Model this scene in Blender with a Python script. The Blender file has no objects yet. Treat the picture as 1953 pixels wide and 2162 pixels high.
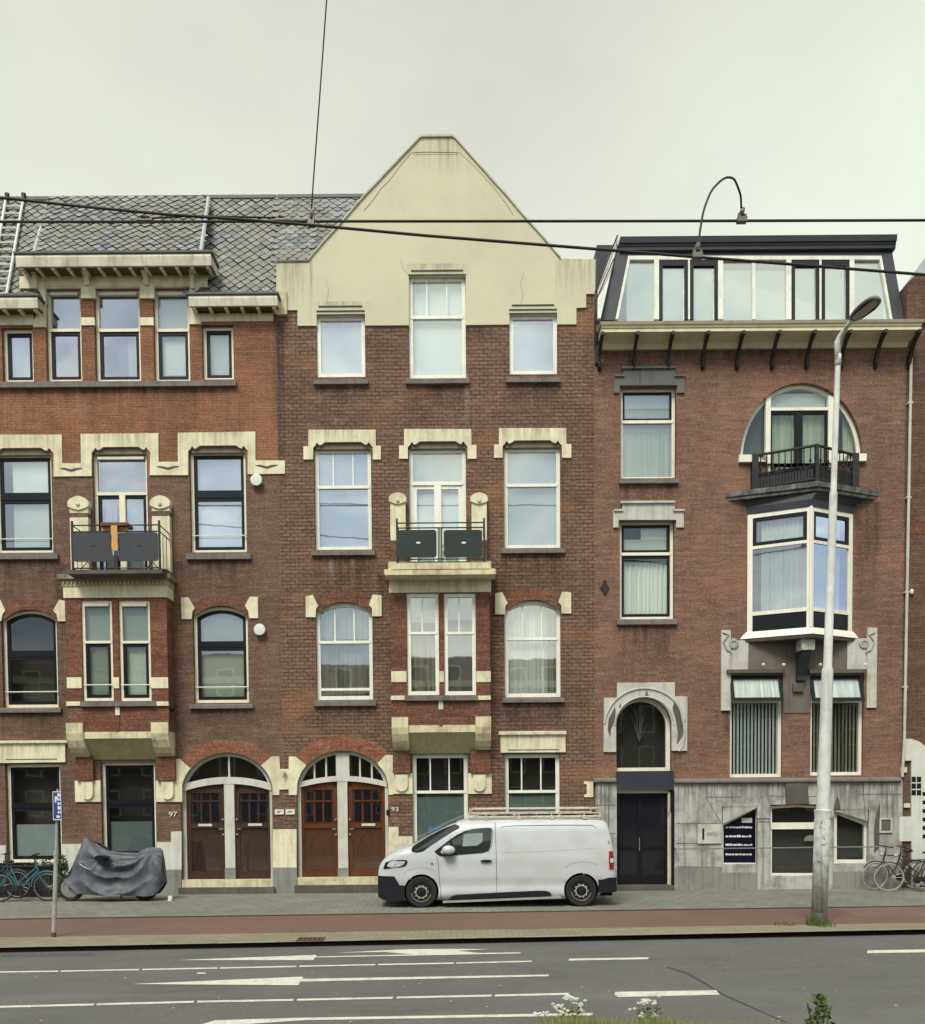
import bpy, bmesh, math, random
from mathutils import Vector, Matrix
random.seed(7)
SC = bpy.context.scene
COL = SC.collection
PI = math.pi
# ------------------------------------------------------------ camera
F, PX, PY = 1900.0, 976.0, 1752.0          # focal length and principal point of the 1953 x 2162 photograph
CAMP = Vector((0, -22, 2.35))
TILT, ROLL = math.radians(2.18), 0.008
fwd = Vector((0, math.cos(TILT), -math.sin(TILT)))
up0 = Vector((0, math.sin(TILT), math.cos(TILT)))
rt0 = Vector((1, 0, 0))
rt = rt0*math.cos(ROLL) - up0*math.sin(ROLL)
up = up0*math.cos(ROLL) + rt0*math.sin(ROLL)
cd = bpy.data.cameras.new('camera'); cam = bpy.data.objects.new('camera', cd); COL.objects.link(cam)
cam.matrix_world = Matrix(((rt.x, up.x, -fwd.x, CAMP.x), (rt.y, up.y, -fwd.y, CAMP.y), (rt.z, up.z, -fwd.z, CAMP.z), (0, 0, 0, 1)))
cd.sensor_fit = 'VERTICAL'; cd.sensor_height = 24; cd.lens = F/2162*24
cd.shift_y = (PY-1081)/2162; cd.shift_x = (976.5-PX)/2162
cd.clip_start = .1; cd.clip_end = 2000
SC.camera = cam
# ------------------------------------------------------------ world, sun, exposure
w = bpy.data.worlds.new("World"); SC.world = w; w.use_nodes = True
nt = w.node_tree; nt.nodes.clear()
N = nt.nodes.new; L = nt.links.new
out = N('ShaderNodeOutputWorld'); bg = N('ShaderNodeBackground'); L(bg.outputs[0], out.inputs[0])
SUN_EL, SUN_AZ = math.radians(52), math.radians(200)
sky = N('ShaderNodeTexSky'); sky.sky_type = 'NISHITA'; sky.sun_disc = False
sky.sun_elevation = SUN_EL; sky.sun_rotation = SUN_AZ
skm = N('ShaderNodeMix'); skm.data_type = 'RGBA'; skm.blend_type = 'MULTIPLY'; skm.inputs[0].default_value = 1
L(sky.outputs[0], skm.inputs[6]); skm.inputs[7].default_value = (.1, .1, .1, 1)
tc = N('ShaderNodeTexCoord'); mp = N('ShaderNodeMapping'); mp.inputs['Scale'].default_value = (1, 1, 1.6)
L(tc.outputs['Generated'], mp.inputs[0])
nz = N('ShaderNodeTexNoise'); nz.inputs['Scale'].default_value = 1.5; nz.inputs['Detail'].default_value = 5; nz.inputs['Roughness'].default_value = .5
L(mp.outputs[0], nz.inputs['Vector'])
cr = N('ShaderNodeValToRGB'); L(nz.outputs['Fac'], cr.inputs[0])
cr.color_ramp.elements[0].position = .30; cr.color_ramp.elements[0].color = (.315, .303, .262, 1)
cr.color_ramp.elements[1].position = .66; cr.color_ramp.elements[1].color = (.425, .452, .378, 1)
e = cr.color_ramp.elements.new(.5); e.color = (.375, .383, .32, 1)
mx = N('ShaderNodeMix'); mx.data_type = 'RGBA'; mx.inputs[0].default_value = .9
L(skm.outputs[2], mx.inputs[6])
# behind the camera the cloud cover breaks up into blue gaps; overhead it is a little darker
sepw = N('ShaderNodeSeparateXYZ'); L(tc.outputs['Generated'], sepw.inputs[0])
nz2 = N('ShaderNodeTexNoise'); nz2.inputs['Scale'].default_value = 3.6; nz2.inputs['Detail'].default_value = 6; nz2.inputs['Roughness'].default_value = .58; nz2.inputs['Distortion'].default_value = .6
L(mp.outputs[0], nz2.inputs['Vector'])
cr2 = N('ShaderNodeValToRGB'); L(nz2.outputs['Fac'], cr2.inputs[0])
cr2.color_ramp.elements[0].position = .40; cr2.color_ramp.elements[0].color = (.24, .275, .31, 1)
cr2.color_ramp.elements[1].position = .60; cr2.color_ramp.elements[1].color = (.62, .62, .53, 1)
e2 = cr2.color_ramp.elements.new(.49); e2.color = (.35, .385, .40, 1)
mrb = N('ShaderNodeMapRange'); L(sepw.outputs[1], mrb.inputs[0]); mrb.inputs[1].default_value = .05; mrb.inputs[2].default_value = -.25
mb2 = N('ShaderNodeMix'); mb2.data_type = 'RGBA'; L(mrb.outputs[0], mb2.inputs[0]); L(cr.outputs[0], mb2.inputs[6]); L(cr2.outputs[0], mb2.inputs[7])
mrz = N('ShaderNodeMapRange'); L(sepw.outputs[2], mrz.inputs[0]); mrz.inputs[1].default_value = .30; mrz.inputs[2].default_value = .72; mrz.inputs[3].default_value = 1.0; mrz.inputs[4].default_value = .80
mz2 = N('ShaderNodeMix'); mz2.data_type = 'RGBA'; mz2.blend_type = 'MULTIPLY'; mz2.inputs[0].default_value = 1
L(mb2.outputs[2], mz2.inputs[6]); L(mrz.outputs[0], mz2.inputs[7])
L(mz2.outputs[2], mx.inputs[7]); L(mx.outputs[2], bg.inputs[0])
bg.inputs[1].default_value = 1.0
sd = bpy.data.lights.new('sun', 'SUN'); sd.energy = 1.5; sd.angle = math.radians(25); sd.color = (1, .95, .84)
so = bpy.data.objects.new('sun', sd); COL.objects.link(so)
sdir = Vector((math.cos(SUN_EL)*math.sin(SUN_AZ), math.cos(SUN_EL)*math.cos(SUN_AZ), math.sin(SUN_EL)))
so.rotation_euler = sdir.to_track_quat('Z', 'Y').to_euler(); so.location = (0, -30, 40)
SC.view_settings.view_transform = 'Standard'; SC.view_settings.look = 'None'
SC.view_settings.exposure = 1.31; SC.view_settings.gamma = 1
SC.view_settings.use_curve_mapping = False

# ------------------------------------------------------------ geometry helpers
def ray(u, v):
    return rt*((u-PX)/F) + up*(-(v-PY)/F) + fwd
def P(u, v, y=0.0):
    """point of the upright plane Y=y at photograph position (u, v)"""
    d = ray(u, v); t = (y-CAMP.y)/d.y
    return CAMP + d*t
def G(u, v, z=0.0):
    d = ray(u, v); t = (z-CAMP.z)/d.z
    return CAMP + d*t
def RC(u0, v0, u1, v1, y=0.0):
    um, vm = (u0+u1)/2, (v0+v1)/2
    return P(u0, vm, y).x, P(u1, vm, y).x, P(um, v1, y).z, P(um, v0, y).z

def wloc(o):
    l = Vector((0, 0, 0))
    while o is not None:
        l += o.location; o = o.parent
    return l

class MB:
    def __init__(s): s.v = []; s.f = []; s.m = []
    def add(s, vs, fs, m=0):
        b = len(s.v); s.v += [tuple(p) for p in vs]
        for f in fs: s.f.append([b+i for i in f]); s.m.append(m)
        return s
    def box(s, x0, x1, y0, y1, z0, z1, m=0):
        if x0 > x1: x0, x1 = x1, x0
        if y0 > y1: y0, y1 = y1, y0
        if z0 > z1: z0, z1 = z1, z0
        return s.add([(x0,y0,z0),(x1,y0,z0),(x1,y1,z0),(x0,y1,z0),(x0,y0,z1),(x1,y0,z1),(x1,y1,z1),(x0,y1,z1)],
              [(0,3,2,1),(4,5,6,7),(0,1,5,4),(1,2,6,5),(2,3,7,6),(3,0,4,7)], m)
    def prism(s, pts, y0, y1, m=0):          # polygon in (x, z), extruded in y
        n = len(pts)
        vs = [(p[0], y0, p[1]) for p in pts] + [(p[0], y1, p[1]) for p in pts]
        return s.add(vs, [list(range(n)), list(range(2*n-1, n-1, -1))] + [(i, i+n, (i+1) % n+n, (i+1) % n) for i in range(n)], m)
    def prismx(s, pts, x0, x1, m=0):         # polygon in (y, z), extruded in x
        n = len(pts)
        vs = [(x0, p[0], p[1]) for p in pts] + [(x1, p[0], p[1]) for p in pts]
        return s.add(vs, [list(range(n)), list(range(2*n-1, n-1, -1))] + [(i, i+n, (i+1) % n+n, (i+1) % n) for i in range(n)], m)
    def prismz(s, pts, z0, z1, m=0, pts1=None):
        n = len(pts); q = pts1 or pts
        vs = [(p[0], p[1], z0) for p in pts] + [(p[0], p[1], z1) for p in q]
        return s.add(vs, [list(range(n)), list(range(2*n-1, n-1, -1))] + [(i, i+n, (i+1) % n+n, (i+1) % n) for i in range(n)], m)
    def ring(s, A, B, y0, y1, m=0):          # band between two outlines of equal count, in (x, z)
        n = len(A)
        vs = [(p[0], y0, p[1]) for p in A]+[(p[0], y0, p[1]) for p in B]+[(p[0], y1, p[1]) for p in A]+[(p[0], y1, p[1]) for p in B]
        fs = []
        for i in range(n):
            j = (i+1) % n
            fs += [(i, j, n+j, n+i), (2*n+i, 3*n+i, 3*n+j, 2*n+j), (n+i, n+j, 3*n+j, 3*n+i), (i, 2*n+i, 2*n+j, j)]
        return s.add(vs, fs, m)
    def tube(s, pts, r, n=6, m=0, r1=None, cap=True):
        pts = [Vector(p) for p in pts]; k = len(pts); vs = []
        for i, p in enumerate(pts):
            a = pts[max(0, i-1)]; b = pts[min(k-1, i+1)]; d = (b-a)
            if d.length < 1e-9: d = Vector((0, 0, 1))
            d.normalize()
            ref = Vector((0, 1, 0)) if abs(d.y) < .9 else Vector((1, 0, 0))
            e1 = d.cross(ref).normalized(); e2 = d.cross(e1)
            rr = r if r1 is None else r+(r1-r)*i/(k-1)
            if isinstance(r, (list, tuple)): rr = r[i]
            for j in range(n):
                a_ = 2*PI*j/n; vs.append(p+e1*rr*math.cos(a_)+e2*rr*math.sin(a_))
        fs = [(i*n+j, i*n+(j+1) % n, (i+1)*n+(j+1) % n, (i+1)*n+j) for i in range(k-1) for j in range(n)]
        if cap: fs += [list(range(n))[::-1], [(k-1)*n+j for j in range(n)]]
        return s.add(vs, fs, m)
    def lathe(s, prof, c, axis='z', n=20, m=0):   # prof [(r, h)]
        vs = []
        for r, h in prof:
            for j in range(n):
                a = 2*PI*j/n; q = (r*math.cos(a), r*math.sin(a))
                vs.append({'z': (c[0]+q[0], c[1]+q[1], c[2]+h), 'y': (c[0]+q[0], c[1]+h, c[2]+q[1]), 'x': (c[0]+h, c[1]+q[0], c[2]+q[1])}[axis])
        k = len(prof)
        fs = [(i*n+j, i*n+(j+1) % n, (i+1)*n+(j+1) % n, (i+1)*n+j) for i in range(k-1) for j in range(n)]
        fs += [list(range(n))[::-1], [(k-1)*n+j for j in range(n)]]
        return s.add(vs, fs, m)
    def blob(s, c, rx, ry, rz, n=10, m=0, jit=0):
        vs = []; k = n//2+1
        for i in range(k):
            t = PI*i/(k-1)
            for j in range(n):
                a = 2*PI*j/n; q = 1+random.uniform(-jit, jit)
                vs.append((c[0]+rx*math.sin(t)*math.cos(a)*q, c[1]+ry*math.sin(t)*math.sin(a)*q, c[2]+rz*math.cos(t)*q))
        fs = [(i*n+j, i*n+(j+1) % n, (i+1)*n+(j+1) % n, (i+1)*n+j) for i in range(k-1) for j in range(n)]
        return s.add(vs, fs, m)
    def build(s, name, mats, parent=None, smooth=False, local=False):
        me = bpy.data.meshes.new(name)
        off = Vector((0, 0, 0)) if (local or parent is None) else wloc(parent)
        me.from_pydata([tuple(Vector(p)-off) for p in s.v], [], s.f)
        if not isinstance(mats, (list, tuple)): mats = [mats]
        for m_ in mats: me.materials.append(m_)
        me.polygons.foreach_set('material_index', s.m)
        bm = bmesh.new(); bm.from_mesh(me)
        if smooth: bmesh.ops.remove_doubles(bm, verts=bm.verts, dist=1e-5)
        bmesh.ops.recalc_face_normals(bm, faces=bm.faces)
        bm.to_mesh(me); bm.free()
        if smooth: me.shade_smooth()
        o = bpy.data.objects.new(name, me); COL.objects.link(o)
        if parent is not None: o.parent = parent
        return o

def thing(name, label, cat, loc=(0, 0, 0), group=None):
    o = bpy.data.objects.new(name, None); COL.objects.link(o); o.location = loc
    o.empty_display_size = .3
    return tag(o, label, cat, group)
def tag(o, label=None, cat=None, group=None, kind=None):
    if label: o['label'] = label
    if cat: o['category'] = cat
    if group: o['group'] = group
    if kind: o['kind'] = kind
    return o
def sharp(o, ang=35):
    o.data.shade_smooth()
    try: o.data.set_sharp_from_angle(angle=math.radians(ang))
    except Exception: pass
    return o

# ------------------------------------------------------------ materials
class NT:
    def __init__(s, name):
        s.mat = bpy.data.materials.new(name); s.mat.use_nodes = True
        s.t = s.mat.node_tree; s.b = s.t.nodes['Principled BSDF']
    def n(s, typ, **kw):
        o = s.t.nodes.new(typ)
        for k, v in kw.items(): setattr(o, k, v)
        return o
    def l(s, a, b): s.t.links.new(a, b)
    def pos(s, obj=False):
        if obj: return s.n('ShaderNodeTexCoord').outputs['Object']
        return s.n('ShaderNodeNewGeometry').outputs['Position']
    def noise(s, vec, scale, detail=4, rough=.6, stretch=None):
        if stretch:
            mp_ = s.n('ShaderNodeMapping'); mp_.inputs['Scale'].default_value = stretch; s.l(vec, mp_.inputs[0]); vec = mp_.outputs[0]
        q = s.n('ShaderNodeTexNoise'); q.inputs['Scale'].default_value = scale; q.inputs['Detail'].default_value = detail
        q.inputs['Roughness'].default_value = rough; s.l(vec, q.inputs['Vector']); return q.outputs['Fac']
    def ramp(s, fac, a, b, lo=0, hi=1):
        q = s.n('ShaderNodeMapRange'); s.l(fac, q.inputs[0]); q.inputs[1].default_value = a; q.inputs[2].default_value = b
        q.inputs[3].default_value = lo; q.inputs[4].default_value = hi; return q.outputs[0]
    def mix(s, fac, a, b, mode='MIX'):
        q = s.n('ShaderNodeMix', data_type='RGBA', blend_type=mode)
        for i, x in ((0, fac), (6, a), (7, b)):
            if isinstance(x, (int, float)): q.inputs[i].default_value = x
            elif isinstance(x, tuple): q.inputs[i].default_value = (x[0], x[1], x[2], 1)
            else: s.l(x, q.inputs[i])
        return q.outputs[2]
    def math(s, op, a, b=0.0):
        q = s.n('ShaderNodeMath', operation=op)
        for i, x in ((0, a), (1, b)):
            if isinstance(x, (int, float)): q.inputs[i].default_value = x
            else: s.l(x, q.inputs[i])
        return q.outputs[0]
    def bump(s, h, strength=.3, dist=.01):
        q = s.n('ShaderNodeBump'); q.inputs['Strength'].default_value = strength; q.inputs['Distance'].default_value = dist
        s.l(h, q.inputs['Height']); s.l(q.outputs[0], s.b.inputs['Normal'])
    def col(s, c):
        if isinstance(c, tuple): s.b.inputs['Base Color'].default_value = (c[0], c[1], c[2], 1)
        else: s.l(c, s.b.inputs['Base Color'])
    def fin(s, rough=.7, metal=0, spec=.3):
        s.b.inputs['Roughness'].default_value = rough; s.b.inputs['Metallic'].default_value = metal
        s.b.inputs['Specular IOR Level'].default_value = spec; return s.mat

def paint(name, c, dirt=(.25, .22, .14), amt=.35, rough=.6, scale=1.2, streak=True, obj=False, metal=0, spec=.3, bmp=.15, fine=.12):
    m = NT(name); p = m.pos(obj)
    c1 = m.noise(p, scale, 5, .65)
    base = m.mix(m.ramp(c1, .45, .8, 0, amt), c, dirt)
    if streak:
        s_ = m.noise(p, 1.0, 4, .6, (9, 9, .5))
        base = m.mix(m.ramp(s_, .5, .8, 0, amt*.9), base, tuple(x*.8 for x in dirt))
    f = m.noise(p, 45, 3, .6)
    base = m.mix(m.ramp(f, .3, .7, 0, fine), base, tuple(x*.45 for x in c))
    m.col(base)
    if bmp: m.bump(f, bmp, .006)
    return m.fin(rough, metal, spec)

def brick(name, c1, c2, mortar, soot=(.05, .038, .03), soot_amt=.6, rh=.066, bw=.215, ms=.009, zone=None, bmp=.5, streak=.5, patch=None, stains=(), pale=()):
    m = NT(name); p = m.pos()
    sp = m.n('ShaderNodeSeparateXYZ'); m.l(p, sp.inputs[0])
    cb = m.n('ShaderNodeCombineXYZ'); m.l(m.math('ADD', sp.outputs[0], sp.outputs[1]), cb.inputs[0]); m.l(sp.outputs[2], cb.inputs[1])
    bt = m.n('ShaderNodeTexBrick'); m.l(cb.outputs[0], bt.inputs['Vector'])
    bt.inputs['Scale'].default_value = 1; bt.inputs['Brick Width'].default_value = bw; bt.inputs['Row Height'].default_value = rh
    bt.inputs['Mortar Size'].default_value = ms; bt.inputs['Mortar Smooth'].default_value = .2; bt.inputs['Bias'].default_value = -.1
    bt.inputs['Color1'].default_value = (*c1, 1); bt.inputs['Color2'].default_value = (*c2, 1); bt.inputs['Mortar'].default_value = (*mortar, 1)
    base = m.mix(m.ramp(m.noise(p, 2.2, 5, .8), .38, .68, .0, .6), bt.outputs['Color'], m.mix(m.noise(p, 12, 3, .8), c1, c2))
    if zone:                                  # a different brick above a height
        zc, ca, soft = zone
        zz = m.math('ADD', sp.outputs[2], m.math('MULTIPLY', m.noise(p, .8, 4), soft*2))
        base = m.mix(m.ramp(zz, zc+soft-.25*soft, zc+soft+.4*soft, 0, .92), base, m.mix(m.ramp(bt.outputs['Fac'], 0, 1), m.mix(m.noise(p, 3, 6, .8), ca, tuple(x*.6 for x in ca)), mortar))
    n1 = m.noise(p, .55, 6, .62)
    base = m.mix(m.ramp(n1, .42, .72, 0, soot_amt), base, soot)
    n2 = m.noise(p, .9, 5, .6, (5.5, 5.5, .55))
    base = m.mix(m.ramp(n2, .52, .78, 0, streak), base, soot)
    n3 = m.noise(p, 9, 5, .75)
    base = m.mix(m.ramp(n3, .55, .8, 0, .45), base, (.42, .30, .20))
    if patch: base = m.mix(m.ramp(m.noise(p, .35, 2, .5, (1, 1, 2.6)), .56, .64, 0, .55), base, patch)
    n5 = m.noise(p, 1.0, 3, .7, (1.6, 1.6, 15))
    base = m.mix(m.ramp(n5, .52, .75, 0, .55), base, tuple(min(1, x*1.55+.03) for x in c1))
    base = m.mix(m.ramp(n5, .30, .48, .5, 0), base, tuple(x*.5 for x in c2))
    n6 = m.noise(p, 2.6, 6, .8)
    base = m.mix(m.ramp(n6, .5, .75, 0, .4), base, (.30, .24, .19))
    def stain_glare_mask(items):
        tot = None
        for xc, hw, zt, ln in items:
            a_ = m.ramp(m.math('ABSOLUTE', m.math('SUBTRACT', sp.outputs[0], xc)), hw*.7, hw*1.15, 1, 0)
            b_ = m.ramp(sp.outputs[2], zt-ln, zt-ln*.05, 0, 1); c_ = m.math('LESS_THAN', sp.outputs[2], zt)
            k_ = m.math('MULTIPLY', m.math('MULTIPLY', a_, b_), c_); tot = k_ if tot is None else m.math('MAXIMUM', tot, k_)
        return tot
    if stains:
        st = m.ramp(m.noise(p, 1.0, 5, .65, (5, 5, .8)), .38, .62, .15, 1)
        base = m.mix(m.math('MULTIPLY', m.math('MULTIPLY', stain_glare_mask(stains), st), .85), base, tuple(x*.75 for x in soot))
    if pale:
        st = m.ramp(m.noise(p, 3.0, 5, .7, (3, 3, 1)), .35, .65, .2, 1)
        base = m.mix(m.math('MULTIPLY', m.math('MULTIPLY', stain_glare_mask(pale), st), .6), base, (.42, .40, .38))
    n7 = m.noise(p, 15, 4, .85)
    base = m.mix(m.ramp(n7, .54, .72, 0, .55), base, tuple(min(1, x*1.9+.04) for x in c1))
    n4 = m.noise(p, 26, 4, .8)
    base = m.mix(m.ramp(n4, .38, .56, .6, 0), base, (.03, .022, .018))
    m.col(base)
    m.bump(m.math('ADD', m.math('MULTIPLY', bt.outputs['Fac'], -1.0), m.math('MULTIPLY', n4, 1.2)), bmp, .012)
    return m.fin(.88, 0, .15)

M = {}
def SX(*rows):      # stains and the painted glare streak given by photograph positions: centre column, half width, top row, length in rows
    return [(P(u, v, 0).x, hw/86.4, P(u, v, 0).z, ln/86.4) for u, hw, v, ln in rows]
st1 = SX((250, 260, 818, 40), (55, 70, 1182, 90), (462, 70, 1181, 95), (160, 60, 1190, 110), (372, 20, 1185, 70), (62, 66, 1503, 70), (467, 68, 1495, 45), (150, 30, 1240, 110), (582, 12, 640, 300))
st2 = SX((724, 66, 1172, 110), (1125, 68, 1168, 110), (720, 58, 811, 35), (924, 67, 811, 60), (1126, 58, 807, 70), (728, 66, 1491, 40), (1127, 66, 1484, 90), (815, 20, 1215, 100), (1048, 22, 1210, 100), (1000, 40, 690, 40), (590, 10, 680, 500))
st3 = SX((1370, 66, 1020, 60), (1366, 66, 1320, 110), (1690, 150, 1060, 80), (1830, 30, 1060, 260), (1490, 240, 740, 30), (1530, 20, 1500, 90))
M['brick1'] = brick('brick dark brown', (.205, .122, .082), (.15, .09, .064), (.14, .10, .075), zone=(P(460, 1003).z, (.46, .185, .085), .12), soot_amt=.6, ms=.006, stains=st1)
M['brick2'] = brick('brick brown rough', (.265, .155, .10), (.175, .102, .07), (.065, .046, .036), ms=.014, bmp=1.0, soot_amt=.5, rh=.088, bw=.20, patch=(.33, .155, .078), stains=st2, pale=SX((985, 5, 790, 130), (700, 5, 1180, 60), (744, 5, 1180, 60)))  # first pale streak is glare painted into the brick colour
M['brick3'] = brick('brick warm brown', (.275, .148, .098), (.18, .100, .068), (.235, .155, .11), ms=.006, soot_amt=.42, streak=.4, patch=(.30, .15, .10), stains=st3)
M['brick4'] = brick('brick far house', (.17, .085, .06), (.12, .06, .045), (.10, .07, .05), soot_amt=.6)
M['brick_red'] = brick('brick red', (.225, .088, .052), (.16, .062, .04), (.12, .065, .045), soot_amt=.45, ms=.006)
M['brick_arch'] = brick('brick orange arch', (.33, .135, .07), (.24, .095, .055), (.15, .08, .055), rh=.21, bw=.062, soot_amt=.35, ms=.006)
M['brick_side'] = brick('brick side wall', (.16, .09, .06), (.12, .07, .05), (.09, .07, .055))
M['cream'] = paint('cream paint', (.72, .685, .48), (.24, .20, .12), .6, .65, 2.2, fine=.2)
M['cream_worn'] = paint('worn cream paint', (.62, .57, .37), (.15, .12, .07), .75, .7, 2.5)
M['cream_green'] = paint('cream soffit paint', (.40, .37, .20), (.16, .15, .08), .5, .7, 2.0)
M['gable'] = paint('pale render', (.57, .55, .39), (.38, .355, .24), .42, .8, .55, streak=False, fine=.2)
M['white'] = paint('white window paint', (.80, .81, .72), (.35, .34, .26), .3, .45, 2)
M['white3'] = paint('off white paint', (.78, .76, .65), (.4, .36, .28), .3, .5, 2)
M['frame1'] = paint('ivory window paint', (.76, .73, .57), (.35, .3, .2), .3, .5, 2)
M['black'] = paint('black sash paint', (.008, .009, .013), (.02, .02, .02), .3, .4, 2, spec=.2)
M['anthracite'] = paint('anthracite zinc', (.030, .033, .043), (.07, .07, .07), .4, .5, 1.5, spec=.3)
M['stone'] = paint('grey stone', (.43, .425, .39), (.07, .066, .058), .95, .8, 2.4, bmp=.5)
M['stone_light'] = paint('light grey stone', (.50, .49, .43), (.17, .16, .14), .6, .8, 2.5, bmp=.4)
M['stone_dark'] = paint('dark soot stone', (.085, .075, .066), (.20, .18, .15), .5, .85, 2.0, bmp=.4)
M['sillstone'] = paint('sill stone', (.17, .155, .145), (.06, .05, .045), .7, .8, 3, bmp=.4)
M['render_dark'] = paint('taupe render', (.16, .135, .115), (.07, .06, .05), .7, .85, 1.5)
M['plinth'] = paint('stone plinth', (.24, .24, .215), (.09, .085, .07), .7, .85, 1.5, bmp=.4)
M['plinth_white'] = paint('white plinth paint', (.60, .61, .54), (.3, .29, .22), .5, .7, 1.5)
M['moss'] = paint('mossy ledge', (.15, .125, .085), (.5, .47, .34), .75, .85, 7)
M['door_white'] = paint('greyed door frame paint', (.56, .56, .48), (.22, .21, .17), .5, .6, 2)
M['recess_shade'] = paint('shade toned recess', (.17, .15, .10), (.07, .06, .05), .6, .8, 5)
M['lead'] = paint('lead strip', (.42, .44, .46), (.2, .2, .2), .5, .5, 3)
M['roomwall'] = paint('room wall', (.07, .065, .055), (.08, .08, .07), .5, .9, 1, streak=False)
M['door_dark'] = paint('maroon door', (.058, .027, .021), (.025, .014, .012), .6, .35, 2.5, spec=.45)
M['door_red'] = paint('varnished door', (.12, .038, .014), (.055, .02, .01), .75, .28, 2.2, spec=.5)
M['metal'] = paint('grey metal', (.42, .42, .38), (.2, .19, .15), .5, .45, 3, metal=.4)
M['brass'] = paint('pale plate', (.6, .6, .52), (.3, .3, .25), .4, .4, 3)
M['iron'] = paint('black iron', (.010, .010, .012), (.06, .05, .04), .5, .5, 6, spec=.4)
M['steel'] = paint('dull steel', (.35, .35, .34), (.15, .13, .1), .5, .4, 8, metal=.6)
M['panel_grey'] = paint('grey balcony board', (.05, .055, .066), (.09, .09, .09), .3, .65, 2, spec=.2)
M['panel_green'] = paint('green grey balcony board', (.028, .037, .034), (.06, .07, .06), .3, .6, 2, spec=.2)
M['wood_y'] = paint('yellow wood', (.55, .31, .11), (.3, .14, .04), .4, .6, 5, spec=.3)
M['wood_b'] = paint('brown wood', (.13, .05, .03), (.05, .02, .015), .4, .5, 5)
M['blind'] = paint('pale blind', (.66, .74, .74), (.5, .58, .6), .4, .9, 1.0, streak=False, fine=.05)
M['blind_w'] = paint('white blind', (.74, .80, .76), (.6, .66, .62), .3, .9, 1.5, streak=False, fine=.05)
M['blind_g'] = paint('grey green blind', (.44, .49, .41), (.33, .38, .32), .4, .9, 1.5, streak=False, fine=.1)
M['film'] = paint('window reflection tint', (.21, .265, .255), (.32, .37, .34), .5, .7, 1.2, streak=False, fine=.05)
M['box_w'] = paint('shade box', (.68, .66, .56), (.4, .36, .28), .2, .6, 3)
M['white_blob'] = paint('white plastic', (.66, .67, .63), (.5, .5, .46), .2, .5, 4)
M['posterblue'] = paint('blue poster', (.10, .32, .52), (.6, .66, .66), .8, .5, 9, streak=False)
M['sign_blue'] = paint('sign blue', (.006, .02, .22), (.006, .015, .12), .2, .35, 4, spec=.5)
M['shop_blue'] = paint('navy shop foil', (.002, .003, .014), (.003, .005, .03), .5, .2, 3, spec=.5)

def cloth(name, c, c2, dens=34, amt=.6):
    m = NT(name); p = m.pos()
    s_ = m.noise(p, 1.0, 3, .6, (dens, 2, .35))
    m.col(m.mix(m.ramp(s_, .35, .65, 0, amt), c, c2)); return m.fin(.9, 0, .1)
M['curtain'] = cloth('white net curtain', (.68, .72, .66), (.36, .38, .34))
M['curtain_b'] = cloth('beige curtain', (.42, .39, .30), (.12, .10, .075), 16, .9)
M['curtain_y'] = cloth('yellow green curtain', (.62, .68, .50), (.34, .40, .26), 14)
M['curtain_d'] = cloth('heavy beige curtain', (.50, .47, .37), (.14, .13, .10), 12, .85)

def glassm(name, fac=.22, tint=(.82, .9, 1), wob=.12):
    m = NT(name); t = m.t; t.nodes.remove(m.b)
    o = [x for x in t.nodes if x.type == 'OUTPUT_MATERIAL'][0]
    g = m.n('ShaderNodeBsdfGlossy'); g.inputs['Roughness'].default_value = .02; g.inputs['Color'].default_value = (*tint, 1)
    tr = m.n('ShaderNodeBsdfTransparent'); tr.inputs[0].default_value = (.86, .9, .88, 1)
    lw = m.n('ShaderNodeLayerWeight'); lw.inputs[0].default_value = .25
    f = m.math('ADD', m.ramp(lw.outputs['Fresnel'], 0, 1, fac, .75), 0.0)
    nz_ = m.noise(m.pos(), 1.6, 2, .5)
    b = m.n('ShaderNodeBump'); b.inputs['Strength'].default_value = wob; b.inputs['Distance'].default_value = .02; m.l(nz_, b.inputs['Height'])
    m.l(b.outputs[0], g.inputs['Normal'])
    ms_ = m.n('ShaderNodeMixShader'); m.l(f, ms_.inputs[0]); m.l(tr.outputs[0], ms_.inputs[1]); m.l(g.outputs[0], ms_.inputs[2])
    m.l(ms_.outputs[0], o.inputs[0]); return m.mat
M['glass'] = glassm('window glass', .30, (.95, .97, .97), .04)
M['glass_b'] = glassm('coated window glass', .46, (.88, .92, 1.0), .04)
M['glass_side'] = glassm('side pane glass', .12, (.55, .64, .80), .03)
M['glass_d'] = glassm('plain dark glass', .085, (.9, .93, .95), .04)

def add_stains(mat, rows, col, amt=.7):
    t = mat.node_tree; b = t.nodes['Principled BSDF']; src = b.inputs['Base Color'].links[0].from_socket
    h = NT.__new__(NT); h.mat = mat; h.t = t; h.b = b
    p = h.pos(); sp = h.n('ShaderNodeSeparateXYZ'); h.l(p, sp.inputs[0]); tot = None
    for u, hw, v, ln in rows:
        c = P(u, v, 0); xc, hw, zt, ln = c.x, hw/86.4, c.z, ln/86.4
        a_ = h.ramp(h.math('ABSOLUTE', h.math('SUBTRACT', sp.outputs[0], xc)), hw*.5, hw*1.15, 1, 0)
        b_ = h.ramp(sp.outputs[2], zt-ln, zt, 0, 1); c_ = h.math('LESS_THAN', sp.outputs[2], zt+.02)
        k_ = h.math('MULTIPLY', h.math('MULTIPLY', a_, b_), c_); tot = k_ if tot is None else h.math('MAXIMUM', tot, k_)
    st = h.ramp(h.noise(p, 1.0, 5, .7, (14, 14, .7)), .40, .66, 0, 1)
    h.col(h.mix(h.math('MULTIPLY', h.math('MULTIPLY', tot, st), amt), src, col))
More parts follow.
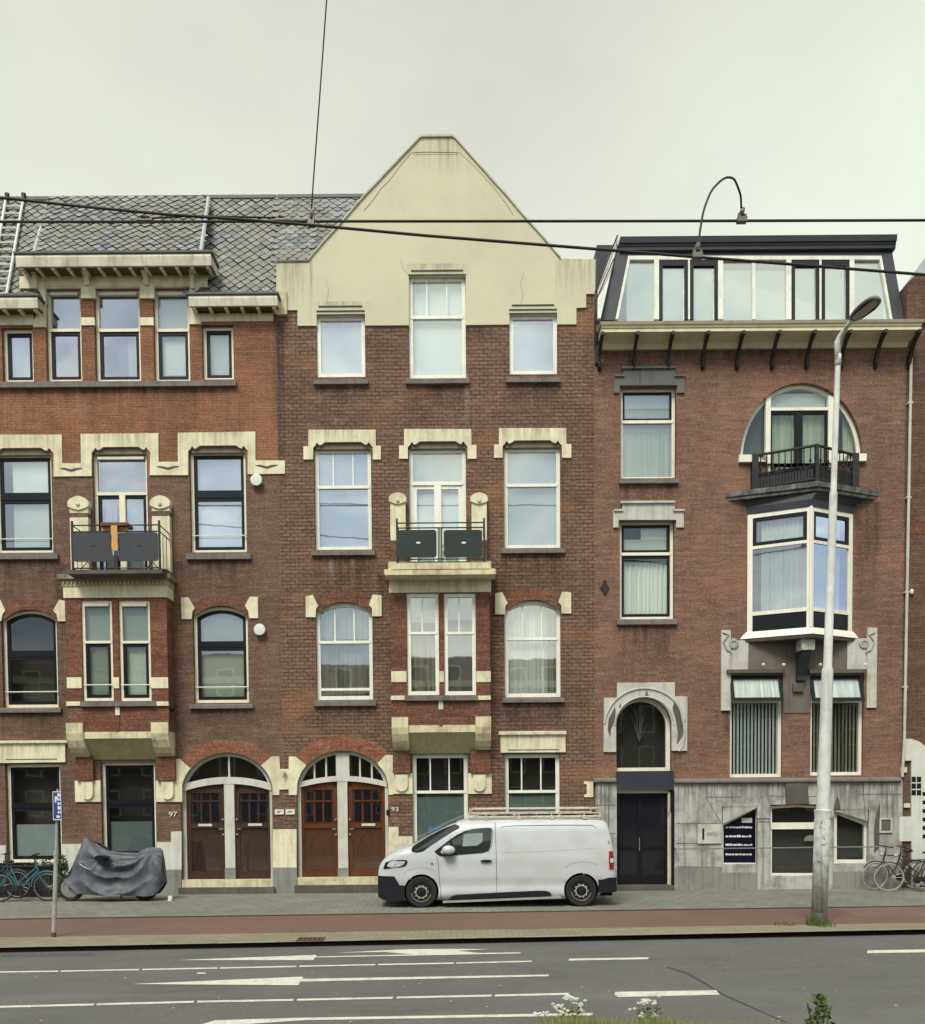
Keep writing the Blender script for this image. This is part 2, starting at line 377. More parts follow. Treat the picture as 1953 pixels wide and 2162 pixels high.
add_stains(M['gable'], [(610, 40, 552, 110), (654, 7, 552, 160), (1220, 40, 549, 90), (1180, 8, 549, 110), (924, 60, 292, 90), (923, 62, 560, 30), (720, 56, 640, 20)], (.17, .155, .10), .75)
add_stains(M['stone'], [(1470, 60, 1652, 90), (1560, 60, 1652, 60), (1640, 30, 1652, 50), (1790, 70, 1652, 90), (1870, 35, 1652, 150), (1275, 25, 1652, 180)], (.05, .045, .04), .9)
add_stains(M['cream'], [(930, 110, 1225, 30), (248, 110, 1238, 26), (1124, 70, 1549, 40), (60, 80, 1568, 45), (723, 70, 908, 40), (924, 70, 906, 40), (1124, 70, 903, 40), (60, 70, 918, 60), (252, 80, 916, 60), (456, 80, 912, 60)], (.20, .17, .10), .7)
# ------------------------------------------------------------ wall and window builders
def arc(x0, x1, z0, z1, rise, n=16, ell=False):
    """outline, anticlockwise from bottom left; the top is an arch of the given rise"""
    if rise <= 0: return [(x0, z0), (x1, z0), (x1, z1), (x0, z1)]
    c = (x0+x1)/2; a = (x1-x0)/2; zs = z1-rise; pts = [(x0, z0), (x1, z0)]
    if ell or rise >= a*.98:
        for i in range(n+1):
            t = PI*i/n; pts.append((c+a*math.cos(t), zs+rise*math.sin(t)))
    else:
        R = (a*a+rise*rise)/(2*rise); th = math.asin(min(1, a/R))
        for i in range(n+1):
            t = th-2*th*i/n; pts.append((c+R*math.sin(t), z1-R+R*math.cos(t)))
    return pts

def wall_sheet(root, name, x0, x1, z0, z1, ops, mat, y=0.0, rev=.22, reveals=True):
    mb = MB()
    xs = sorted(set([x0, x1]+[min(max(a, x0), x1) for o in ops for a in o[:2]]))
    zs = sorted(set([z0, z1]+[min(max(a, z0), z1) for o in ops for a in o[2:4]]))
    for i in range(len(xs)-1):
        for j in range(len(zs)-1):
            cx, cz = (xs[i]+xs[i+1])/2, (zs[j]+zs[j+1])/2
            if any(o[0] < cx < o[1] and o[2] < cz < o[3] for o in ops): continue
            mb.add([(xs[i], y, zs[j]), (xs[i+1], y, zs[j]), (xs[i+1], y, zs[j+1]), (xs[i], y, zs[j+1])], [(0, 1, 2, 3)])
    for o in (ops if reveals else ()):
        rise = o[4] if len(o) > 4 else 0; ell = o[5] if len(o) > 5 else False
        ol = arc(o[0], o[1], o[2], o[3], rise, 20, ell); n = len(ol)
        vs = [(p[0], y, p[1]) for p in ol]+[(p[0], y+rev, p[1]) for p in ol]
        mb.add(vs, [(i, (i+1) % n, (i+1) % n+n, i+n) for i in range(n)])
        if rise > 0:
            top = ol[2:]
            for i in range(len(top)-1):
                a, b = top[i], top[i+1]
                mb.add([(a[0], y, a[1]), (b[0], y, b[1]), (b[0], y, o[3]+.0005), (a[0], y, o[3]+.0005)], [(0, 1, 2, 3)])
    return mb.build(name, mat, root)

def slab(root, name, pts, yf, dep, mat, px=True):
    q = [(P(a, b, yf).x, P(a, b, yf).z) for a, b in pts] if px else pts
    mb = MB(); mb.prism(q, yf, yf+dep); return mb.build(name, mat, root)
def rslab(root, name, u0, v0, u1, v1, yf, dep, mat):
    x0, x1, z0, z1 = RC(u0, v0, u1, v1, yf)
    mb = MB(); mb.box(x0, x1, yf, yf+dep, z0, z1); return mb.build(name, mat, root)

def curtain_mesh(x0, x1, z0, z1, y, amp=.025, waves=None):
    mb = MB(); n = max(8, int((x1-x0)*50)); k = waves or (x1-x0)*9
    ph = random.uniform(0, 6)
    vs = []
    for i in range(n+1):
        t = i/n; x = x0+(x1-x0)*t; yy = y+amp*math.sin(t*k*2*PI+ph+1.5*math.sin(t*9+ph))
        vs += [(x, yy, z0), (x, yy*.6+y*.4, z1)]
    mb.add(vs, [(2*i, 2*i+2, 2*i+3, 2*i+1) for i in range(n)]); return mb

def window(root, u0, v0, u1, v1, y=0.0, rec=.12, fm='white', fw=.072, trans=None, tw=.07, up_sash=None, lo_sash=None, sw=.075,
           bars=(), lobars=(), arch=0, ell=False, glass='glass', tblack=False, inside=None, sill=None, rollerbox=False, safety=None, lowrail=None, extra_top=0.0, mull=None, shade=None):
    x0, x1, z0, z1 = RC(u0, v0, u1, v1, y)
    rise = 0
    if arch: rise = z1-P((u0+u1)/2, v0+arch, y).z
    um = (u0+u1)/2
    yf = y+rec
    mb = MB()
    mb.ring(arc(x0, x1, z0, z1, rise, 16, ell), arc(x0+fw, x1-fw, z0+fw*1.15, z1-fw, max(rise-fw*.25, 0) if rise else 0, 16, ell), yf, yf+.09)
    regs = []
    zi0, zi1 = z0+fw*1.15, z1-fw
    if trans is not None:
        zt = P(um, trans, y).z
        if not tblack: mb.box(x0+fw*.5, x1-fw*.5, yf-.012, yf+.08, zt-tw/2, zt+tw/2)
        regs = [(zi0, zt-tw/2, 0, lo_sash), (zt+tw/2, zi1, max(rise-fw*.25, 0) if rise else 0, up_sash)]
    else: regs = [(zi0, zi1, max(rise-fw*.25, 0) if rise else 0, lo_sash)]
    for b in bars:
        xb = P(b, (v0+(trans or v1))/2, y).x
        zb0 = regs[-1][0]; mb.box(xb-.016, xb+.016, yf+.015, yf+.06, zb0, z1-fw*.6-(.0 if not rise else rise*.35*((xb-(x0+x1)/2)/((x1-x0)/2))**2*2))
    for b in lobars:
        xb = P(b, (v0+v1)/2, y).x; mb.box(xb-.016, xb+.016, yf+.015, yf+.06, zi0, regs[0][1])
    if lowrail: 
        zl = P(um, lowrail, y).z; mb.box(x0+fw, x1-fw, yf+.01, yf+.06, zl-.03, zl+.03)
    if mull:
        for b, hw in mull:
            xb = P(b, (v0+v1)/2, y).x; mb.box(xb-hw, xb+hw, yf-.01, yf+.07, zi0, zt-tw/2 if trans is not None else zi1)
    wn = mb.build('window', M[fm], root)
    for ri_, (a, b, r_, sm) in enumerate(regs):
        if sm:
            sb = MB()
            A = arc(x0+fw, x1-fw, a, b, r_, 16, ell); B = arc(x0+fw+sw, x1-fw-sw, a+sw*1.1, b-sw, max(r_-sw*.25, 0) if r_ else 0, 16, ell)
            sb.ring(A, B, yf+.02, yf+.065, 0)
            if tblack and ri_ == 0: sb.box(x0+fw*.8, x1-fw*.8, yf+.005, yf+.066, zt-tw/2, zt+tw/2)
            sb.build('sash', M['black' if sm == 'black' else fm], wn)
    g = MB()
    for a, b, r_, sm in regs:
        ol = arc(x0+fw*.6, x1-fw*.6, a-.01, b+.01, r_, 16, ell)
        g.add([(p[0], yf+.05, p[1]) for p in ol], [list(range(len(ol)))])
    g.build('pane', M[glass], wn)
    X0, X1 = x0+fw*.4, x1-fw*.4
    for it in (inside or ()):
        kind, a, b = it[0], it[1], it[2]      # vertical extent in photo rows
        m_ = it[3]; ua, ub = (it[4], it[5]) if len(it) > 5 else (None, None)
        xa = P(ua, (a+b)/2, y).x if ua else X0; xb = P(ub, (a+b)/2, y).x if ub else X1
        zz0, zz1 = P(um, b, y).z, P(um, a, y).z
        if kind == 'blind':
            q = MB(); q.box(xa, xb, yf+.13, yf+.14, zz0, min(zz1, z1-.01)); q.build('blind', M[m_], wn)
        elif kind == 'curtain':
            curtain_mesh(xa, xb, zz0, min(zz1, z1-.01), yf+.17).build('curtain', M[m_], wn, smooth=True)
        elif kind == 'vblind':
            q = MB(); n = int((xb-xa)/.085)
            for i in range(n):
                xc = xa+(i+.5)*(xb-xa)/n; q.add([(xc-.026, yf+.075, zz0), (xc+.026, yf+.09, zz0), (xc+.026, yf+.09, zz1), (xc-.026, yf+.075, zz1)], [(0, 1, 2, 3)])
            q.build('vertical_blind', M[m_], wn)
        elif kind == 'film':
            q = MB(); q.box(xa, xb, yf+.075, yf+.08, zz0, zz1); q.build('window_film', M[m_], wn)
    if rollerbox:
        q = MB(); q.box(x0+fw*1.3, x1-fw*1.3, yf-.05, yf+.03, z1-fw-.075, z1-fw-.012); q.build('shade_box', M['box_w'], wn)
    if safety:
        zs_ = P(um, safety, y).z; q = MB(); q.tube([(x0+.02, yf-.05, zs_), (x1-.02, yf-.05, zs_)], .014, 6); q.build('safety_bar', M['white_blob'], wn)
    if sill:
        a0, a1, c0, c1 = RC(*sill, y-.09)
        q = MB(); q.prismx([(y-.09, c0), (y+.02, c0-.01), (y+rec+.02, c0), (y+rec+.02, c1+.02), (y-.02, c1+.01), (y-.09, c1-.015)], a0, a1)
        q.build('sill', M['sillstone'], wn)
    return (x0, x1, z0, z1+extra_top, rise, ell)
# ============================================================ SETTING
ZR = -.075
def gpoly(mb, pts, z, m=0):
    mb.add([tuple(G(a, b, z)) for a, b in pts], [list(range(len(pts)))], m)
m = NT('asphalt'); p = m.pos()
f1 = m.noise(p, 38, 5, .85); f2 = m.noise(p, .6, 7, .7); f3 = m.noise(p, .5, 4, .6, (.25, 2.4, 1))
b_ = m.mix(m.ramp(f1, .3, .75, 0, .7), (.065, .065, .063), (.225, .22, .212))
b_ = m.mix(m.ramp(f2, .4, .7, 0, .5), b_, (.06, .058, .056)); b_ = m.mix(m.ramp(f3, .5, .75, 0, .5), b_, (.15, .15, .148))
m.col(b_); m.bump(f1, .5, .006); M['asphalt'] = m.fin(.85, 0, .25)
def paving(name, c1, c2, mortar, bw, rh, moss):
    m = NT(name); p = m.pos()
    bt = m.n('ShaderNodeTexBrick'); m.l(p, bt.inputs['Vector']); bt.inputs['Scale'].default_value = 1
    bt.inputs['Brick Width'].default_value = bw; bt.inputs['Row Height'].default_value = rh; bt.inputs['Mortar Size'].default_value = .007
    for k, c in (('Color1', c1), ('Color2', c2), ('Mortar', mortar)): bt.inputs[k].default_value = (*c, 1)
    b = m.mix(m.ramp(m.noise(p, .7, 6, .65), .42, .7, 0, .65), bt.outputs['Color'], moss)
    b = m.mix(m.ramp(m.noise(p, 5, 5, .7), .5, .8, 0, .5), b, tuple(x*.55 for x in c1))
    b = m.mix(m.ramp(m.noise(p, 60, 2, .7), .3, .7, 0, .2), b, (.03, .03, .025))
    m.col(b); m.bump(m.math('MULTIPLY', bt.outputs['Fac'], -1.0), .4, .008); return m.fin(.85, 0, .2)
M['tiles'] = paving('pavement tiles', (.235, .235, .205), (.19, .19, .165), (.08, .085, .06), .3, .3, (.13, .135, .09))
M['redpath'] = paving('red cycle path', (.185, .115, .088), (.15, .095, .075), (.13, .085, .068), 3.0, 2.5, (.13, .09, .07))
M['verge'] = paving('kerbside paving', (.29, .265, .185), (.235, .215, .15), (.13, .12, .07), .21, .105, (.15, .15, .08))
M['kerbm'] = paint('kerb stone', (.27, .25, .18), (.09, .085, .065), .7, .85, 2, bmp=.4)
M['kerbface'] = paint('kerb stone dark', (.022, .020, .018), (.05, .045, .035), .4, .9, 2)
M['roadpaint'] = paint('road paint', (.66, .67, .57), (.20, .20, .18), .8, .75, 7, fine=.6, bmp=.4, streak=False)
M['soil'] = paint('soil', (.07, .06, .04), (.04, .05, .02), .6, .95, 2, streak=False)

mb = MB(); mb.add([(-600, -600, -.2), (600, -600, -.2), (600, 600, -.2), (-600, 600, -.2)], [(0, 1, 2, 3)])
tag(mb.build('ground', M['soil']), kind='structure')
# kerb line, straight in the ground plane through two photograph positions
ka, kb = G(0, 2001, 0), G(1953, 1962.5, 0)
sl = (kb.y-ka.y)/(kb.x-ka.x)
def kerbY(x, off=0): return ka.y+(x-ka.x)*sl+off
XL, XR = -60, 60
mb = MB(); mb.add([(XL, -14.2, ZR), (XR, -14.2, ZR), (XR, kerbY(XR), ZR), (XL, kerbY(XL), ZR)], [(0, 1, 2, 3)])
road = tag(mb.build('road', M['asphalt']), kind='structure')
def lineY(v0, v1, X): a_, b_ = G(0, v0, 0), G(1953, v1, 0); return a_.y+(b_.y-a_.y)*(X-a_.x)/(b_.x-a_.x)
mb = MB(); mb.prismz([(XL, lineY(1939.5, 1911.7, XL)), (XR, lineY(1939.5, 1911.7, XR)), (XR, 14), (XL, 14)], -.19, 0)
tag(mb.build('pavement', M['tiles']), kind='structure')
mb = MB()
x = XL
while x < XR:                                  # kerb of single stones
    x1 = x+.992; mb.prismz([(x, kerbY(x)), (x1, kerbY(x1)), (x1, kerbY(x1, .12)), (x, kerbY(x, .12))], -.18, .002+random.uniform(-.001, .001)); x += 1.0
for q in range(0, len(mb.m), 6): mb.m[q+2] = 1
tag(mb.build('kerb', [M['kerbm'], M['kerbface']]), kind='structure')
def strip(name, mat, l0, r0, l1, r1, z):       # band between two lines given by photograph rows at u=0 and u=1953
    a, b, c, d = G(0, l0, z), G(1953, r0, z), G(0, l1, z), G(1953, r1, z)
    def ext(p, q, X): t = (X-p.x)/(q.x-p.x); return (X, p.y+(q.y-p.y)*t, z)
    mb = MB(); mb.prismz([ext(a, b, XL), ext(a, b, XR), ext(c, d, XR), ext(c, d, XL)], -.19, 0)
    return tag(mb.build(name, mat), kind='structure')
strip('cycle_path', M['redpath'], 1979, 1948, 1942.1, 1914.1, 0)
strip('cycle_path_edging', M['kerbface'], 1942, 1914, 1939.6, 1911.8, 0)
a, b = G(0, 1979, 0), G(1953, 1948, 0)
def yb(X): return a.y+(b.y-a.y)*(X-a.x)/(b.x-a.x)
mb = MB(); mb.prismz([(XL, kerbY(XL, .121)), (XR, kerbY(XR, .121)), (XR, yb(XR)-.002), (XL, yb(XL)-.002)], -.19, 0)
tag(mb.build('verge_strip', M['verge']), kind='structure')
# painted markings
def mark(name, pts):
    mb = MB(); gpoly(mb, pts, ZR+.004); o = mb.build(name, M['roadpaint'], road); return o
def line(u0, v0, u1, v1, t0, t1, name='lane_line'):
    mark(name, [(u0, v0+t0/2), (u1, v1+t1/2), (u1+2, v1-t1/2), (u0+2, v0-t0/2)])
# upper dashed line (rows near 2050)
for u0, v0, u1, v1 in ((-180, 2056, -8, 2052.5), (-4, 2052.2, 122, 2050.4), (127, 2050.3, 293, 2047), (299, 2046.8, 458, 2043.8), (463, 2043.6, 625, 2040.3), (631, 2040, 791, 2036.6), (797, 2036.4, 957, 2033.4), (962, 2033.2, 1122, 2029.5)):
    line(u0, v0, u1, v1, 2.8, 2.8, 'dashed_line')
for u0, v0, u1, v1 in ((-200, 2130.5, -12, 2126.5), (-6, 2125.8, 198, 2120.6), (203, 2120.4, 408, 2115), (415, 2114.8, 619, 2111), (626, 2110.8, 828, 2106.5), (837, 2106, 1037, 2102), (1044, 2101.8, 1200, 2098.2)):
    line(u0, v0, u1, v1, 4, 4, 'dashed_line')
mark('arrow_marking', [(371, 2027), (662, 2027), (664, 2021.5), (1098, 2013), (1100, 2010.5), (1000, 2012), (668, 2019.5), (667, 2016)])
mark('arrow_marking', [(708, 2011.6), (860, 2004), (960, 2003.2), (1035, 2004), (968, 2007), (1010, 2011.8), (875, 2015.2), (810, 2009.8)])
mark('arrow_marking', [(277, 2077.5), (630, 2080), (634, 2072.5), (1157, 2061), (1160, 2057.6), (640, 2066.5), (638, 2062)])
mark('arrow_marking', [(400, 2170), (455, 2154.5), (600, 2152.5), (1250, 2144), (1252, 2138.5), (620, 2148.8), (455, 2154)][:1]+[(640, 2154), (1250, 2144), (1252, 2138.5), (620, 2149), (455, 2154)])
mark('patch_marking', [(414, 2056), (436, 2055.5), (434, 2053.2), (418, 2053.5)])
line(1200, 2026, 1368, 2023, 4, 4); line(1830, 2009.5, 2100, 2005, 6, 6)
mark('lane_line', [(1297, 2100), (1305, 2105), (1520, 2100), (1512, 2090.5), (1300, 2094)])
# long crack with tar across the lane
m = paint('tar', (.05, .05, .05), (.12, .12, .12), .3, .6, 3); M['tar'] = m
cr_ = [(1408, 2042), (1450, 2055), (1490, 2078), (1530, 2102), (1580, 2124), (1620, 2142), (1660, 2160)]
mb = MB()
for i in range(len(cr_)-1):
    (a0, b0), (a1, b1) = cr_[i], cr_[i+1]; w0, w1 = (1.3, 1.3) if i < 4 else (.8, .8)
    mb.add([tuple(G(a0, b0+w0, ZR+.002)), tuple(G(a1, b1+w1, ZR+.002)), tuple(G(a1+3, b1-w1, ZR+.002)), tuple(G(a0+3, b0-w0, ZR+.002))], [(0, 1, 2, 3)])
mb.build('road_crack', M['tar'], road)
# repaired patches and hairline cracks
M['patch_a'] = paint('asphalt patch dark', (.085, .085, .083), (.15, .148, .14), .7, .85, 9, bmp=.4, streak=False, fine=.5)
M['patch_b'] = paint('asphalt patch pale', (.125, .122, .115), (.07, .07, .068), .7, .85, 9, bmp=.4, streak=False, fine=.5)
for nm_, pts in (('patch_b', [(1480, 2030), (1760, 2024), (1800, 2040), (1520, 2048)]), ('patch_b', [(700, 2122), (980, 2116), (990, 2130), (700, 2136)]), ('patch_a', [(0, 2014), (200, 2011), (200, 2018), (0, 2021)])):
    mb = MB(); gpoly(mb, pts, ZR+.002); mb.build('asphalt_patch', M[nm_], road)
random.seed(77)
for (u, v, n_, du, dv) in ((2, 2018, 3, 9, 8),):
    mb = MB(); pv = (u, v)
    for i in range(n_):
        nx_ = (pv[0]+du*random.uniform(.2, 1.4), pv[1]+dv*random.uniform(-.6, 1.6)); w_ = random.uniform(.25, .6)
        mb.add([tuple(G(pv[0], pv[1]+w_, ZR+.003)), tuple(G(nx_[0], nx_[1]+w_, ZR+.003)), tuple(G(nx_[0], nx_[1]-w_, ZR+.003)), tuple(G(pv[0], pv[1]-w_, ZR+.003))], [(0, 1, 2, 3)]); pv = nx_
        if pv[1] < 2012 or pv[1] > 2162: break
    mb.build('hairline_crack', M['tar'], road)
# small scattered bits on the road
mb = MB()
for k in range(60):
    u, v = random.uniform(0, 1950), random.uniform(2010, 2160); c = G(u, v, ZR+.003); r = random.uniform(.008, .022)
    pts = [(c.x+r*random.uniform(.5, 1.3)*math.cos(t), c.y+r*random.uniform(.5, 1.3)*math.sin(t), ZR+.006) for t in (0, 1.2, 2.4, 3.7, 5)]
    mb.add(pts, [(0, 1, 2, 3, 4)])
mb.build('road_grit', M['cream_worn'], road)
# street drain in the kerb and a wrapper lying at it
d = thing('street_drain', 'brown iron drain box set in the kerb below the double doors', 'drain', G(655, 1986, .012))
mb = MB(); c = G(656, 1984, 0)
mb.box(c.x-.22, c.x+.22, c.y-.17, c.y+.17, -.02, .016); mb.build('drain_cover', paint('rusty iron', (.11, .06, .035), (.05, .03, .02), .6, .8, 9), d)
mb = MB()
for k in range(5): mb.box(c.x-.18+k*.08, c.x-.15+k*.08, c.y-.15, c.y+.1, .0165, .021)
mb.build('drain_bars', M['iron'], d)
mb = MB(); c = G(648, 1997, ZR)
for k in range(3): mb.blob((c.x-.06+k*.11, c.y+.02*k, ZR+.03), .075, .05, .035, 8, jit=.45)
tag(mb.build('litter', paint('crumpled paper', (.62, .58, .38), (.3, .25, .1), .5, .8, 20, streak=False)), 'crumpled pale wrapper lying in the gutter by the drain', 'litter')

# ============================================================ HOUSE 1 (left)
CREAM, CW = M['cream'], M['cream_worn']
h1 = thing('brick_house', 'left brick house with orange top storey, slate roof, dormer cornice and dark maroon double doors', 'house', (P(290, 1880).x, 0, 0))
ops = []
XL1 = P(-330, 1200).x; XS = P(589, 1100).x
kw = dict(fm='frame1', sill=None)
# top storey
ops.append(window(h1, 4.5, 691.6, 70, 805.6, trans=None, lo_sash='black', glass='glass_b', inside=[('blind', 700, 800, 'blind')], **kw))
ops.append(window(h1, 96.5, 606, 171.5, 804.5, trans=692, lo_sash='black', glass='glass_b', rollerbox=True, **kw))
ops.append(window(h1, 199.5, 606, 296, 804.5, trans=692, lo_sash='black', glass='glass_b', rollerbox=True, inside=[('curtain', 700, 800, 'curtain', 262, 290)], **kw))
ops.append(window(h1, 324, 606, 400, 804.5, trans=692, lo_sash='black', glass='glass', rollerbox=True, inside=[('blind', 622, 690, 'blind_w'), ('blind', 695, 783, 'blind_w')], **kw))
ops.append(window(h1, 427, 686, 493, 801, lo_sash='black', glass='glass', inside=[('blind', 690, 798, 'blind_w')], **kw))
rslab(h1, 'sill', -330, 806, 498, 817, -.1, .12, M['sillstone'])
# second storey
ops.append(window(h1, -11, 956, 110, 1167, trans=1048, tblack=True, tw=.1, up_sash='black', lo_sash='black', glass='glass', sill=(-20, 1168, 121, 1180), safety=1136, inside=[('blind', 960, 1165, 'blind_w', 18, 110)], extra_top=.16, **{k: v for k, v in kw.items() if k != 'sill'}))
ops.append(window(h1, 197, 954, 312, 1215, trans=1039, lo_sash='black', glass='glass_b', rollerbox=True, mull=((255, .07),), inside=[('curtain', 1050, 1200, 'curtain', 215, 238), ('blind', 1050, 1200, 'blind', 262, 306)], extra_top=.16, fm='frame1'))
ops.append(window(h1, 401, 951, 519.5, 1166, trans=1043, tblack=True, tw=.1, up_sash='black', lo_sash='black', glass='glass_b', sill=(392.6, 1168, 530, 1180), safety=1129, inside=[('blind', 955, 1165, 'blind')], extra_top=.16, fm='frame1'))
# first storey arched
ops.append(window(h1, 4, 1287, 121, 1494, arch=18, trans=1382, tblack=True, up_sash='black', lo_sash='black', glass='glass_d', sill=(-6, 1495, 128, 1504), safety=1460, fm='frame1'))
ops.append(window(h1, 408, 1279.5, 524, 1484, arch=17, trans=1362, tblack=True, up_sash='black', lo_sash='black', glass='glass', sill=(399.5, 1487, 534, 1495.5), safety=1450, inside=[('blind', 1280, 1480, 'blind_g')], fm='frame1'))
# ground
ops.append(window(h1, 13, 1613, 129, 1822, trans=1704, tblack=True, tw=.05, up_sash='black', lo_sash='black', glass='glass_d', sill=(2, 1823, 140, 1832), inside=[('film', 1741, 1812, 'film')], fm='frame1'))
ops.append(window(h1, 214, 1609, 329, 1812, trans=1697, tblack=True, tw=.05, up_sash='black', lo_sash='black', glass='glass_d', inside=[('film', 1735, 1805, 'film')], fm='frame1'))
# another column further left (only just outside the frame, keeps the wall believable)
ops.append(window(h1, -190, 1287, -73, 1494, arch=18, trans=1382, tblack=True, up_sash='black', lo_sash='black', glass='glass_d', fm='frame1'))
ops.append(window(h1, -190, 1613, -73, 1822, trans=1704, tblack=True, up_sash='black', lo_sash='black', glass='glass_d', fm='frame1'))
# door arch opening
def dz(v, u=480): return P(u, v).z
dx0, dx1 = P(383, 1760).x, P(575.5, 1760).x
ops.append((dx0, dx1, -.05, dz(1589), dz(1589)-dz(1674), True))
ZT1 = P(300, 600).z
ZL1 = P(300, 626).z
wall_sheet(h1, 'wall', XL1, XS, -.05, ZL1, ops, M['brick1'])
wall_sheet(h1, 'dormer_wall', P(90, 610).x, P(406, 610).x, ZL1, ZT1, [o for o in ops if o[3] > ZL1], M['brick1'], reveals=False)

# candles and things seen in the left ground window
mb = MB()
for v in (1757, 1773, 1788):
    c = P(58, v, .3); mb.blob((c.x, .33, c.z), .03, .03, .035, 8)
mb.build('window_ornament', M['white_blob'], h1)

def scallop(x0, x1, z, h):                      # carved outline of the shadow gap over a window, left to right
    w_ = x1-x0
    k = [(0, 0), (.03, .35), (.07, .95), (.10, .45), (.14, .55), (.20, 1), (.80, 1), (.86, .55), (.90, .45), (.93, .95), (.97, .35), (1, 0)]
    return [(x0+a*w_, z+b*h) for a, b in k]
def lintel(root, outer, u0, u1, vtop, vbot, h=.13, yf=-.035, nm='window_head'):
    """outer px polygon running clockwise from lower right of the opening to its lower left; scallop closes it underneath"""
    q = [(P(a, b, yf).x, P(a, b, yf).z) for a, b in outer]
    x0, x1 = P(u0, vbot, yf).x, P(u1, vbot, yf).x; z = P((u0+u1)/2, vbot, yf).z
    mb = MB(); sc_ = scallop(x0, x1, z, h)
    # split in two halves joined on the centre line to keep the faces simple
    mb.prism(q+sc_, yf, .02); o = mb.build(nm, CREAM, root)
    mb = MB(); mb.box(x0+.05, x1-.05, .03, .06, z-.02, z+h*1.1); mb.build('head_recess_shade', M['recess_shade'], root)  # dark board paints the shadow inside the carved gap
    return o
# continuous cream band of house 1: three heads and the links between
lintel(h1, [(113, 957), (113, 1006), (172, 1005), (172, 978), (131, 978), (130, 917.5), (-330, 918), (-330, 1006), (-22, 1006), (-22, 957)][::1], -22, 113, 940, 957)
lintel(h1, [(317, 955), (316, 1003), (375.6, 1003), (375.6, 975), (334.5, 975), (334, 914.5), (170, 916), (171, 978), (172, 1005), (193, 1005), (193, 955)], 193, 317, 938, 955)
lintel(h1, [(523, 952), (523, 1001), (601.6, 1000), (601.6, 972), (539, 972), (539, 911), (375.4, 913.5), (375.6, 1003), (397, 1003), (397, 952)], 397, 523, 936, 952)
for u, v in ((150, 991), (354.5, 987), (563, 984.5)):
    mb = MB(); c = P(u, v, -.04)
    pts = [(-.27, .03), (-.16, .0), (-.06, -.03), (0, -.045), (.06, -.03), (.16, .0), (.27, .03), (.15, .035), (.0, .0), (-.15, .035)]
    mb.prism([(c.x+a, c.z+b) for a, b in pts], -.05, -.03); mb.build('carved_swag', M['stone_dark'], h1)
# ears of the arched windows
def ear(root, pts, yf=-.04, m_='cream'): return slab(root, 'arch_springer', pts, yf, .06, M[m_])
ear(h1, [(382, 1262), (397.6, 1261), (411, 1284), (406, 1291), (404, 1307), (383.6, 1307)])
ear(h1, [(527, 1260), (544.5, 1260), (544.8, 1305), (526, 1305), (524, 1290), (517, 1279)])
ear(h1, [(125, 1266), (137, 1268.5), (138, 1311.6), (122, 1311.6), (119.5, 1297), (112, 1289)])
ear(h1, [(-12, 1268), (0, 1266), (11, 1289), (5, 1297), (2, 1311), (-12, 1311)])
def brick_arch(root, uc, half, vtop, vsp, thick, yf=-.012, ell=True, a0=25, a1=155, m_='brick_arch'):
    cx, zt, zs = P(uc, vtop).x, P(uc, vtop).z, P(uc, vsp).z; a = abs(P(uc+half, vtop).x-cx); b = zt-zs
    th = thick/86.4; mb = MB(); n = 22; A = []; B = []
    for i in range(n+1):
        t = math.radians(a0+(a1-a0)*i/n)
        A.append((cx+a*math.cos(t), zs+b*math.sin(t))); B.append((cx+(a+th)*math.cos(t), zs+(b+th)*math.sin(t)))
    for i in range(n):
        q = [A[i], B[i], B[i+1], A[i+1]]; mb.prism(q, yf, .02)
    return mb.build('brick_arch', M[m_], root)
brick_arch(h1, 479.3, 96.5, 1589, 1674, 28)
brick_arch(h1, 466, 66, 1279, 1332, 22, a0=38, a1=142, m_='brick_red')
brick_arch(h1, 62, 66, 1287, 1340, 22, a0=38, a1=142, m_='brick_red')

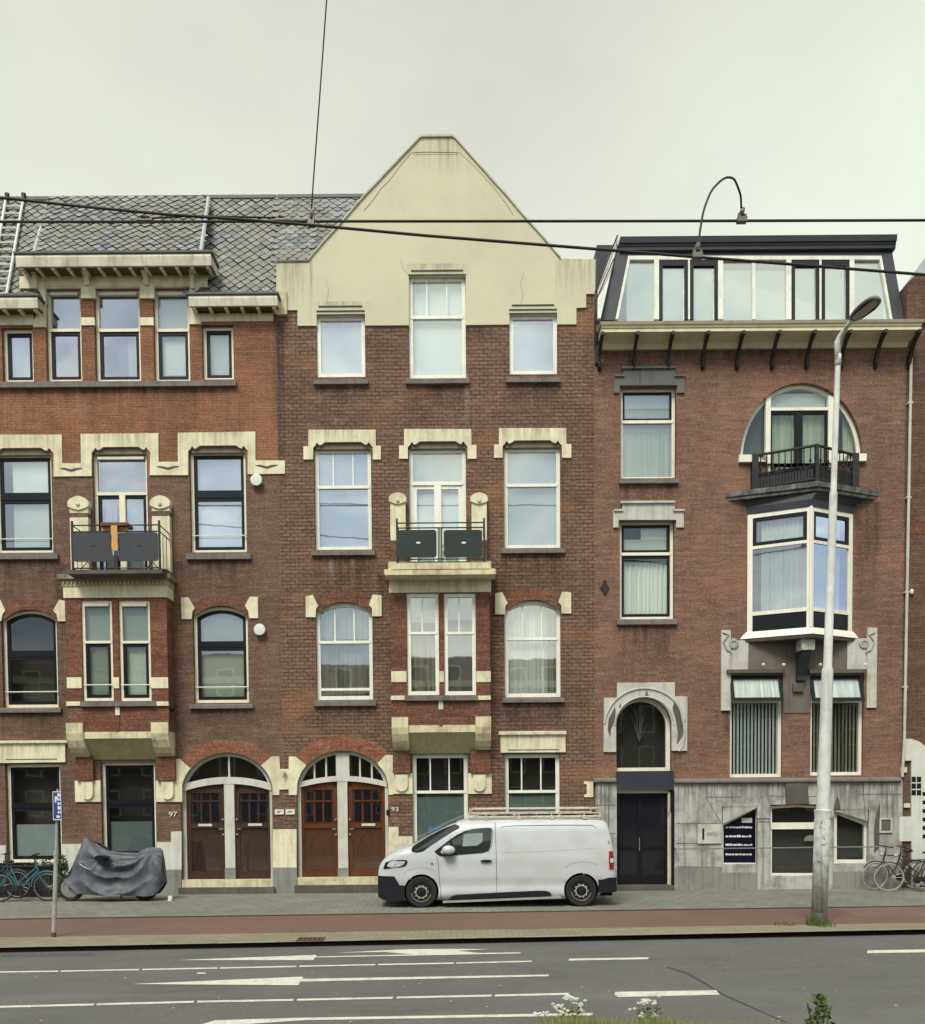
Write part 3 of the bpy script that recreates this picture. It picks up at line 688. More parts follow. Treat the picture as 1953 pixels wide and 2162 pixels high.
# ---- double door with fanlight
def double_door(root, uL, uR, uc, vtop, vsp, vthr, mat, leafs, fan, colr='door_white', groundv=1885):
    x0, x1, xc = P(uL, 1760).x, P(uR, 1760).x, P(uc, 1760).x
    zt, zs, zb = P(uc, vtop).z, P(uc, vsp).z, P(uc, vthr).z
    fr = MB(); yf = .13
    O = arc(x0, x1, zb, zt, zt-zs, 28, True); t_ = .085
    I = arc(x0+t_, x1-t_, zb, zt-t_, zt-t_-(zs), 28, True)
    fr.ring(O, I, yf, yf+.12)
    # transom: curved moulding between door leaves and fanlight
    z_e, z_c = P(uc, fan['ve']).z, P(uc, fan['vc']).z; n = 20
    def zc_(x, a, b): s = (x-xc)/((x1-x0)/2); return b-(b-a)*s*s
    for i in range(n):
        xa = x0+.03+(x1-x0-.06)*i/n; xb = x0+.03+(x1-x0-.06)*(i+1)/n
        fr.prism([(xa, zc_(xa, z_e, z_c)-fan['th']), (xb, zc_(xb, z_e, z_c)-fan['th']), (xb, zc_(xb, z_e, z_c)), (xa, zc_(xa, z_e, z_c))], yf-.03, yf+.1)
    mp0, mp1 = P(leafs[1], 1760).x, P(leafs[2], 1760).x
    zp = P(uc, 1833).z
    fr.box(mp0, mp1, yf-.02, yf+.1, zp, zc_(xc, z_e, z_c)-.02)
    if fan.get('post'):
        fr.box(P(fan['post'][0], 1620).x, P(fan['post'][1], 1620).x, yf-.025, yf+.1, z_c-.03, zt-t_*.6)
    for b in fan['bars']:
        xb = P(b, 1620).x; s = (xb-xc)/((x1-x0)/2-t_); fr.box(xb-.02, xb+.02, yf+.02, yf+.08, zc_(xb, z_e, z_c)-.01, zs+(zt-t_*.6-zs)*math.sqrt(max(0, 1-s*s)))
    door = fr.build('door_frame', M[colr], root)
    g = MB(); g.add([(p[0], yf+.06, p[1]) for p in I], [list(range(len(I)))]); g.build('fanlight_pane', M['glass_d'], door)
    sb = MB(); sb.box(mp0-.01, mp1+.01, yf-.04, yf+.1, zb-.2, zp); sb.build('post_base', M['plinth'], door)
    sb = MB(); sb.box(x0, x1, -.03, .3, P(uc, vthr+16).z, zb); sb.build('threshold', CW, door)
    sb = MB(); sb.box(x0-.05, x1+.05, -.16, .3, -.03, P(uc, vthr+16).z+.004); sb.build('doorstep', M['stone_dark'], root)
    for k, (a, b) in enumerate(((leafs[0], leafs[1]), (leafs[2], leafs[3]))):
        xa, xb = P(a, 1760).x, P(b, 1760).x; w_ = xb-xa
        top = [(xb-(xb-xa)*i/10, zc_(xb-(xb-xa)*i/10, z_e, z_c)-fan['th']+.01) for i in range(11)]
        lf = MB(); yl = yf+.05
        zg0, zg1 = P(uc, 1738).z, P(uc, 1693).z
        # leaf body with openings: stiles and rails proud of a backing board
        lf.prism([(xa, zb), (xb, zb)]+top, yl+.03, yl+.06)
        st = .11
        zrail = P(uc, 1741).z
        lf.box(xa, xa+st, yl, yl+.03, zb, min(top[-1][1], top[0][1])); lf.box(xb-st, xb, yl, yl+.03, zb, min(top[-1][1], top[0][1])-.0)
        lf.box(xa+st, xb-st, yl+.001, yl+.03, zb, zb+.2); lf.box(xa+st, xb-st, yl+.001, yl+.03, zrail-.09, zrail+.02)
        ztop_ = min(top[0][1], top[-1][1]); lf.prism([(xa+st, ztop_-.07), (xb-st, ztop_-.07)]+[(min(max(px_, xa+st), xb-st), pz) for px_, pz in top], yl+.001, yl+.03)
        leaf = lf.build('door_leaf', mat, door)
        # tudor arch groove on lower panel
        gr = MB(); cx = (xa+xb)/2; pts = []
        for i in range(13):
            t = -1+2*i/12; pts.append((cx+t*w_*.36, yl+.028, zb+.22+.85*(1-abs(t)**2.2)))
        gr.tube(pts, .012, 5); gr.build('panel_moulding', mat, leaf)
        # glazed grid
        gl = MB(); bx0, bx1 = xa+st+.03, xb-st-.03; n = 3; w3 = (bx1-bx0)/n
        zz0, zz1 = P(uc, 1735).z, P(uc, 1695).z; yy0, yy1 = P(uc, 1688).z, P(uc, 1668).z
        for i in range(n):
            gl.box(bx0+i*w3+.022, bx0+(i+1)*w3-.022, yl+.02, yl+.027, zz0, zz1)
            gl.box(bx0+i*w3+.03, bx0+(i+1)*w3-.03, yl+.02, yl+.027, yy0, yy1-(.04 if ((i == 0) == (k == 0)) and i != 1 else 0))
        gl.build('door_light', M['glass_dark'], leaf)
        gb = MB(); zz = P(uc, 1691.5).z; gb.box(bx0-.02, bx1+.02, yl-.004, yl+.03, zz-.014, zz+.014)
        for i in range(1, n): gb.box(bx0+i*w3-.02, bx0+i*w3+.02, yl+.004, yl+.03, zz0-.02, zz1)
        gb.build('door_bars', mat, leaf)
        lp = MB(); zl = P(uc, 1742).z; cxl = cx+(-.02 if k == 0 else .03); lp.box(cxl-.17, cxl+.17, yl-.018, yl, zl-.03, zl+.03); 
        if mat is M['door_dark'] or k: lp.build('letter_plate', M['brass'], leaf)
        hd = MB(); xh = xb-.05 if k == 0 else xa+.05
        for v in (1731, 1763): c = P(uc, v); hd.lathe([(.02, .0), (.026, -.02), (.024, -.045), (.01, -.055)], (xh, yl, c.z), 'y', 10)
        c = P(uc, 1751).z; hd.tube([(xh, yl, c), (xh, yl-.05, c), (xh+(-.1 if k == 0 else .1), yl-.05, c)], .011, 6)
        hd.build('door_handle', M['steel'], leaf)
    return door
mg = NT('dark door glass'); mg.col((.012, .012, .018)); M['glass_dark'] = mg.fin(.08, 0, .6)
double_door(h1, 383, 575.5, 479.3, 1589, 1674, 1857, M['door_dark'], (390, 472, 493, 573), dict(ve=1656, vc=1640, th=.17, bars=(480,)))
# dark backing behind the doors keeps the fanlight dark
# ---- ornaments around door arch and lower wall
C = lambda r, pts, yf=-.03, d=.05, m_=None, nm='cream_block': slab(r, nm, pts, yf, d, m_ or CREAM)
def ellpts(uc, half, vtop, vsp, u_from, u_to, n=8, grow=0):
    out = []
    for i in range(n+1):
        u = u_from+(u_to-u_from)*i/n; s = (u-uc)/(half+grow); out.append((u, vsp-(vsp-vtop+grow)*math.sqrt(max(0, 1-s*s))))
    return out
e_ = ellpts(479.3, 96.5, 1589, 1674, 402, 383.5, 8, .5)
C(h1, [(369, 1602), (380, 1603)]+e_+[(383, 1690), (369, 1690)])
e_ = ellpts(479.3, 96.5, 1589, 1674, 552, 575, 8, .5)
C(h1, e_[::-1]+[(574, 1597), (589.5, 1597), (591, 1623), (600, 1623.5), (600, 1667), (589.5, 1667), (589.5, 1678.5), (575.2, 1678.5)][0:0]+[(551, 1616), (574, 1597), (589.6, 1597), (591, 1623.5), (600, 1623.7), (600, 1666.9), (589.6, 1667), (589.6, 1678.5), (575.4, 1678.5)])
C(h1, [(576.5, 1751), (600, 1750.7), (600, 1831.7), (576.5, 1831.7)])
rslab(h1, 'plinth', 575.8, 1831.7, 600, 1886, -.05, .07, M['plinth'])
rslab(h1, 'plinth', 331, 1836, 383, 1890, -.05, .07, M['plinth'])
C(h1, [(331, 1778), (361, 1778), (361, 1756), (383, 1755), (383, 1836), (331, 1836)], m_=M['plinth_white'], nm='white_plinth')
rslab(h1, 'plinth', -330, 1850, 331, 1893, -.05, .07, M['soil'])
C(h1, [(131, 1782), (214, 1782), (214, 1850), (131, 1850)], -.02, m_=M['plinth_white'], nm='white_plinth')
C(h1, [(-73, 1785), (12, 1785), (12, 1850), (-73, 1850)], -.02, m_=M['plinth_white'], nm='white_plinth')
# head block of the left ground window
slab(h1, 'window_head', [(-70, 1567), (139, 1564), (139, 1569), (137, 1571), (137.5, 1609), (-70, 1612)], -.05, .07, CREAM)
rslab(h1, 'window_head', -72, 1563.5, 141, 1569, -.11, .1, CREAM)
rslab(h1, 'head_groove', 12, 1602, 120, 1604, -.055, .01, M['stone_dark'])

# ---- balconied bay of house 1 and of house 2, same build
def bay(root, uc, hw, yb, v, k, reds, piers, ghost=''):
    """uc centre, hw half width (px, at bay front), yb front plane, v dict of rows"""
    ul, ur = uc-hw, uc+hw
    R = lambda nm, a, b, c, d, y_, dep, m_: rslab(root, nm, a, b, c, d, y_, dep, m_)
    pw = k['pier']
    xs0, xs1 = P(ul, 1400, yb).x, P(ur, 1400, yb).x
    # shell: side cheeks, piers
    wins = []
    for (a, b) in k['wins']:
        wins.append(window(root, a, v['w0'], b, v['w1'], y=yb, rec=.05, fm=k['fm'], fw=k.get('fw', .065), trans=v['tr'], tw=.06, lo_sash=k['sash'], bars=k['bars'].get(a, ()), glass=k['glass'],
                           rollerbox=k.get('box', False), safety=k.get('safety'), inside=k['inside'].get(a)))
    z0, z1 = P(uc, v['apron'], yb).z, P(uc, v['frieze1'], yb).z
    wall_sheet(root, 'bay_wall', xs0, xs1, z0, z1, wins, M[reds], y=yb, rev=.06)
    mb = MB()
    for xx in (xs0, xs1):
        mb.add([(xx, yb, z0), (xx, .0, z0), (xx, .0, z1), (xx, yb, z1)], [(0, 1, 2, 3)])
    mb.build('bay_cheeks', M[reds], root)
    # frieze, dentils and slab
    rp = lambda nm, va, vb, ov, m_: _slab(nm, va, vb, ov, m_)
    def _slab(nm, va, vb, ov, m_):
        za, zb_ = P(uc, va, yb).z, P(uc, vb, yb).z
        q = MB(); q.box(xs0-ov, xs1+ov, yb-ov, .0, zb_, za); return q.build(nm, m_, root)
    _slab('bay_frieze', v['frieze0'], v['frieze1'], .03, CREAM)
    zf1, zf0 = P(uc, v['dent0'], yb).z, P(uc, v['frieze0'], yb).z
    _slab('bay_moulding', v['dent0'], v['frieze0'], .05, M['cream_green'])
    q = MB(); n = 26
    for i in range(n):
        xx = xs0-.05+(xs1-xs0+.1)*(i+.5)/n; q.blob((xx, yb-.06, (zf0+zf1)/2), .026, .03, (zf1-zf0)*.32, 6)
    q.build('bay_dentils', CW, root, smooth=True)
    _slab('balcony_slab', v['slab0'], v['dent0'], .13, k['slabm'])
    _slab('balcony_slab', v['slab00'], v['slab0'], .04, k['slabm2'])
    # bands, sill, apron, consoles
    for (a, b) in k['bands']: R('cream_band', a, v['band0'], b, v['band1'], yb-.02, .04, CREAM)
    R('sill', ul+28, v['w1']+1, ur-26, v['w1']+11, yb-.09, .12, M['sillstone'])
    R('cream_band', ul-1, v['w1']+1, ul+28, v['w1']+10, yb-.05, .08, CREAM); R('cream_band', ur-26, v['w1']+1, ur+1, v['w1']+10, yb-.05, .08, CREAM)
    R('keystone', uc-4.5, v['w1']+12, uc+5, v['w1']+30, yb-.03, .05, CREAM)
    R('apron_rib', uc-4, v['w1']+30, uc+4, v['apron'], yb-.015, .03, M['brick_red'])
    # the soffit: sloped slab from front edge back to the wall
    zA, zB, zC = P(uc, v['beam0'], yb).z, P(uc, v['beam1'], yb).z, P(uc, v['soff'], 0).z
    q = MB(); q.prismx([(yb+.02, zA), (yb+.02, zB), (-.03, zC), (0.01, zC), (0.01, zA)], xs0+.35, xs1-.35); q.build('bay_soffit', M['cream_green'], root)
    q = MB(); q.box(xs0+.35, xs1-.35, yb-.005, yb+.02, zB, zA); q.build('bay_beam', CW, root)
    # scroll consoles
    for s_, (a, b) in enumerate(k['cons']):
        xa, xb = P(a, 1550, yb).x, P(b, 1550, yb).x
        zt_, zb_ = P(uc, v['cons0'], yb).z, P(uc, v['cons1'], yb*.6).z
        H = zt_-zb_; pr = [(yb-.07, zt_), (yb-.07, zt_-.32*H), (yb-.03, zt_-.52*H), (yb+.06, zt_-.74*H), (yb+.17, zt_-.9*H), (yb+.26, zb_+.03), (-.16, zb_), (0.0, zb_), (0.0, zt_)]
        q = MB(); q.prismx(pr, xa, xb); q.build('console', CW, root)
    # lower piers below consoles with tongue blocks
    for (a, b) in piers:
        R('pier', a, v['cons1']-2, b, v['tng0'], -.13, .15, M['brick_red'])
    for (a, b), (c, d_) in zip(k['blocks'], k['tong']):
        R('cream_block', a, v['tng0'], b, v['tng1'], -.045, .06, CREAM)
        xa, xb = P(c, 1660, -.08).x, P(d_, 1660, -.08).x; za, zb_ = P(c, v['tng0']+2, -.08).z, P(c, v['tng1']-5, -.08).z
        r_ = (xb-xa)/2; cx = (xa+xb)/2; pts = [(xb, za), (xa, za), (xa, zb_+r_)]+[(cx-r_*math.cos(t*PI/8), zb_+r_-r_*math.sin(t*PI/8)) for t in range(1, 8)]+[(xb, zb_+r_)]
        q = MB(); q.prism(pts, -.10, -.04); q.build('tongue_ornament', CREAM, root)
    return xs0, xs1

def post(root, ua, ub, vcap, vbot, y, band=None):
    x0, x1 = P(ua, 1130, y).x, P(ub, 1130, y).x; zt_, zb_ = P(ua, vcap, y).z, P(ua, vbot, y).z
    w_ = x1-x0; q = MB(); q.box(x0, x1, y, -0.0, zb_, zt_-.22); o = q.build('balcony_post', CREAM, root)
    q = MB(); pts = []
    cx = (x0+x1)/2
    prof = [(-.56, -.30), (-.58, -.2), (-.52, -.12), (-.38, -.06), (-.2, -.02), (0, 0), (.2, -.02), (.38, -.06), (.52, -.12), (.58, -.2), (.56, -.30), (.3, -.36), (0, -.4), (-.3, -.36)]
    q.prism([(cx+a*w_, zt_+b*w_*1.9) for a, b in prof], y-.04, 0); q.build('post_cap', CREAM, o)
    q = MB(); q.blob((cx, y-.05, zt_-.2), .05, .03, .05, 8); q.build('carved_boss', CW, o)
    if band:
        za, zb2 = P(ua, band[0], y).z, P(ua, band[1], y).z; q = MB(); q.box(x0-.004, x1+.004, y-.006, 0, zb2, za); q.build('brick_band', M['brick1'], o)
    return o

# bay 1
bay(h1, 247.5, 106.5, -.45, dict(w0=1267, w1=1480, tr=1355, apron=1545, frieze0=1238, frieze1=1262, dent0=1224, slab0=1214, slab00=1203, band0=1430, band1=1453, beam0=1545, beam1=1559, soff=1604, cons0=1526, cons1=1597, tng0=1648, tng1=1693),
    dict(pier=30, wins=((173, 238), (252, 318)), fm='frame1', sash='black', bars={}, glass='glass_d', box=True, safety=1446,
         inside={173: [('blind', 1270, 1478, 'blind_g')], 252: [('blind', 1270, 1478, 'blind_g')]},
         slabm=M['moss'], slabm2=M['stone_dark'], bands=((141, 172), (239, 251), (319, 354.5)), cons=((142, 177), (321, 357)), blocks=((158, 212), (329, 384)), tong=((172, 196), (341, 366))),
    'brick_red', ((160, 196), (330, 369)))
post(h1, 148, 186.5, 1048, 1216, -.16, band=(1083, 1092)); post(h1, 321.5, 358.5, 1047, 1216, -.16, band=(1079, 1089))

def railing(root, ul, ur, v0, v1, vbot, y, ms, panels, pm, posts, logo=None, brace=False):
    x0, x1 = P(ul, v0, y).x, P(ur, v0, y).x
    z0, z1, zb = P(ul, v0, y).z, P(ul, v1, y).z, P((ul+ur)/2, vbot, y).z
    q = MB()
    for z in (z0, z1, zb+.04):
        q.tube([(x0, y, z), (x1, y, z)], .016, 6); 
        for xx in (x0, x1): q.tube([(xx, y, z), (xx, -.1, z)], .014, 6)
    for xx in (x0, x1): q.box(xx-.022, xx+.022, y-.02, y+.02, zb-.05, z0+.1)
    for u in posts: xx = P(u, v1, y).x; q.box(xx-.014, xx+.014, y-.012, y+.012, zb-.04, z1)
    if brace:
        for u in (185, 322):
            xx = P(u, 1190, y).x
            for s in (-1, 1): q.tube([(xx, y, P(u, 1186, y).z), (xx+s*.16, y-.01, P(u, 1203, y).z)], .01, 5)
    for t in (2, 4):
        for xx in (x0, x1): q.tube([(xx, y+(-.1-y)*t/6, zb), (xx, y+(-.1-y)*t/6, z1)], .008, 4)
    rl = q.build('railing', M['iron'], root)
    for (a, b, c, d) in panels:
        xa, xb, za, zb2 = RC(a, b, c, d, y-.02); r = .06
        pts = []
        for (cx, cz, s0) in ((xb-r, zb2-r, 0), (xa+r, zb2-r, 90), (xa+r, za+r, 180), (xb-r, za+r, 270)):
            for t in range(4): an = math.radians(s0+30*t); pts.append((cx+r*math.cos(an), cz+r*math.sin(an)))
        q = MB(); q.prism(pts, y-.03, y-.018); pn = q.build('railing_panel', M[pm], rl)
        if logo:
            q = MB(); cx = (xa+xb)/2+.02; cz = (za+zb2)/2+.02; q.lathe([(.055, 0), (.055, -.004)], (cx, y-.031, cz), 'y', 12)
            for i, vv in enumerate(q.v): q.v[i] = (vv[0], vv[1], cz+(vv[2]-cz)*.42)
            q.build('handle_hole', M[logo], pn)
    return rl
railing(h1, 152, 336, 1109.5, 1123, 1203, -.85, None, ((154, 1124, 237, 1186), (250, 1124, 334, 1185)), 'panel_grey', (242, 246), logo='iron', brace=True)
q = MB(); x0, x1 = P(118, 1210, -.85).x, P(340, 1210, -.95).x
q.box(x0+.3, x1+.02, -.95, -.45, P(240, 1212, -.9).z, P(240, 1204, -.9).z); q.build('balcony_slab', M['stone_dark'], h1)

# table standing folded on the balcony rail
t = thing('folding_table', 'brown folding table with yellow wooden leg leaning behind the left balcony railing', 'table', P(241, 1190, -.7))
x0, x1, z0, z1 = RC(213, 1104.5, 270, 1110, -.9)
q = MB(); q.box(x0, x1, -.93, -.55, z0, z1+.01); q.build('tabletop', M['wood_b'], t)
x0, x1, z0, z1 = RC(214, 1111, 270, 1121, -.8); q = MB(); q.box(x0, x1, -.82, -.78, z0, z1); q.build('apron', M['wood_y'], t)
x0, x1, z0, z1 = RC(235.5, 1110, 249.5, 1163, -.9)
q = MB(); q.prism([(x0+.012, z0), (x1-.01, z0), (x1, z0+.1), (x1-.012, z0+.2), (x1, z0+.3), (x1-.01, z0+.4), (x1-.01, z1), (x0, z1), (x0, z0+.4), (x0+.015, z0+.3), (x0+.004, z0+.15)], -.93, -.89); q.build('leg', M['wood_y'], t)

# ---- cornices and roof of house 1
def cornice(root, u0, u1, vt, vf0, vf1, vs, vb, yf=-.42, dent=None, closeL=False):
    x0, x1 = P(u0, vt, yf).x, P(u1, vt, yf).x; um = (u0+u1)/2
    z = lambda v, y: P(um, v, y).z
    q = MB(); q.prismx([(yf-.04, z(vt, yf)), (yf-.04, z(vt+4, yf)), (yf, z(vf0, yf)), (.1, z(vf0, yf)), (.1, z(vt, yf))], x0-.04, x1+.04); q.build('gutter', M['lead_dark'], root)
    q = MB(); q.prismx([(yf, z(vf0, yf)-.002), (yf-.02, z(vf0, yf)-.06), (yf+.01, z(vf1, yf)), (yf+.07, z(vf1, yf)), (yf+.07, z(vf1, yf)+.05), (.05, z(vf1, yf)+.05), (.05, z(vf0, yf)-.002)], x0, x1); q.build('cornice', M['white_c'], root)
    q = MB(); q.box(x0+.03, x1-.03, yf+.072, -.0, z(vf1, yf)+.03, z(vf1, yf)+.048); q.build('soffit', M['soffit_shade'], root)
    n = max(2, int((x1-x0)/ (dent or .36)))
    rslab(root, 'soffit_shade_board', u0+6, vf1-4, u1-6, vs, -.025, .03, M['soffit_shade'])  # dark board paints the shade between the modillions
    for i in range(n+1):
        q = MB(); xx = x0+.1+(x1-x0-.2)*i/n; q.prismx([(yf+.06, z(vf1, yf)+.045), (yf+.06, z(vf1, yf)-.04), (-.05, z(vs, -.05)), (.03, z(vs, 0)), (.03, z(vf1, yf)+.045)], xx-.035, xx+.035); q.build('modillion', CREAM, root)
    rslab(root, 'frieze', u0+8, vs-3, u1-8, vb, -.03, .06, CREAM)
M['soffit_shade'] = paint('shade brown soffit', (.12, .085, .05), (.05, .04, .025), .5, .8, 3)  # brown tone paints eave shade onto the soffit and its board
M['lead_dark'] = paint('dark lead', (.10, .10, .10), (.04, .04, .04), .5, .6, 2)
M['white_c'] = paint('weathered cornice paint', (.62, .61, .47), (.22, .19, .12), .7, .65, 1.6)
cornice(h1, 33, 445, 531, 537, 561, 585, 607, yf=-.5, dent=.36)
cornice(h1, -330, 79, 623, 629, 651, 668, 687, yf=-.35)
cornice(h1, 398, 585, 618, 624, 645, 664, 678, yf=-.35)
# dormer face with flared cheeks
slab(h1, 'dormer_face', [(47, 575), (442, 575), (432, 595), (412, 614), (401, 626), (398, 690), (420, 690), (420, 676), (427, 676), (427, 684), (400, 684), (400, 604), (324, 604), (324, 626), (296, 626), (296, 604), (199.5, 604), (199.5, 626), (171.5, 626), (171.5, 604), (96.5, 604), (96.5, 688), (70, 688), (70, 668), (88, 640), (78, 612), (60, 594)][:8][:2]+[(432, 597), (410, 616), (400, 636), (400, 604), (96, 604), (96, 640), (84, 616), (62, 597)], -.05, .08, CREAM)
for a, b in ((171.5, 199.5), (296, 324)):
    rslab(h1, 'cream_pilaster', a-1, 600, b+1, 629, -.06, .08, CREAM); rslab(h1, 'cream_band', a, 670, b, 686.5, -.03, .05, CREAM)
    q = MB(); xa, xb, za, zb_ = RC(a+9, 578, b-9, 604, -.05); q.prismx([(-.3, zb_), (-.3, zb_-.07), (-.17, zb_-.12), (-.12, za), (-.05, za), (-.05, zb_)], xa, xb); q.build('bracket', CREAM, h1)
for a in (72, 404):
    q = MB(); xa, xb, za, zb_ = RC(a, 566, a+9, 612, -.05); q.prismx([(-.38, zb_), (-.38, zb_-.1), (-.2, zb_-.2), (-.14, za), (-.05, za), (-.05, zb_)], xa, xb); q.build('bracket', CREAM, h1)
slab(h1, 'cream_pilaster', [(88, 636), (96, 625), (96, 690), (70, 690), (70, 680)], -.04, .06, CREAM)
slab(h1, 'cream_pilaster', [(400, 625), (401, 636), (424, 672), (424, 684), (400, 684)], -.04, .06, CREAM)
# roof
M['roof_gap'] = paint('dark roof felt', (.028, .028, .028), (.06, .06, .05), .5, .9, 3)
ms = NT('slate'); ri = ms.n('ShaderNodeNewGeometry').outputs['Random Per Island']
pp = ms.pos(); b_ = ms.mix(ms.ramp(ri, 0, 1), (.11, .12, .13), (.26, .27, .265))
b_ = ms.mix(ms.ramp(ms.noise(pp, 1.1, 5, .65), .42, .62, 0, .8), b_, (.20, .195, .14)); b_ = ms.mix(ms.ramp(ms.noise(pp, 14, 4, .7), .5, .75, 0, .6), b_, (.08, .08, .07))
ms.col(b_); ms.bump(ms.noise(pp, 40, 3), .3, .004); M['slate'] = ms.fin(.6, 0, .4)
def slate_roof(root, quad, size=.27, name='roof_slates', und=True, round_=False, clip=None):
    """quad: bottom left, bottom right, top right, top left (world)"""
    a, b, c, d = [Vector(p) for p in quad]
    ux = (b-a).normalized(); up_ = ((d-a)-ux*(d-a).dot(ux)); hgt = up_.length; up_.normalize(); nn = ux.cross(up_).normalized()
    if nn.y > 0: nn = -nn
    q = MB(); s = size; rows = int(hgt/(s*.5))+1
    def inside(x, h):
        t = h/hgt; l_ = (d-a).dot(ux)*t; r_ = (b-a).length+((c-b).dot(ux))*t; return l_-.02 <= x <= r_+.02 and 0 <= h <= hgt+.02
    for r in range(rows+1):
        h = r*s*.5
        W = max((b-a).length, (c-a).dot(ux))+1; x = min(0, (d-a).dot(ux))-.5+(s*.5 if r % 2 else 0)
        while x < W:
            if inside(x, h+.05):
                j = random.uniform(-.006, .006); jl = random.uniform(.8, 1.25); h_j = random.uniform(-.003, .003)
                if random.random() < .004: h_j = -.04
                pts = [(-.47, .03), (-.1, -.36), (0, -.41), (.1, -.36), (.47, .03), (.02, .47), (-.02, .47)] if not round_ else [(-.47, .12), (-.44, -.12), (-.26, -.36), (0, -.44), (.26, -.36), (.44, -.12), (.47, .12), (0, .5)]
                vs = []
                for (px_, pz) in pts:
                    t = (pz+.5)/1.5; lift = .034*(1-t)*jl+.004
                    vs.append(a+ux*(x+px_*s*.99+j)+up_*(h+pz*s*.99+h_j)+nn*(lift+j))
                q.add(vs, [list(range(len(vs)))])
            x += s
    o = q.build(name, M['slate'], root)
    if und:
        q = MB(); q.add([a, b, c, d], [(0, 1, 2, 3)]); q.build('roof_deck', M['roof_gap'], root)
    return o
yr = 1.5
zr = lambda u, v, y: P(u, v, y)
def Pt(u, v, y): return tuple(P(u, v, y))
slate_roof(h1, [Pt(-200, 624, .0), Pt(95, 624, .0), Pt(108, 415, yr), Pt(-170, 415, yr)], size=.25)
slate_roof(h1, [Pt(395, 620, .0), Pt(600, 620, .0), Pt(600, 413, yr), Pt(430, 413, yr)], size=.25)
slate_roof(h1, [Pt(70, 534, -.3), Pt(425, 534, -.3), Pt(439, 413, yr-.35), Pt(104, 415, yr-.35)], size=.245)
q = MB(); q.tube([Pt(103, 428, yr-.4), Pt(72, 533, -.32)], .045, 6); q.build('lead_hip', M['lead'], h1); q = MB(); q.tube([Pt(440, 418, yr-.4), Pt(424, 531, -.32)], .05, 6); q.build('lead_hip', M['lead'], h1)
q = MB(); a, b = P(-230, 413, yr), P(583, 411.5, yr); a.z = b.z; q.prismx([(yr-.12, a.z-.14), (yr-.1, a.z-.05), (yr, a.z-.01), (yr+4, a.z-.3), (yr+4, a.z-3)], a.x, b.x); 
q.build('ridge', M['lead_dark'], h1)
# dormer cheeks closing the projecting roof middle
q = MB()
for u0, u1 in ((72, 104), (425, 440)):
    q.add([Pt(u0, 534, -.31), Pt(u0, 534, .6), Pt(u1, 415, yr+.1), Pt(u1, 415, yr-.36)], [(0, 1, 2, 3)])
q.build('dormer_cheek', M['lead_dark'], h1)
q = MB(); q.box(XL1, XS-.02, .6, 10, 0, P(300, 600).z-.2); q.build('rear_mass', M['brick_side'], h1)
# room backing
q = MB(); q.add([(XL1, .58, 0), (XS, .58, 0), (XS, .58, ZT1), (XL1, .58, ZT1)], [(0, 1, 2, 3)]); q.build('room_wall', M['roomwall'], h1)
# vent caps
for u, v in ((541, 1013), (548, 1329)):
    c = P(u, v, -.12); q = MB(); q.lathe([(.07, .12), (.07, .04), (.135, .035), (.142, 0), (.135, -.02), (.06, -.028)], (c.x, -.12, c.z), 'y', 24)
    sharp(q.build('vent_cap', M['white_blob'], h1))
# security camera / small lamp at the bay corner
c = P(363, 1497, -.3); q = MB(); q.lathe([(.05, .06), (.065, 0), (.05, -.06), (.02, -.07)], (c.x, c.y, c.z), 'y', 12); q.tube([(c.x, c.y, c.z), (c.x-.05, 0, c.z+.05)], .015, 6); q.build('wall_lamp', M['black'], h1)

# house numbers
def text(s_, name, u, v, y, size, mat, root, rotz=0, sx=1):
    cu = bpy.data.curves.new(name, 'FONT'); cu.body = s_; cu.size = size; cu.extrude = .006; cu.align_x = 'CENTER'; cu.align_y = 'CENTER'
    to = bpy.data.objects.new(name, cu); COL.objects.link(to)
    bpy.context.view_layer.update()
    me = bpy.data.meshes.new_from_object(to.evaluated_get(bpy.context.evaluated_depsgraph_get()))
    bpy.data.objects.remove(to)
    c = P(u, v, y); off = wloc(root)
    mt = Matrix.Translation(c-off) @ Matrix.Rotation(rotz, 4, 'Z') @ Matrix.Rotation(PI/2, 4, 'X') @ Matrix.Diagonal((sx, 1, 1, 1))
    me.transform(mt); me.name = name; me.materials.clear(); me.materials.append(M[mat])
    o = bpy.data.objects.new(name, me); COL.objects.link(o); o.parent = root; return o
text('97', 'house_number', 365, 1719.5, -.03, .17, 'white_blob', h1, sx=1.25)
# name plates between the doors
for k, (a, b) in enumerate(((580, 599),)):
    pl = rslab(h1, 'name_plate', a, 1709, b, 1719.5, -.03, .03, M['white_blob'])
    q = MB(); x0, x1, z0, z1 = RC(a+4, 1711, b-4, 1717, -.034); q.box(x0, x1-.05, -.034, -.03, z0+.02, z0+.035); q.box(x0+.03, x1, -.034, -.03, z0+.045, z0+.055); q.build('plate_lettering', M['black'], pl)
c = P(600, 1636, -.05); q = MB(); q.tube([(c.x, -.04, c.z+.08), (c.x+.02, -.1, c.z+.02), (c.x-.01, -.1, c.z-.07)], .022, 6); q.blob((c.x+.03, -.09, c.z+.03), .04, .04, .04, 8); q.build('flag_holder', M['steel'], h1)
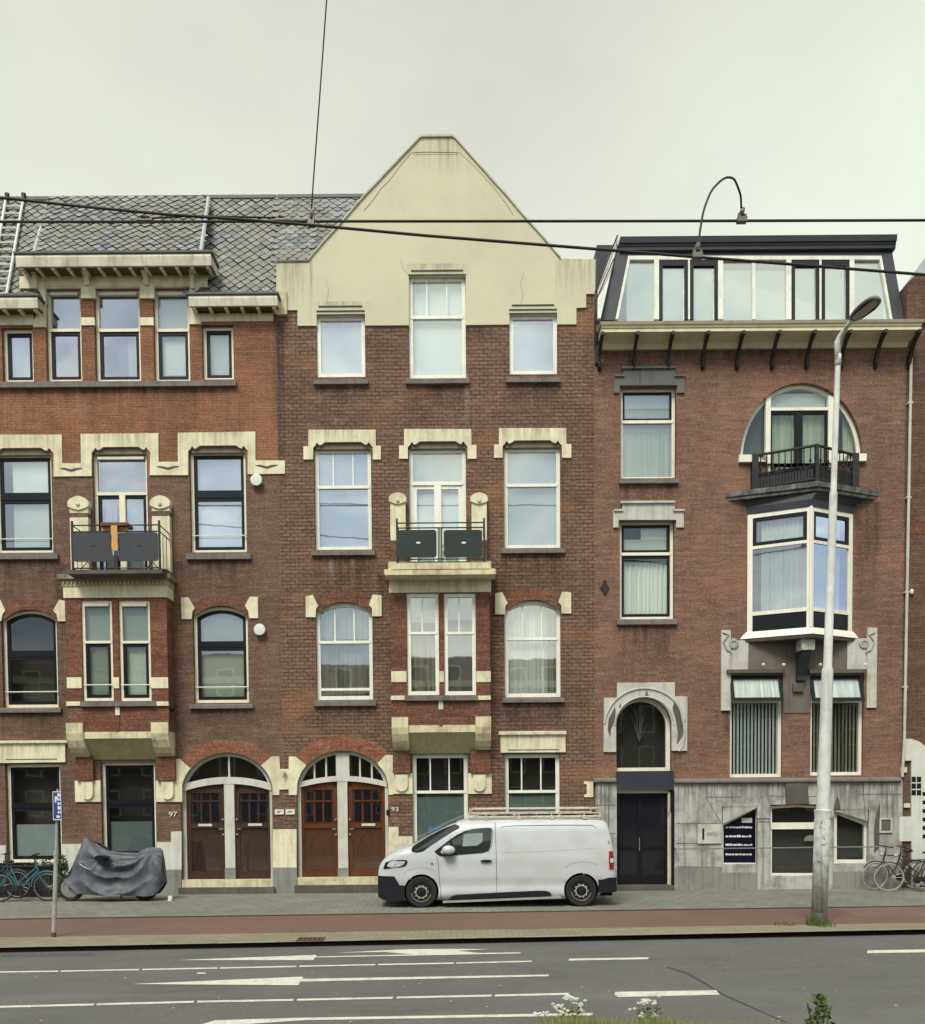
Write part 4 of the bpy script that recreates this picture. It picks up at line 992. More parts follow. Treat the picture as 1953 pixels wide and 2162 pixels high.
# ============================================================ HOUSE 2 (middle)
M['roomgrey'] = paint('grey interior', (.22, .22, .20), (.08, .08, .07), .8, .9, 2.5, streak=False)
h2 = thing('brick_house', 'middle brick house with pale rendered gable, green grey balcony boards and reddish brown double doors', 'house', (P(920, 1880).x, 0, 0))
XE = P(1255.5, 1100).x
ops = []
k2 = dict(fm='white', fw=.092)
ops.append(window(h2, 668.5, 665.6, 770.7, 796, rec=.06, glass='glass_b', inside=[('blind', 684, 790, 'blind')], sill=(662, 800, 777.5, 810), **k2))
ops.append(window(h2, 1075.6, 663, 1176.4, 790, rec=.06, glass='glass_b', inside=[('blind', 678, 786, 'blind')], sill=(1068, 796, 1183, 806), **k2))
ops.append(window(h2, 863.3, 582.6, 983.3, 798.7, trans=667, rec=.07, bars=(901, 943), glass='glass', inside=[('blind', 590, 795, 'blind')], sill=(856.5, 799.5, 991, 809), **k2))
ops.append(window(h2, 664, 944.5, 784, 1160.6, trans=1025, sw=.025, bars=(702, 744), glass='glass_b', inside=[('blind', 952, 1155, 'blind')], sill=(657, 1162, 791.6, 1171.5), extra_top=.17, **k2))
ops.append(window(h2, 864, 944.5, 984, 1200, trans=1017, tw=.085, lo_sash='w', sw=.09, mull=((924, .085),), glass='glass', inside=[('blind', 948, 1012, 'blind'), ('blind', 1036, 1190, 'blind')], extra_top=.17, **k2))
ops.append(window(h2, 1064.3, 942, 1183.6, 1157, trans=1021, glass='glass', inside=[('blind', 950, 1150, 'blind')], sill=(1057, 1158, 1193, 1167), extra_top=.17, **k2))
ops.append(window(h2, 667, 1271, 786.5, 1477.5, arch=15, trans=1354, bars=(705.4, 746.3), lowrail=1454, glass='glass', inside=[('curtain', 1275, 1346, 'curtain'), ('curtain', 1360, 1475, 'curtain_d')], sill=(662, 1479, 794, 1490), **k2))
ops.append(window(h2, 1065.5, 1266, 1184, 1472, arch=16, trans=1347, glass='glass', bars=(1104, 1144), inside=[('curtain', 1270, 1468, 'curtain', 1069, 1160), ('curtain', 1270, 1468, 'curtain_b', 1158, 1182)], sill=(1061, 1474, 1192, 1482.5), **k2))
ops.append(window(h2, 871.3, 1592, 987.6, 1788, trans=1672, bars=(908, 948), glass='glass_d', inside=[('film', 1682, 1784, 'film')], **k2))
ops.append(window(h2, 1066.6, 1591.6, 1182.2, 1788, trans=1671, bars=(1102, 1143), glass='glass_d', inside=[('film', 1680, 1784, 'film')], sill=(1060, 1789, 1190, 1797), **k2))
ex0, ex1 = P(627, 1760).x, P(820, 1760).x
ops.append((ex0, ex1, -.05, P(723, 1584.6).z, P(723, 1584.6).z-P(723, 1667).z, True))
ZT2 = P(920, 622).z
XG0, XG1 = P(583, 600).x+.0, P(1256, 600).x
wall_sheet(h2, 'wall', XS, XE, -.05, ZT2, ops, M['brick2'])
# rendered gable: outline with notches over the three top windows
gp = [(583, 551), (652, 550.5), (660, 540), (684, 512), (708, 486), (742, 447), (772, 413), (886, 293), (892, 290.6), (955.5, 290), (962, 295), (1037.7, 380), (1072, 418), (1110.5, 463.7), (1134, 489), (1160, 518.7), (1172, 534), (1183.5, 546), (1257.5, 547.5), (1256.5, 620), (1237.6, 620.5), (1237.6, 649), (1217, 650), (1217, 684.5),
      (1176.4, 684.5), (1176.4, 663), (1075.6, 663), (1075.6, 685), (983.3, 686), (983.3, 582.6), (863.3, 582.6), (863.3, 686.5), (770.7, 687), (770.7, 665.6), (668.5, 665.6), (668.5, 687.5), (628, 687.5), (628, 654.6), (606, 654.6), (606, 615), (583, 615)]
slab(h2, 'gable', gp, -.035, .33, M['gable'])
# cracks and seam lines on the gable
M['crack'] = paint('crack grime', (.27, .25, .17), (.12, .11, .08), .6, .9, 9, streak=False)
for pts, w_ in (([(823, 380), (804, 399), (795, 412), (784, 427), (768, 445)], .7), ([(1043, 396), (1055, 413), (1068, 429), (1084, 454)], .6), ([(872, 322), (905, 321), (968, 322)], .7), ([(871, 326), (968, 326)], .4), ([(870, 321), (845, 350), (823, 380)], .6), ([(970, 322), (1000, 350), (1043, 396)], .5), ([(1100, 640), (1104, 622), (1099, 600), (1106, 575)], .35), ([(690, 640), (694, 610), (688, 590)], .35), ([(866, 582), (850, 566), (846, 545)], .35)):
    q = MB(); q.tube([P(a, b, -.036) for a, b in pts], w_/86.4, 5); q.build('render_crack', M['crack'], h2)
# coping of the gable
q = MB(); cp = gp[1:18]
for i in range(len(cp)-1):
    a, b = P(*cp[i], -.035), P(*cp[i+1], -.035); q.prism([(a.x, a.z), (b.x, b.z), (b.x, b.z+.05), (a.x, a.z+.05)], -.075, .32)
q.build('coping', paint('coping render', (.50, .49, .37), (.26, .25, .18), .5, .8, 2), h2)
rslab(h2, 'shoulder_stone', 583, 615, 605, 663, -.10, .12, M['cream_worn'])
q = MB(); x0, x1, z0, z1 = RC(583, 548.5, 652, 552, -.06); q.box(x0, x1, -.06, .3, z0, z1); q.build('coping', M['sillstone'], h2)
for (a, b, vs) in ((672, 765, (646.5,)), (668, 770, (656.5, 664.2)), (868, 978, (571,)), (862, 984, (580,)), (1081, 1170, (644,)), (1075, 1176, (653.5, 661.5))):
    for v in vs: rslab(h2, 'drip_moulding', a, v-1.6, b, v+.4, -.055, .03, M['stone_dark'])
# heads of second storey
def head2(dx, dy, u0, u1):
    o = [(u1+3, 944.5+dy), (u1+3, 969.8+dy), (804+dx, 969.8+dy), (804+dx, 941+dy), (793.4+dx, 941+dy), (793+dx, 907+dy), (651+dx, 907+dy), (651+dx, 942+dy), (640.6+dx, 942+dy), (640.6+dx, 969.8+dy), (u0-3, 969.8+dy), (u0-3, 944.5+dy)]
    lintel(h2, o, u0-3, u1+3, 936, 944.5+dy)
head2(0, 0, 664, 784); head2(202, -1.5, 864, 984); head2(402.5, -3.5, 1064.3, 1183.6)
for dx, dy in ((0, 0), (400, -6)):
    ear(h2, [(645.5+dx, 1259+dy), (660+dx, 1256+dy), (672+dx, 1279+dy), (667+dx, 1286+dy), (666+dx, 1303+dy), (645.5+dx, 1303+dy)])
    ear(h2, [(787+dx, 1255+dy), (806+dx, 1257+dy), (806+dx, 1301+dy), (786+dx, 1301+dy), (785+dx, 1284+dy), (779+dx, 1277+dy)])
brick_arch(h2, 726.7, 66, 1271, 1324, 24, a0=38, a1=142, m_='brick_arch2')if False else None
M['brick_arch2'] = brick('brick soldier arch', (.26, .11, .06), (.18, .075, .045), (.09, .05, .035), rh=.21, bw=.062, soot_amt=.5, ms=.008, bmp=.8)
brick_arch(h2, 726.7, 66, 1271, 1324, 24, a0=38, a1=142, m_='brick_arch2')
brick_arch(h2, 1124.7, 66, 1266, 1319, 24, a0=38, a1=142, m_='brick_arch2')
brick_arch(h2, 723.4, 96.5, 1584.6, 1667, 32, m_='brick_arch')
double_door(h2, 627, 820, 723.4, 1584.6, 1667, 1852, M['door_red'], (631, 712, 733, 815), dict(ve=1652, vc=1638, th=.13, bars=(661.5, 686.4, 758.4, 783.5), post=(708, 736)))
# cream blocks round the door
e_ = ellpts(723.4, 96.5, 1584.6, 1667, 627.5, 645, 8, .5)
C(h2, [(600, 1623.7), (609.5, 1623.5), (609.5, 1597), (623, 1597), (645, 1614)]+e_[::-1]+[(626, 1678.5), (609.5, 1678.5), (609.5, 1667), (600, 1667)])
C(h2, [(600, 1750.7), (626, 1750.5), (626, 1831.7), (600, 1831.7)])
rslab(h2, 'plinth', 600, 1831.7, 627, 1886, -.05, .07, M['plinth'])
e_ = ellpts(723.4, 96.5, 1584.6, 1667, 798, 819.6, 8, .5)
C(h2, [(798, 1610.6), (814, 1594), (829, 1594), (829.5, 1678), (820.2, 1678)]+e_[::-1])
C(h2, [(820.5, 1746), (841.5, 1746), (841.5, 1766), (871, 1766), (871, 1838), (820.5, 1838)], nm='cream_plinth')
C(h2, [(988, 1766), (1066, 1766), (1066, 1838), (988, 1838)], nm='cream_plinth'); C(h2, [(1183, 1766), (1250, 1766), (1250, 1838), (1183, 1838)], nm='cream_plinth')
rslab(h2, 'plinth', 820.5, 1838, 1252, 1886, -.05, .07, M['plinth'])
C(h2, [(1233, 1650), (1252.5, 1650), (1252.5, 1683), (1233.5, 1683), (1233.5, 1678), (1239, 1677), (1239, 1656), (1233, 1655)])
pl = rslab(h2, 'name_plate', 603, 1708.5, 622, 1719.5, -.03, .03, M['white_blob'])
q = MB(); x0, x1, z0, z1 = RC(606, 1711, 618, 1717, -.034); q.box(x0, x1-.03, -.034, -.03, z0+.02, z0+.032); q.box(x0+.04, x1, -.034, -.03, z0+.045, z0+.055); q.build('plate_lettering', M['black'], pl)
text('93', 'house_number', 834, 1709, -.03, .15, 'white_blob', h2, sx=1.25)
c = P(818.5, 1716, -.03); q = MB(); q.box(c.x-.03, c.x+.04, -.05, .0, c.z-.07, c.z+.07); q.build('doorbell', M['black'], h2)
# ground window heads
slab(h2, 'window_head', [(1056, 1550.7), (1194, 1548), (1194, 1588), (1057, 1589)], -.05, .07, CREAM)
rslab(h2, 'window_head', 1053, 1543.5, 1196, 1550.7, -.11, .1, CREAM)
rslab(h2, 'head_groove', 1073, 1582, 1180, 1584, -.055, .01, M['stone_dark'])
# bay 2
bay(h2, 930.5, 104.5, -.45, dict(w0=1252, w1=1467.6, tr=1336, apron=1533, frieze0=1224, frieze1=1251, dent0=1214, slab0=1204, slab00=1186, band0=1417, band1=1440, beam0=1531, beam1=1546, soff=1591, cons0=1514, cons1=1583, tng0=1632.5, tng1=1676),
    dict(pier=30, fw=.085, wins=((859.5, 926.5), (938, 1004.5)), fm='white', sash=None, bars={859.5: (891,), 938: (969,)}, glass='glass',
         inside={859.5: [('blind', 1255, 1312, 'blind_g'), ('curtain', 1345, 1462, 'curtain_d', 864, 922)], 938: [('blind', 1255, 1306, 'blind_g'), ('blind', 1345, 1462, 'roomgrey')]},
         slabm=CREAM, slabm2=CW, bands=((826, 858.5), (927.5, 937), (1005.5, 1036)), cons=((827.7, 862.4), (1003.9, 1036.8)), blocks=((829.6, 870.8), (988.2, 1038.3)), tong=((835, 861), (999, 1025))),
    'brick_red', ((830, 866), (994, 1036)))
post(h2, 824.5, 856.5, 1040.6, 1192, -.16, band=(1141, 1190)); post(h2, 996, 1028, 1040.6, 1192, -.16, band=(1141, 1190))
railing(h2, 838, 1022, 1104.6, 1115, 1184, -.85, None, ((840.5, 1119, 922, 1177), (937, 1119, 1018, 1177)), 'panel_green', (925, 928.5, 932), logo='white_blob')
x0, x1 = P(826, 1195, -.9).x, P(1034, 1195, -.9).x
q = MB(); q.box(x0, x1, -.92, -.45, P(930, 1201, -.92).z, P(930, 1188, -.92).z); q.box(x0-.14, x1+.14, -.98, -.45, P(930, 1213, -.98).z, P(930, 1203, -.98).z); q.build('balcony_slab', CW, h2)
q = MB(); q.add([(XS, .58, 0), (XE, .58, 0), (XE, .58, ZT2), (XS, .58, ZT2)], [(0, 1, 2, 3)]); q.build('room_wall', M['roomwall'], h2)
# roof of house 2 behind the gable and its fish scale slates at the left
slate_roof(h2, [Pt(581, 600, .08), Pt(700, 600, .08), Pt(800, 412, yr), Pt(583, 412, yr)], size=.22, round_=True)
q = MB(); a, b = P(583, 411.5, yr), P(800, 411, yr); q.prismx([(yr-.12, a.z-.14), (yr-.1, a.z-.05), (yr, a.z-.01), (yr+4, a.z-.3), (yr+4, a.z-3)], a.x+.05, P(1040, 411, yr).x); q.build('ridge', M['lead_dark'], h2)
q = MB(); q.add([Pt(1200, 625, .3), Pt(1180, 560, .3), Pt(1030, 420, yr), Pt(800, 420, yr), Pt(800, 625, .3)], [(0, 1, 2, 3, 4)]); q.build('roof_deck', M['lead_dark'], h2)
q = MB(); q.box(XS+.02, XE-.02, .62, 10, 0, P(900, 560).z); q.build('rear_mass', M['brick_side'], h2)
# poster in the ground window
q = MB(); x0, x1, z0, z1 = RC(905, 1744, 960, 1784, .2); q.box(x0, x1, .19, .2, z0, z1); q.build('window_poster', M['posterblue'], h2)

# ============================================================ HOUSE 3 (right)
M['stripe'] = cloth('striped white blind', (.78, .80, .76), (.36, .37, .35), 26, .8)
h3 = thing('brick_house', 'right brown brick house with glazed anthracite roof storey, prow shaped bay and stone ground floor', 'house', (P(1580, 1870).x, 0, 0))
XF = P(1909, 1100).x
ops = []; k3 = dict(fm='white3')
ops.append(window(h3, 1310.8, 815, 1427.8, 1009.6, rec=.16, trans=885, up_sash='black', sw=.05, lo_sash=None, glass='glass', inside=[('blind', 820, 852, 'blind_w'), ('curtain', 850, 882, 'curtain_y'), ('curtain', 892, 1000, 'curtain_y')], sill=(1308, 1010.5, 1433, 1019.5), **k3))
ops.append(window(h3, 1308.5, 1097.5, 1424, 1307, rec=.16, trans=1166, up_sash='black', sw=.06, lo_sash='black', glass='glass_d', inside=[('blind', 1108, 1132, 'blind_w', 1358, 1412), ('blind', 1132, 1160, 'blind_g', 1320, 1412), ('curtain', 1180, 1290, 'curtain')], sill=(1303, 1307, 1430, 1318), **k3))
w_arch = (P(1563, 960).x, P(1821.5, 960).x, P(1692, 978).z, P(1692, 808).z)
door_z0 = P(1692, 1052).z
ops.append((w_arch[0], w_arch[1], w_arch[2], w_arch[3], P(1692, 808).z-P(1692, 965).z, True))
du0, du1 = P(1621, 1000).x, P(1764, 1000).x
ops.append((du0, du1, door_z0, w_arch[2], 0, False))
ops.append(window(h3, 1541, 1421.8, 1652, 1641, rec=.10, trans=1481, tw=.05, glass='glass_d', inside=[('vblind', 1484, 1634, 'blind_w')], **k3))
ops.append(window(h3, 1711, 1421.8, 1823, 1637, rec=.10, trans=1481, tw=.05, glass='glass_d', inside=[('vblind', 1484, 1632, 'curtain_d')], **k3))
# entrance: arched light above, dark door below
ea = P(1301.5, 1700).x, P(1422, 1700).x
ops.append((P(1301.5, 1550).x, P(1418, 1550).x, P(1360, 1628).z, P(1360, 1473).z, P(1360, 1473).z-P(1360, 1531).z, True))
ops.append((ea[0], ea[1], -.05, P(1360, 1628).z, 0, False))
# stone ground floor openings
ZB = P(1580, 1650).z
sA = (P(1524.5, 1780).x, P(1599, 1780).x, P(1560, 1824.7).z, P(1560, 1704).z)
sB = (P(1624.7, 1780).x, P(1735, 1780).x, P(1680, 1849).z, P(1680, 1698.5).z)
sC = (P(1759, 1780).x, P(1832.7, 1780).x, P(1790, 1823).z, P(1790, 1710).z)
ZT3 = P(1580, 736).z
wall_sheet(h3, 'wall', XE, XF, ZB-.02, ZT3, [o for o in ops if o[3] > ZB], M['brick3'], rev=.26)
wall_sheet(h3, 'stone_base', XE, P(1903, 1750).x, -.05, ZB, [(o[0], o[1], o[2], min(o[3], ZB)) for o in ops if o[2] < 0]+[sA, sB, sC], M['stone'], y=-.05, rev=.32)
# window heads in stone, left column
for (du, dv, m_) in ((0, 0, 'stone_dk2'), (-2, 284.5, 'stone_light')):
    if m_ not in M: M[m_] = paint('blackened stone', (.13, .135, .125), (.05, .048, .042), .7, .85, 2.5, bmp=.4)
    slab(h3, 'window_head', [(1316+du, 777+dv), (1427+du, 777+dv), (1427+du, 793+dv), (1446+du, 793+dv), (1446+du, 829+dv), (1430+du, 829+dv), (1430+du, 813+dv), (1308+du, 813+dv), (1308+du, 829+dv), (1297+du, 829+dv), (1297+du, 793+dv), (1316+du, 793+dv)], -.05, .07, M[m_])
    rslab(h3, 'head_cornice', 1313+du, 772.5+dv, 1428+du, 777+dv, -.10, .1, M[m_]); 
    for a, b in ((1299, 1318), (1424, 1448)): rslab(h3, 'head_cornice', a+du, 790+dv, b+du, 794+dv, -.09, .08, M[m_])
    rslab(h3, 'head_recess', 1310+du, 807+dv, 1432+du, 814+dv, -.045, .02, M['stone_dark'])
# anchor plate
c = P(1277, 1240, -.03); q = MB(); q.prism([(c.x, c.z-.19), (c.x+.035, c.z-.12), (c.x+.11, c.z), (c.x+.035, c.z+.1), (c.x+.03, c.z+.17), (c.x-.03, c.z+.17), (c.x-.035, c.z+.1), (c.x-.11, c.z), (c.x-.035, c.z-.12)], -.04, 0); q.build('wall_anchor', M['iron'], h3)
# ---- arched balcony opening
O = arc(w_arch[0], w_arch[1], w_arch[2], w_arch[3], ops[2][4], 28, True); t_ = .09
I = arc(w_arch[0]+t_, w_arch[1]-t_, w_arch[2]+.02, w_arch[3]-t_*.9, ops[2][4]-t_*.8, 28, True)
q = MB(); q.ring(O, I, .12, .22)
zA = P(1692, 861).z
xa, xb, xc, xd = P(1618.5, 900).x, P(1629, 900).x, P(1751, 900).x, P(1764, 900).x
q.box(xa, xb, .06, .2, door_z0, P(1624, 831).z); q.box(xc, xd, .06, .2, door_z0, P(1758, 833).z); q.box(xb, xc, .07, .18, zA-.03, zA+.04)
z_s = P(1692, 962).z
q.box(w_arch[0]-.05, xa, -.10, .2, z_s-.17, z_s); q.box(xd, w_arch[1]+.05, -.10, .2, z_s-.17, z_s)
ad = q.build('arched_balcony_door', M['white3'], h3)
q = MB(); q.ring([(xb, door_z0), (xc, door_z0), (xc, zA-.03), (xb, zA-.03)], [(xb+.05, door_z0+.6), (xc-.05, door_z0+.6), (xc-.05, zA-.10), (xb+.05, zA-.10)], .1, .17)
xm = (xb+xc)/2; q.box(xm-.09, xm+.09, .095, .17, door_z0, zA-.04); q.build('door_leaf', M['black'], ad)
q = MB(); q.add([(p_[0], .16, p_[1]) for p_ in I], [list(range(len(I)))]); q.add([(xb, .16, door_z0), (xc, .16, door_z0), (xc, .16, w_arch[2]), (xb, .16, w_arch[2])], [(0, 1, 2, 3)]); q.build('pane', M['glass_d'], ad)
curtain_mesh(xb, xc, door_z0, zA, .28).build('curtain', M['curtain_y'], ad, smooth=True)
q = MB(); q.box(xb, xc, .24, .25, zA+.02, P(1692, 822).z); q.build('blind', M['blind_w'], ad)
q = MB(); q.box(w_arch[0], xa, .4, .41, w_arch[2], w_arch[3]); q.build('side_panel', paint('olive board', (.13, .14, .09), (.07, .07, .05), .5, .8, 1), ad)
curtain_mesh(P(1790, 900).x, w_arch[1], w_arch[2], w_arch[3], .3).build('curtain', M['curtain_y'], ad, smooth=True)
# ---- prow balcony and bay
def prow(xl, xc_, xr, d, y=0.0): return [(xl, y), (xc_, y-d), (xr, y)]
bl, bc, br = P(1529.5, 1050).x, P(1729, 1030, -.8).x, P(1856, 1050).x
zs1, zs0 = P(1529, 1040).z, P(1529, 1055).z
q = MB(); q.prismz(prow(bl, bc, br, .78), zs0+.05, zs1); q.prismz(prow(bl+.06, bc, br-.06, .72), zs0-.03, zs0+.049); q.build('balcony_slab', paint('wet dark slab', (.06, .055, .055), (.30, .29, .27), .75, .6, 5), h3)
wl, wc, wr = P(1578, 1200).x, P(1712, 1200, -.62).x, P(1800, 1200).x
zc0 = P(1690, 1086).z
q = MB(); q.prismz(prow(wl-.02, wc, wr+.02, .64), zc0, zc0+.16, pts1=prow(wl-.04, wc, wr+.04, .66)); q.prismz(prow(wl-.04, wc, wr+.04, .66), zc0+.16, zs0-.03, pts1=prow(bl+.45, bc, br-.4, .68)); q.build('bay_cove', M['anthracite'], h3)
# rail
rl_, rc_, rr_ = P(1592, 1000, -.03).x, P(1722, 1000, -.62).x, P(1803, 1000, -.03).x
A_, B_, D_ = Vector((rl_, -.06, 0)), Vector((rc_, -.68, 0)), Vector((rr_, -.06, 0))
zr1 = P(1590, 964).z; zrb = zs1
q = MB()
for a, b in ((A_, B_), (B_, D_)):
    q.tube([a+Vector((0, 0, zr1)), b+Vector((0, 0, zr1))], .035, 6); q.tube([a+Vector((0, 0, zrb+.08)), b+Vector((0, 0, zrb+.08))], .03, 6)
    q.tube([a+Vector((0, 0, zr1-.45)), b+Vector((0, 0, zr1-.45))], .02, 5)
    n = int((b-a).length/.13)
    for i in range(n+1):
        c = a.lerp(b, i/n); q.tube([c+Vector((0, 0, zrb)), c+Vector((0, 0, zr1))], .013, 5)
        if i % 2: q.lathe([(.008, -.06), (.03, -.02), (.03, .02), (.008, .07)], (c.x, c.y, zr1-.33), 'z', 6)
        c2 = a.lerp(b, min(1, (i+.5)/n)); q.tube([c2+Vector((0, 0, zrb)), c2+Vector((0, 0, zr1-.45))], .018, 5)
for c, r_ in ((A_, .075), (D_, .075), (B_, .04)): q.box(c.x-r_, c.x+r_, c.y-r_, c.y+r_, zrb-.05, zr1+.02)
q.build('balcony_railing', M['iron'], h3)
q = MB()
for a, b in ((A_, B_), (B_, D_)):
    dx = (b-a).normalized(); nn = Vector((dx.y, -dx.x, 0)); nn = nn if nn.y < 0 else -nn
    a2, b2 = a-nn*.03, b-nn*.03; q.add([a2+Vector((0, 0, zrb)), b2+Vector((0, 0, zrb)), b2+Vector((0, 0, zr1-.47)), a2+Vector((0, 0, zr1-.47))], [(0, 1, 2, 3)])
q.build('railing_screen', M['anthracite'], h3)
# bay faces
zt_ = zc0; zm = P(1690, 1160).z; zl_ = P(1690, 1300).z; zlb = P(1690, 1334).z; zms = P(1690, 1157).z
A3, B3, D3 = Vector((wl, 0, 0)), Vector((wc, -.62, 0)), Vector((wr, 0, 0))
fr, gl, gs = MB(), MB(), MB(); cu = MB(); BK = []; PN = []
def fbox(mb, a, b, s0, s1, z0, z1, o0, o1):
    dx = (b-a).normalized(); nn = Vector((dx.y, -dx.x, 0)); nn = nn if nn.y < 0 else -nn
    p_ = [a+dx*s0+nn*o0, a+dx*s1+nn*o0, a+dx*s1+nn*o1, a+dx*s0+nn*o1]
    mb.add([(c.x, c.y, z0) for c in p_]+[(c.x, c.y, z1) for c in p_], [(0, 3, 2, 1), (4, 5, 6, 7), (0, 1, 5, 4), (1, 2, 6, 5), (2, 3, 7, 6), (3, 0, 4, 7)])
for a, b in ((A3, B3), (B3, D3)):
    bk = MB(); BK.append(bk); pn_ = MB()
    Ln = (b-a).length
    lw = .12 if a is A3 else .09; rw = .12 if b is D3 else .09
    fbox(fr, a, b, 0, lw, zlb, zt_, -.07, .0); fbox(fr, a, b, Ln-rw, Ln, zlb, zt_, -.07, .0)
    fbox(fr, a, b, lw, Ln-rw, zt_-.1, zt_-.001, -.065, -.004); fbox(fr, a, b, lw, Ln-rw, zms-.035, zms+.035, -.065, -.004); fbox(fr, a, b, lw, Ln-rw, zl_-.0, zl_+.09, -.065, -.004)
    fbox(pn_, a, b, lw, Ln-rw, zlb, zl_, -.05, -.02); PN.append(pn_)
    # top light black sash
    z0, z1 = zms+.035, zt_-.1
    for q_ in ((lw, lw+.08, z0, z1), (Ln-rw-.08, Ln-rw, z0, z1), (lw+.08, Ln-rw-.08, z0, z0+.085), (lw+.08, Ln-rw-.08, z1-.085, z1)): fbox(bk, a, b, *q_, -.05, -.012)
    dx = (b-a).normalized(); nn = Vector((dx.y, -dx.x, 0)); nn = nn if nn.y < 0 else -nn
    for z0, z1 in ((zms, zt_-.05), (zl_, zms)):
        c, d = a+dx*lw*.8-nn*.04, b-dx*rw*.8-nn*.04; (gl if a is A3 else gs).add([(c.x, c.y, z0), (d.x, d.y, z0), (d.x, d.y, z1), (c.x, c.y, z1)], [(0, 1, 2, 3)])
    c, d = a+dx*lw*.8-nn*.14, b-dx*rw*.8-nn*.14; n = 60
    for i in range(n):
        p0, p1 = c.lerp(d, i/n)+nn*.02*math.sin(i*1.3), c.lerp(d, (i+1)/n)+nn*.02*math.sin((i+1)*1.3); cu.add([(p0.x, p0.y, zl_), (p1.x, p1.y, zl_), (p1.x, p1.y, zt_-.1), (p0.x, p0.y, zt_-.1)], [(0, 1, 2, 3)])
fr.tube([(B3.x, B3.y, zlb), (B3.x, B3.y, zt_)], .035, 8)
bw_ = fr.build('bay_window', M['white3'], h3); [b_.build('bay_sash', M['black'], bw_) for b_ in BK]; [b_.build('bay_panel', M['black'], bw_) for b_ in PN]; gl.build('pane', M['glass'], bw_); gs.build('pane', M['glass_side'], bw_); cu.build('curtain', M['curtain'], bw_, smooth=True)
q = MB(); zf = P(1690, 1352).z
q.prismz(prow(wl-.18, wc, wr+.16, .72), zf+.04, zf+.13, pts1=prow(wl-.1, wc, wr+.1, .68)); q.prismz(prow(wl-.1, wc, wr+.1, .68), zf+.13, zlb, pts1=prow(wl-.02, wc, wr+.02, .63)); q.build('bay_foot', M['white3'], h3)
q = MB(); q.prismz(prow(wl-.1, wc, wr+.1, .68), zf-.04, zf+.04, pts1=prow(wl-.16, wc, wr+.14, .71)); q.build('bay_foot_moulding', M['stone_dark'], h3)
# carved zone below the bay
rslab(h3, 'render_field', 1580, 1355, 1789, 1414, -.02, .04, M['render_dark']); rslab(h3, 'render_field', 1653, 1414, 1711, 1505, -.02, .04, M['render_dark'])
rslab(h3, 'stone_pilaster', 1523, 1330, 1543, 1500, -.06, .07, M['stone_light']); rslab(h3, 'stone_pilaster', 1831, 1325, 1851.5, 1494, -.06, .07, M['stone_light'])
rslab(h3, 'stone_block', 1543, 1352, 1580, 1414, -.03, .05, M['stone_light']); rslab(h3, 'stone_block', 1789, 1348, 1831, 1414, -.03, .05, M['stone_light'])
for a, s_ in ((1533, 1), (1841, -1)):
    q = MB(); c = P(a, 1335, -.08); q.tube([(c.x-.08*s_, -.07, c.z), (c.x+.06*s_, -.08, c.z-.05), (c.x-.06*s_, -.08, c.z-.22), (c.x+.03*s_, -.08, c.z-.42), (c.x+.14*s_, -.07, c.z-.48)], .02, 6)
    c = P(a+s_*16, 1358, -.06); q.lathe([(.12, 0), (.12, -.04), (.06, -.045), (.055, -.02)], (c.x, -.03, c.z), 'y', 14); q.build('stone_carving', M['stone'], h3)
for a, b in ((1536, 1657), (1709, 1829)): rslab(h3, 'window_canopy', a, 1413, b, 1420.5, -.14, .15, M['stone_dark'])
q = MB(); xa_, xb_, z0, z1 = RC(1690, 1350, 1717, 1373, -.4); q.box(xa_, xb_, -.5, -.1, z0, z1); q.build('corbel_block', M['stone_light'], h3)
z2 = P(1695, 1438).z; q = MB(); q.prismx([(-.45, z0), (-.42, z0-.12), (-.3, z0-.3), (-.15, z2+.1), (-.14, z2), (0, z2), (0, z0)], xa_+.03, xb_-.06); q.build('bay_console', M['anthracite'], h3)
rslab(h3, 'console_foot', 1675, 1442, 1697, 1460, -.1, .1, M['stone_dark'])
# tilted top lights and lower frames of the two blind windows
for a, b in ((1543, 1652), (1713, 1822)):
    x0, x1 = P(a, 1450, -.1).x, P(b, 1450, -.1).x; zt2, zb2 = P(a, 1426, -.05).z, P(a, 1481, -.2).z
    def tp(x, t): return (x, -.0-.22*t, zt2+(zb2-zt2)*t)
    q = MB(); w_ = .075; W = x1-x0
    for (s0, s1, t0, t1) in ((0, W, 0, .14), (0, W, .86, 1), (0, w_, .14, .86), (W-w_, W, .14, .86)):
        c8 = [tp(x0+s0, t0), tp(x0+s1, t0), tp(x0+s1, t1), tp(x0+s0, t1)]
        q.add(c8+[(p_[0], p_[1]+.05, p_[2]+.01) for p_ in c8], [(0, 1, 2, 3), (7, 6, 5, 4), (0, 4, 5, 1), (1, 5, 6, 2), (2, 6, 7, 3), (3, 7, 4, 0)])
    o = q.build('open_top_light', M['black'], h3)
    q = MB(); q.add([tp(x0+w_, .14), tp(x1-w_, .14), tp(x1-w_, .86), tp(x0+w_, .86)], [(0, 1, 2, 3)]); 
    q.v = [(x_, y_+.02, z_) for x_, y_, z_ in q.v]; q.build('pane', M['glass_d'], o)
    q2 = MB(); q2.v = [(x_, y_+.035, z_) for x_, y_, z_ in q.v]; q2.f = q.f; q2.m = q.m; q2.build('curtain', M['stripe'], o)
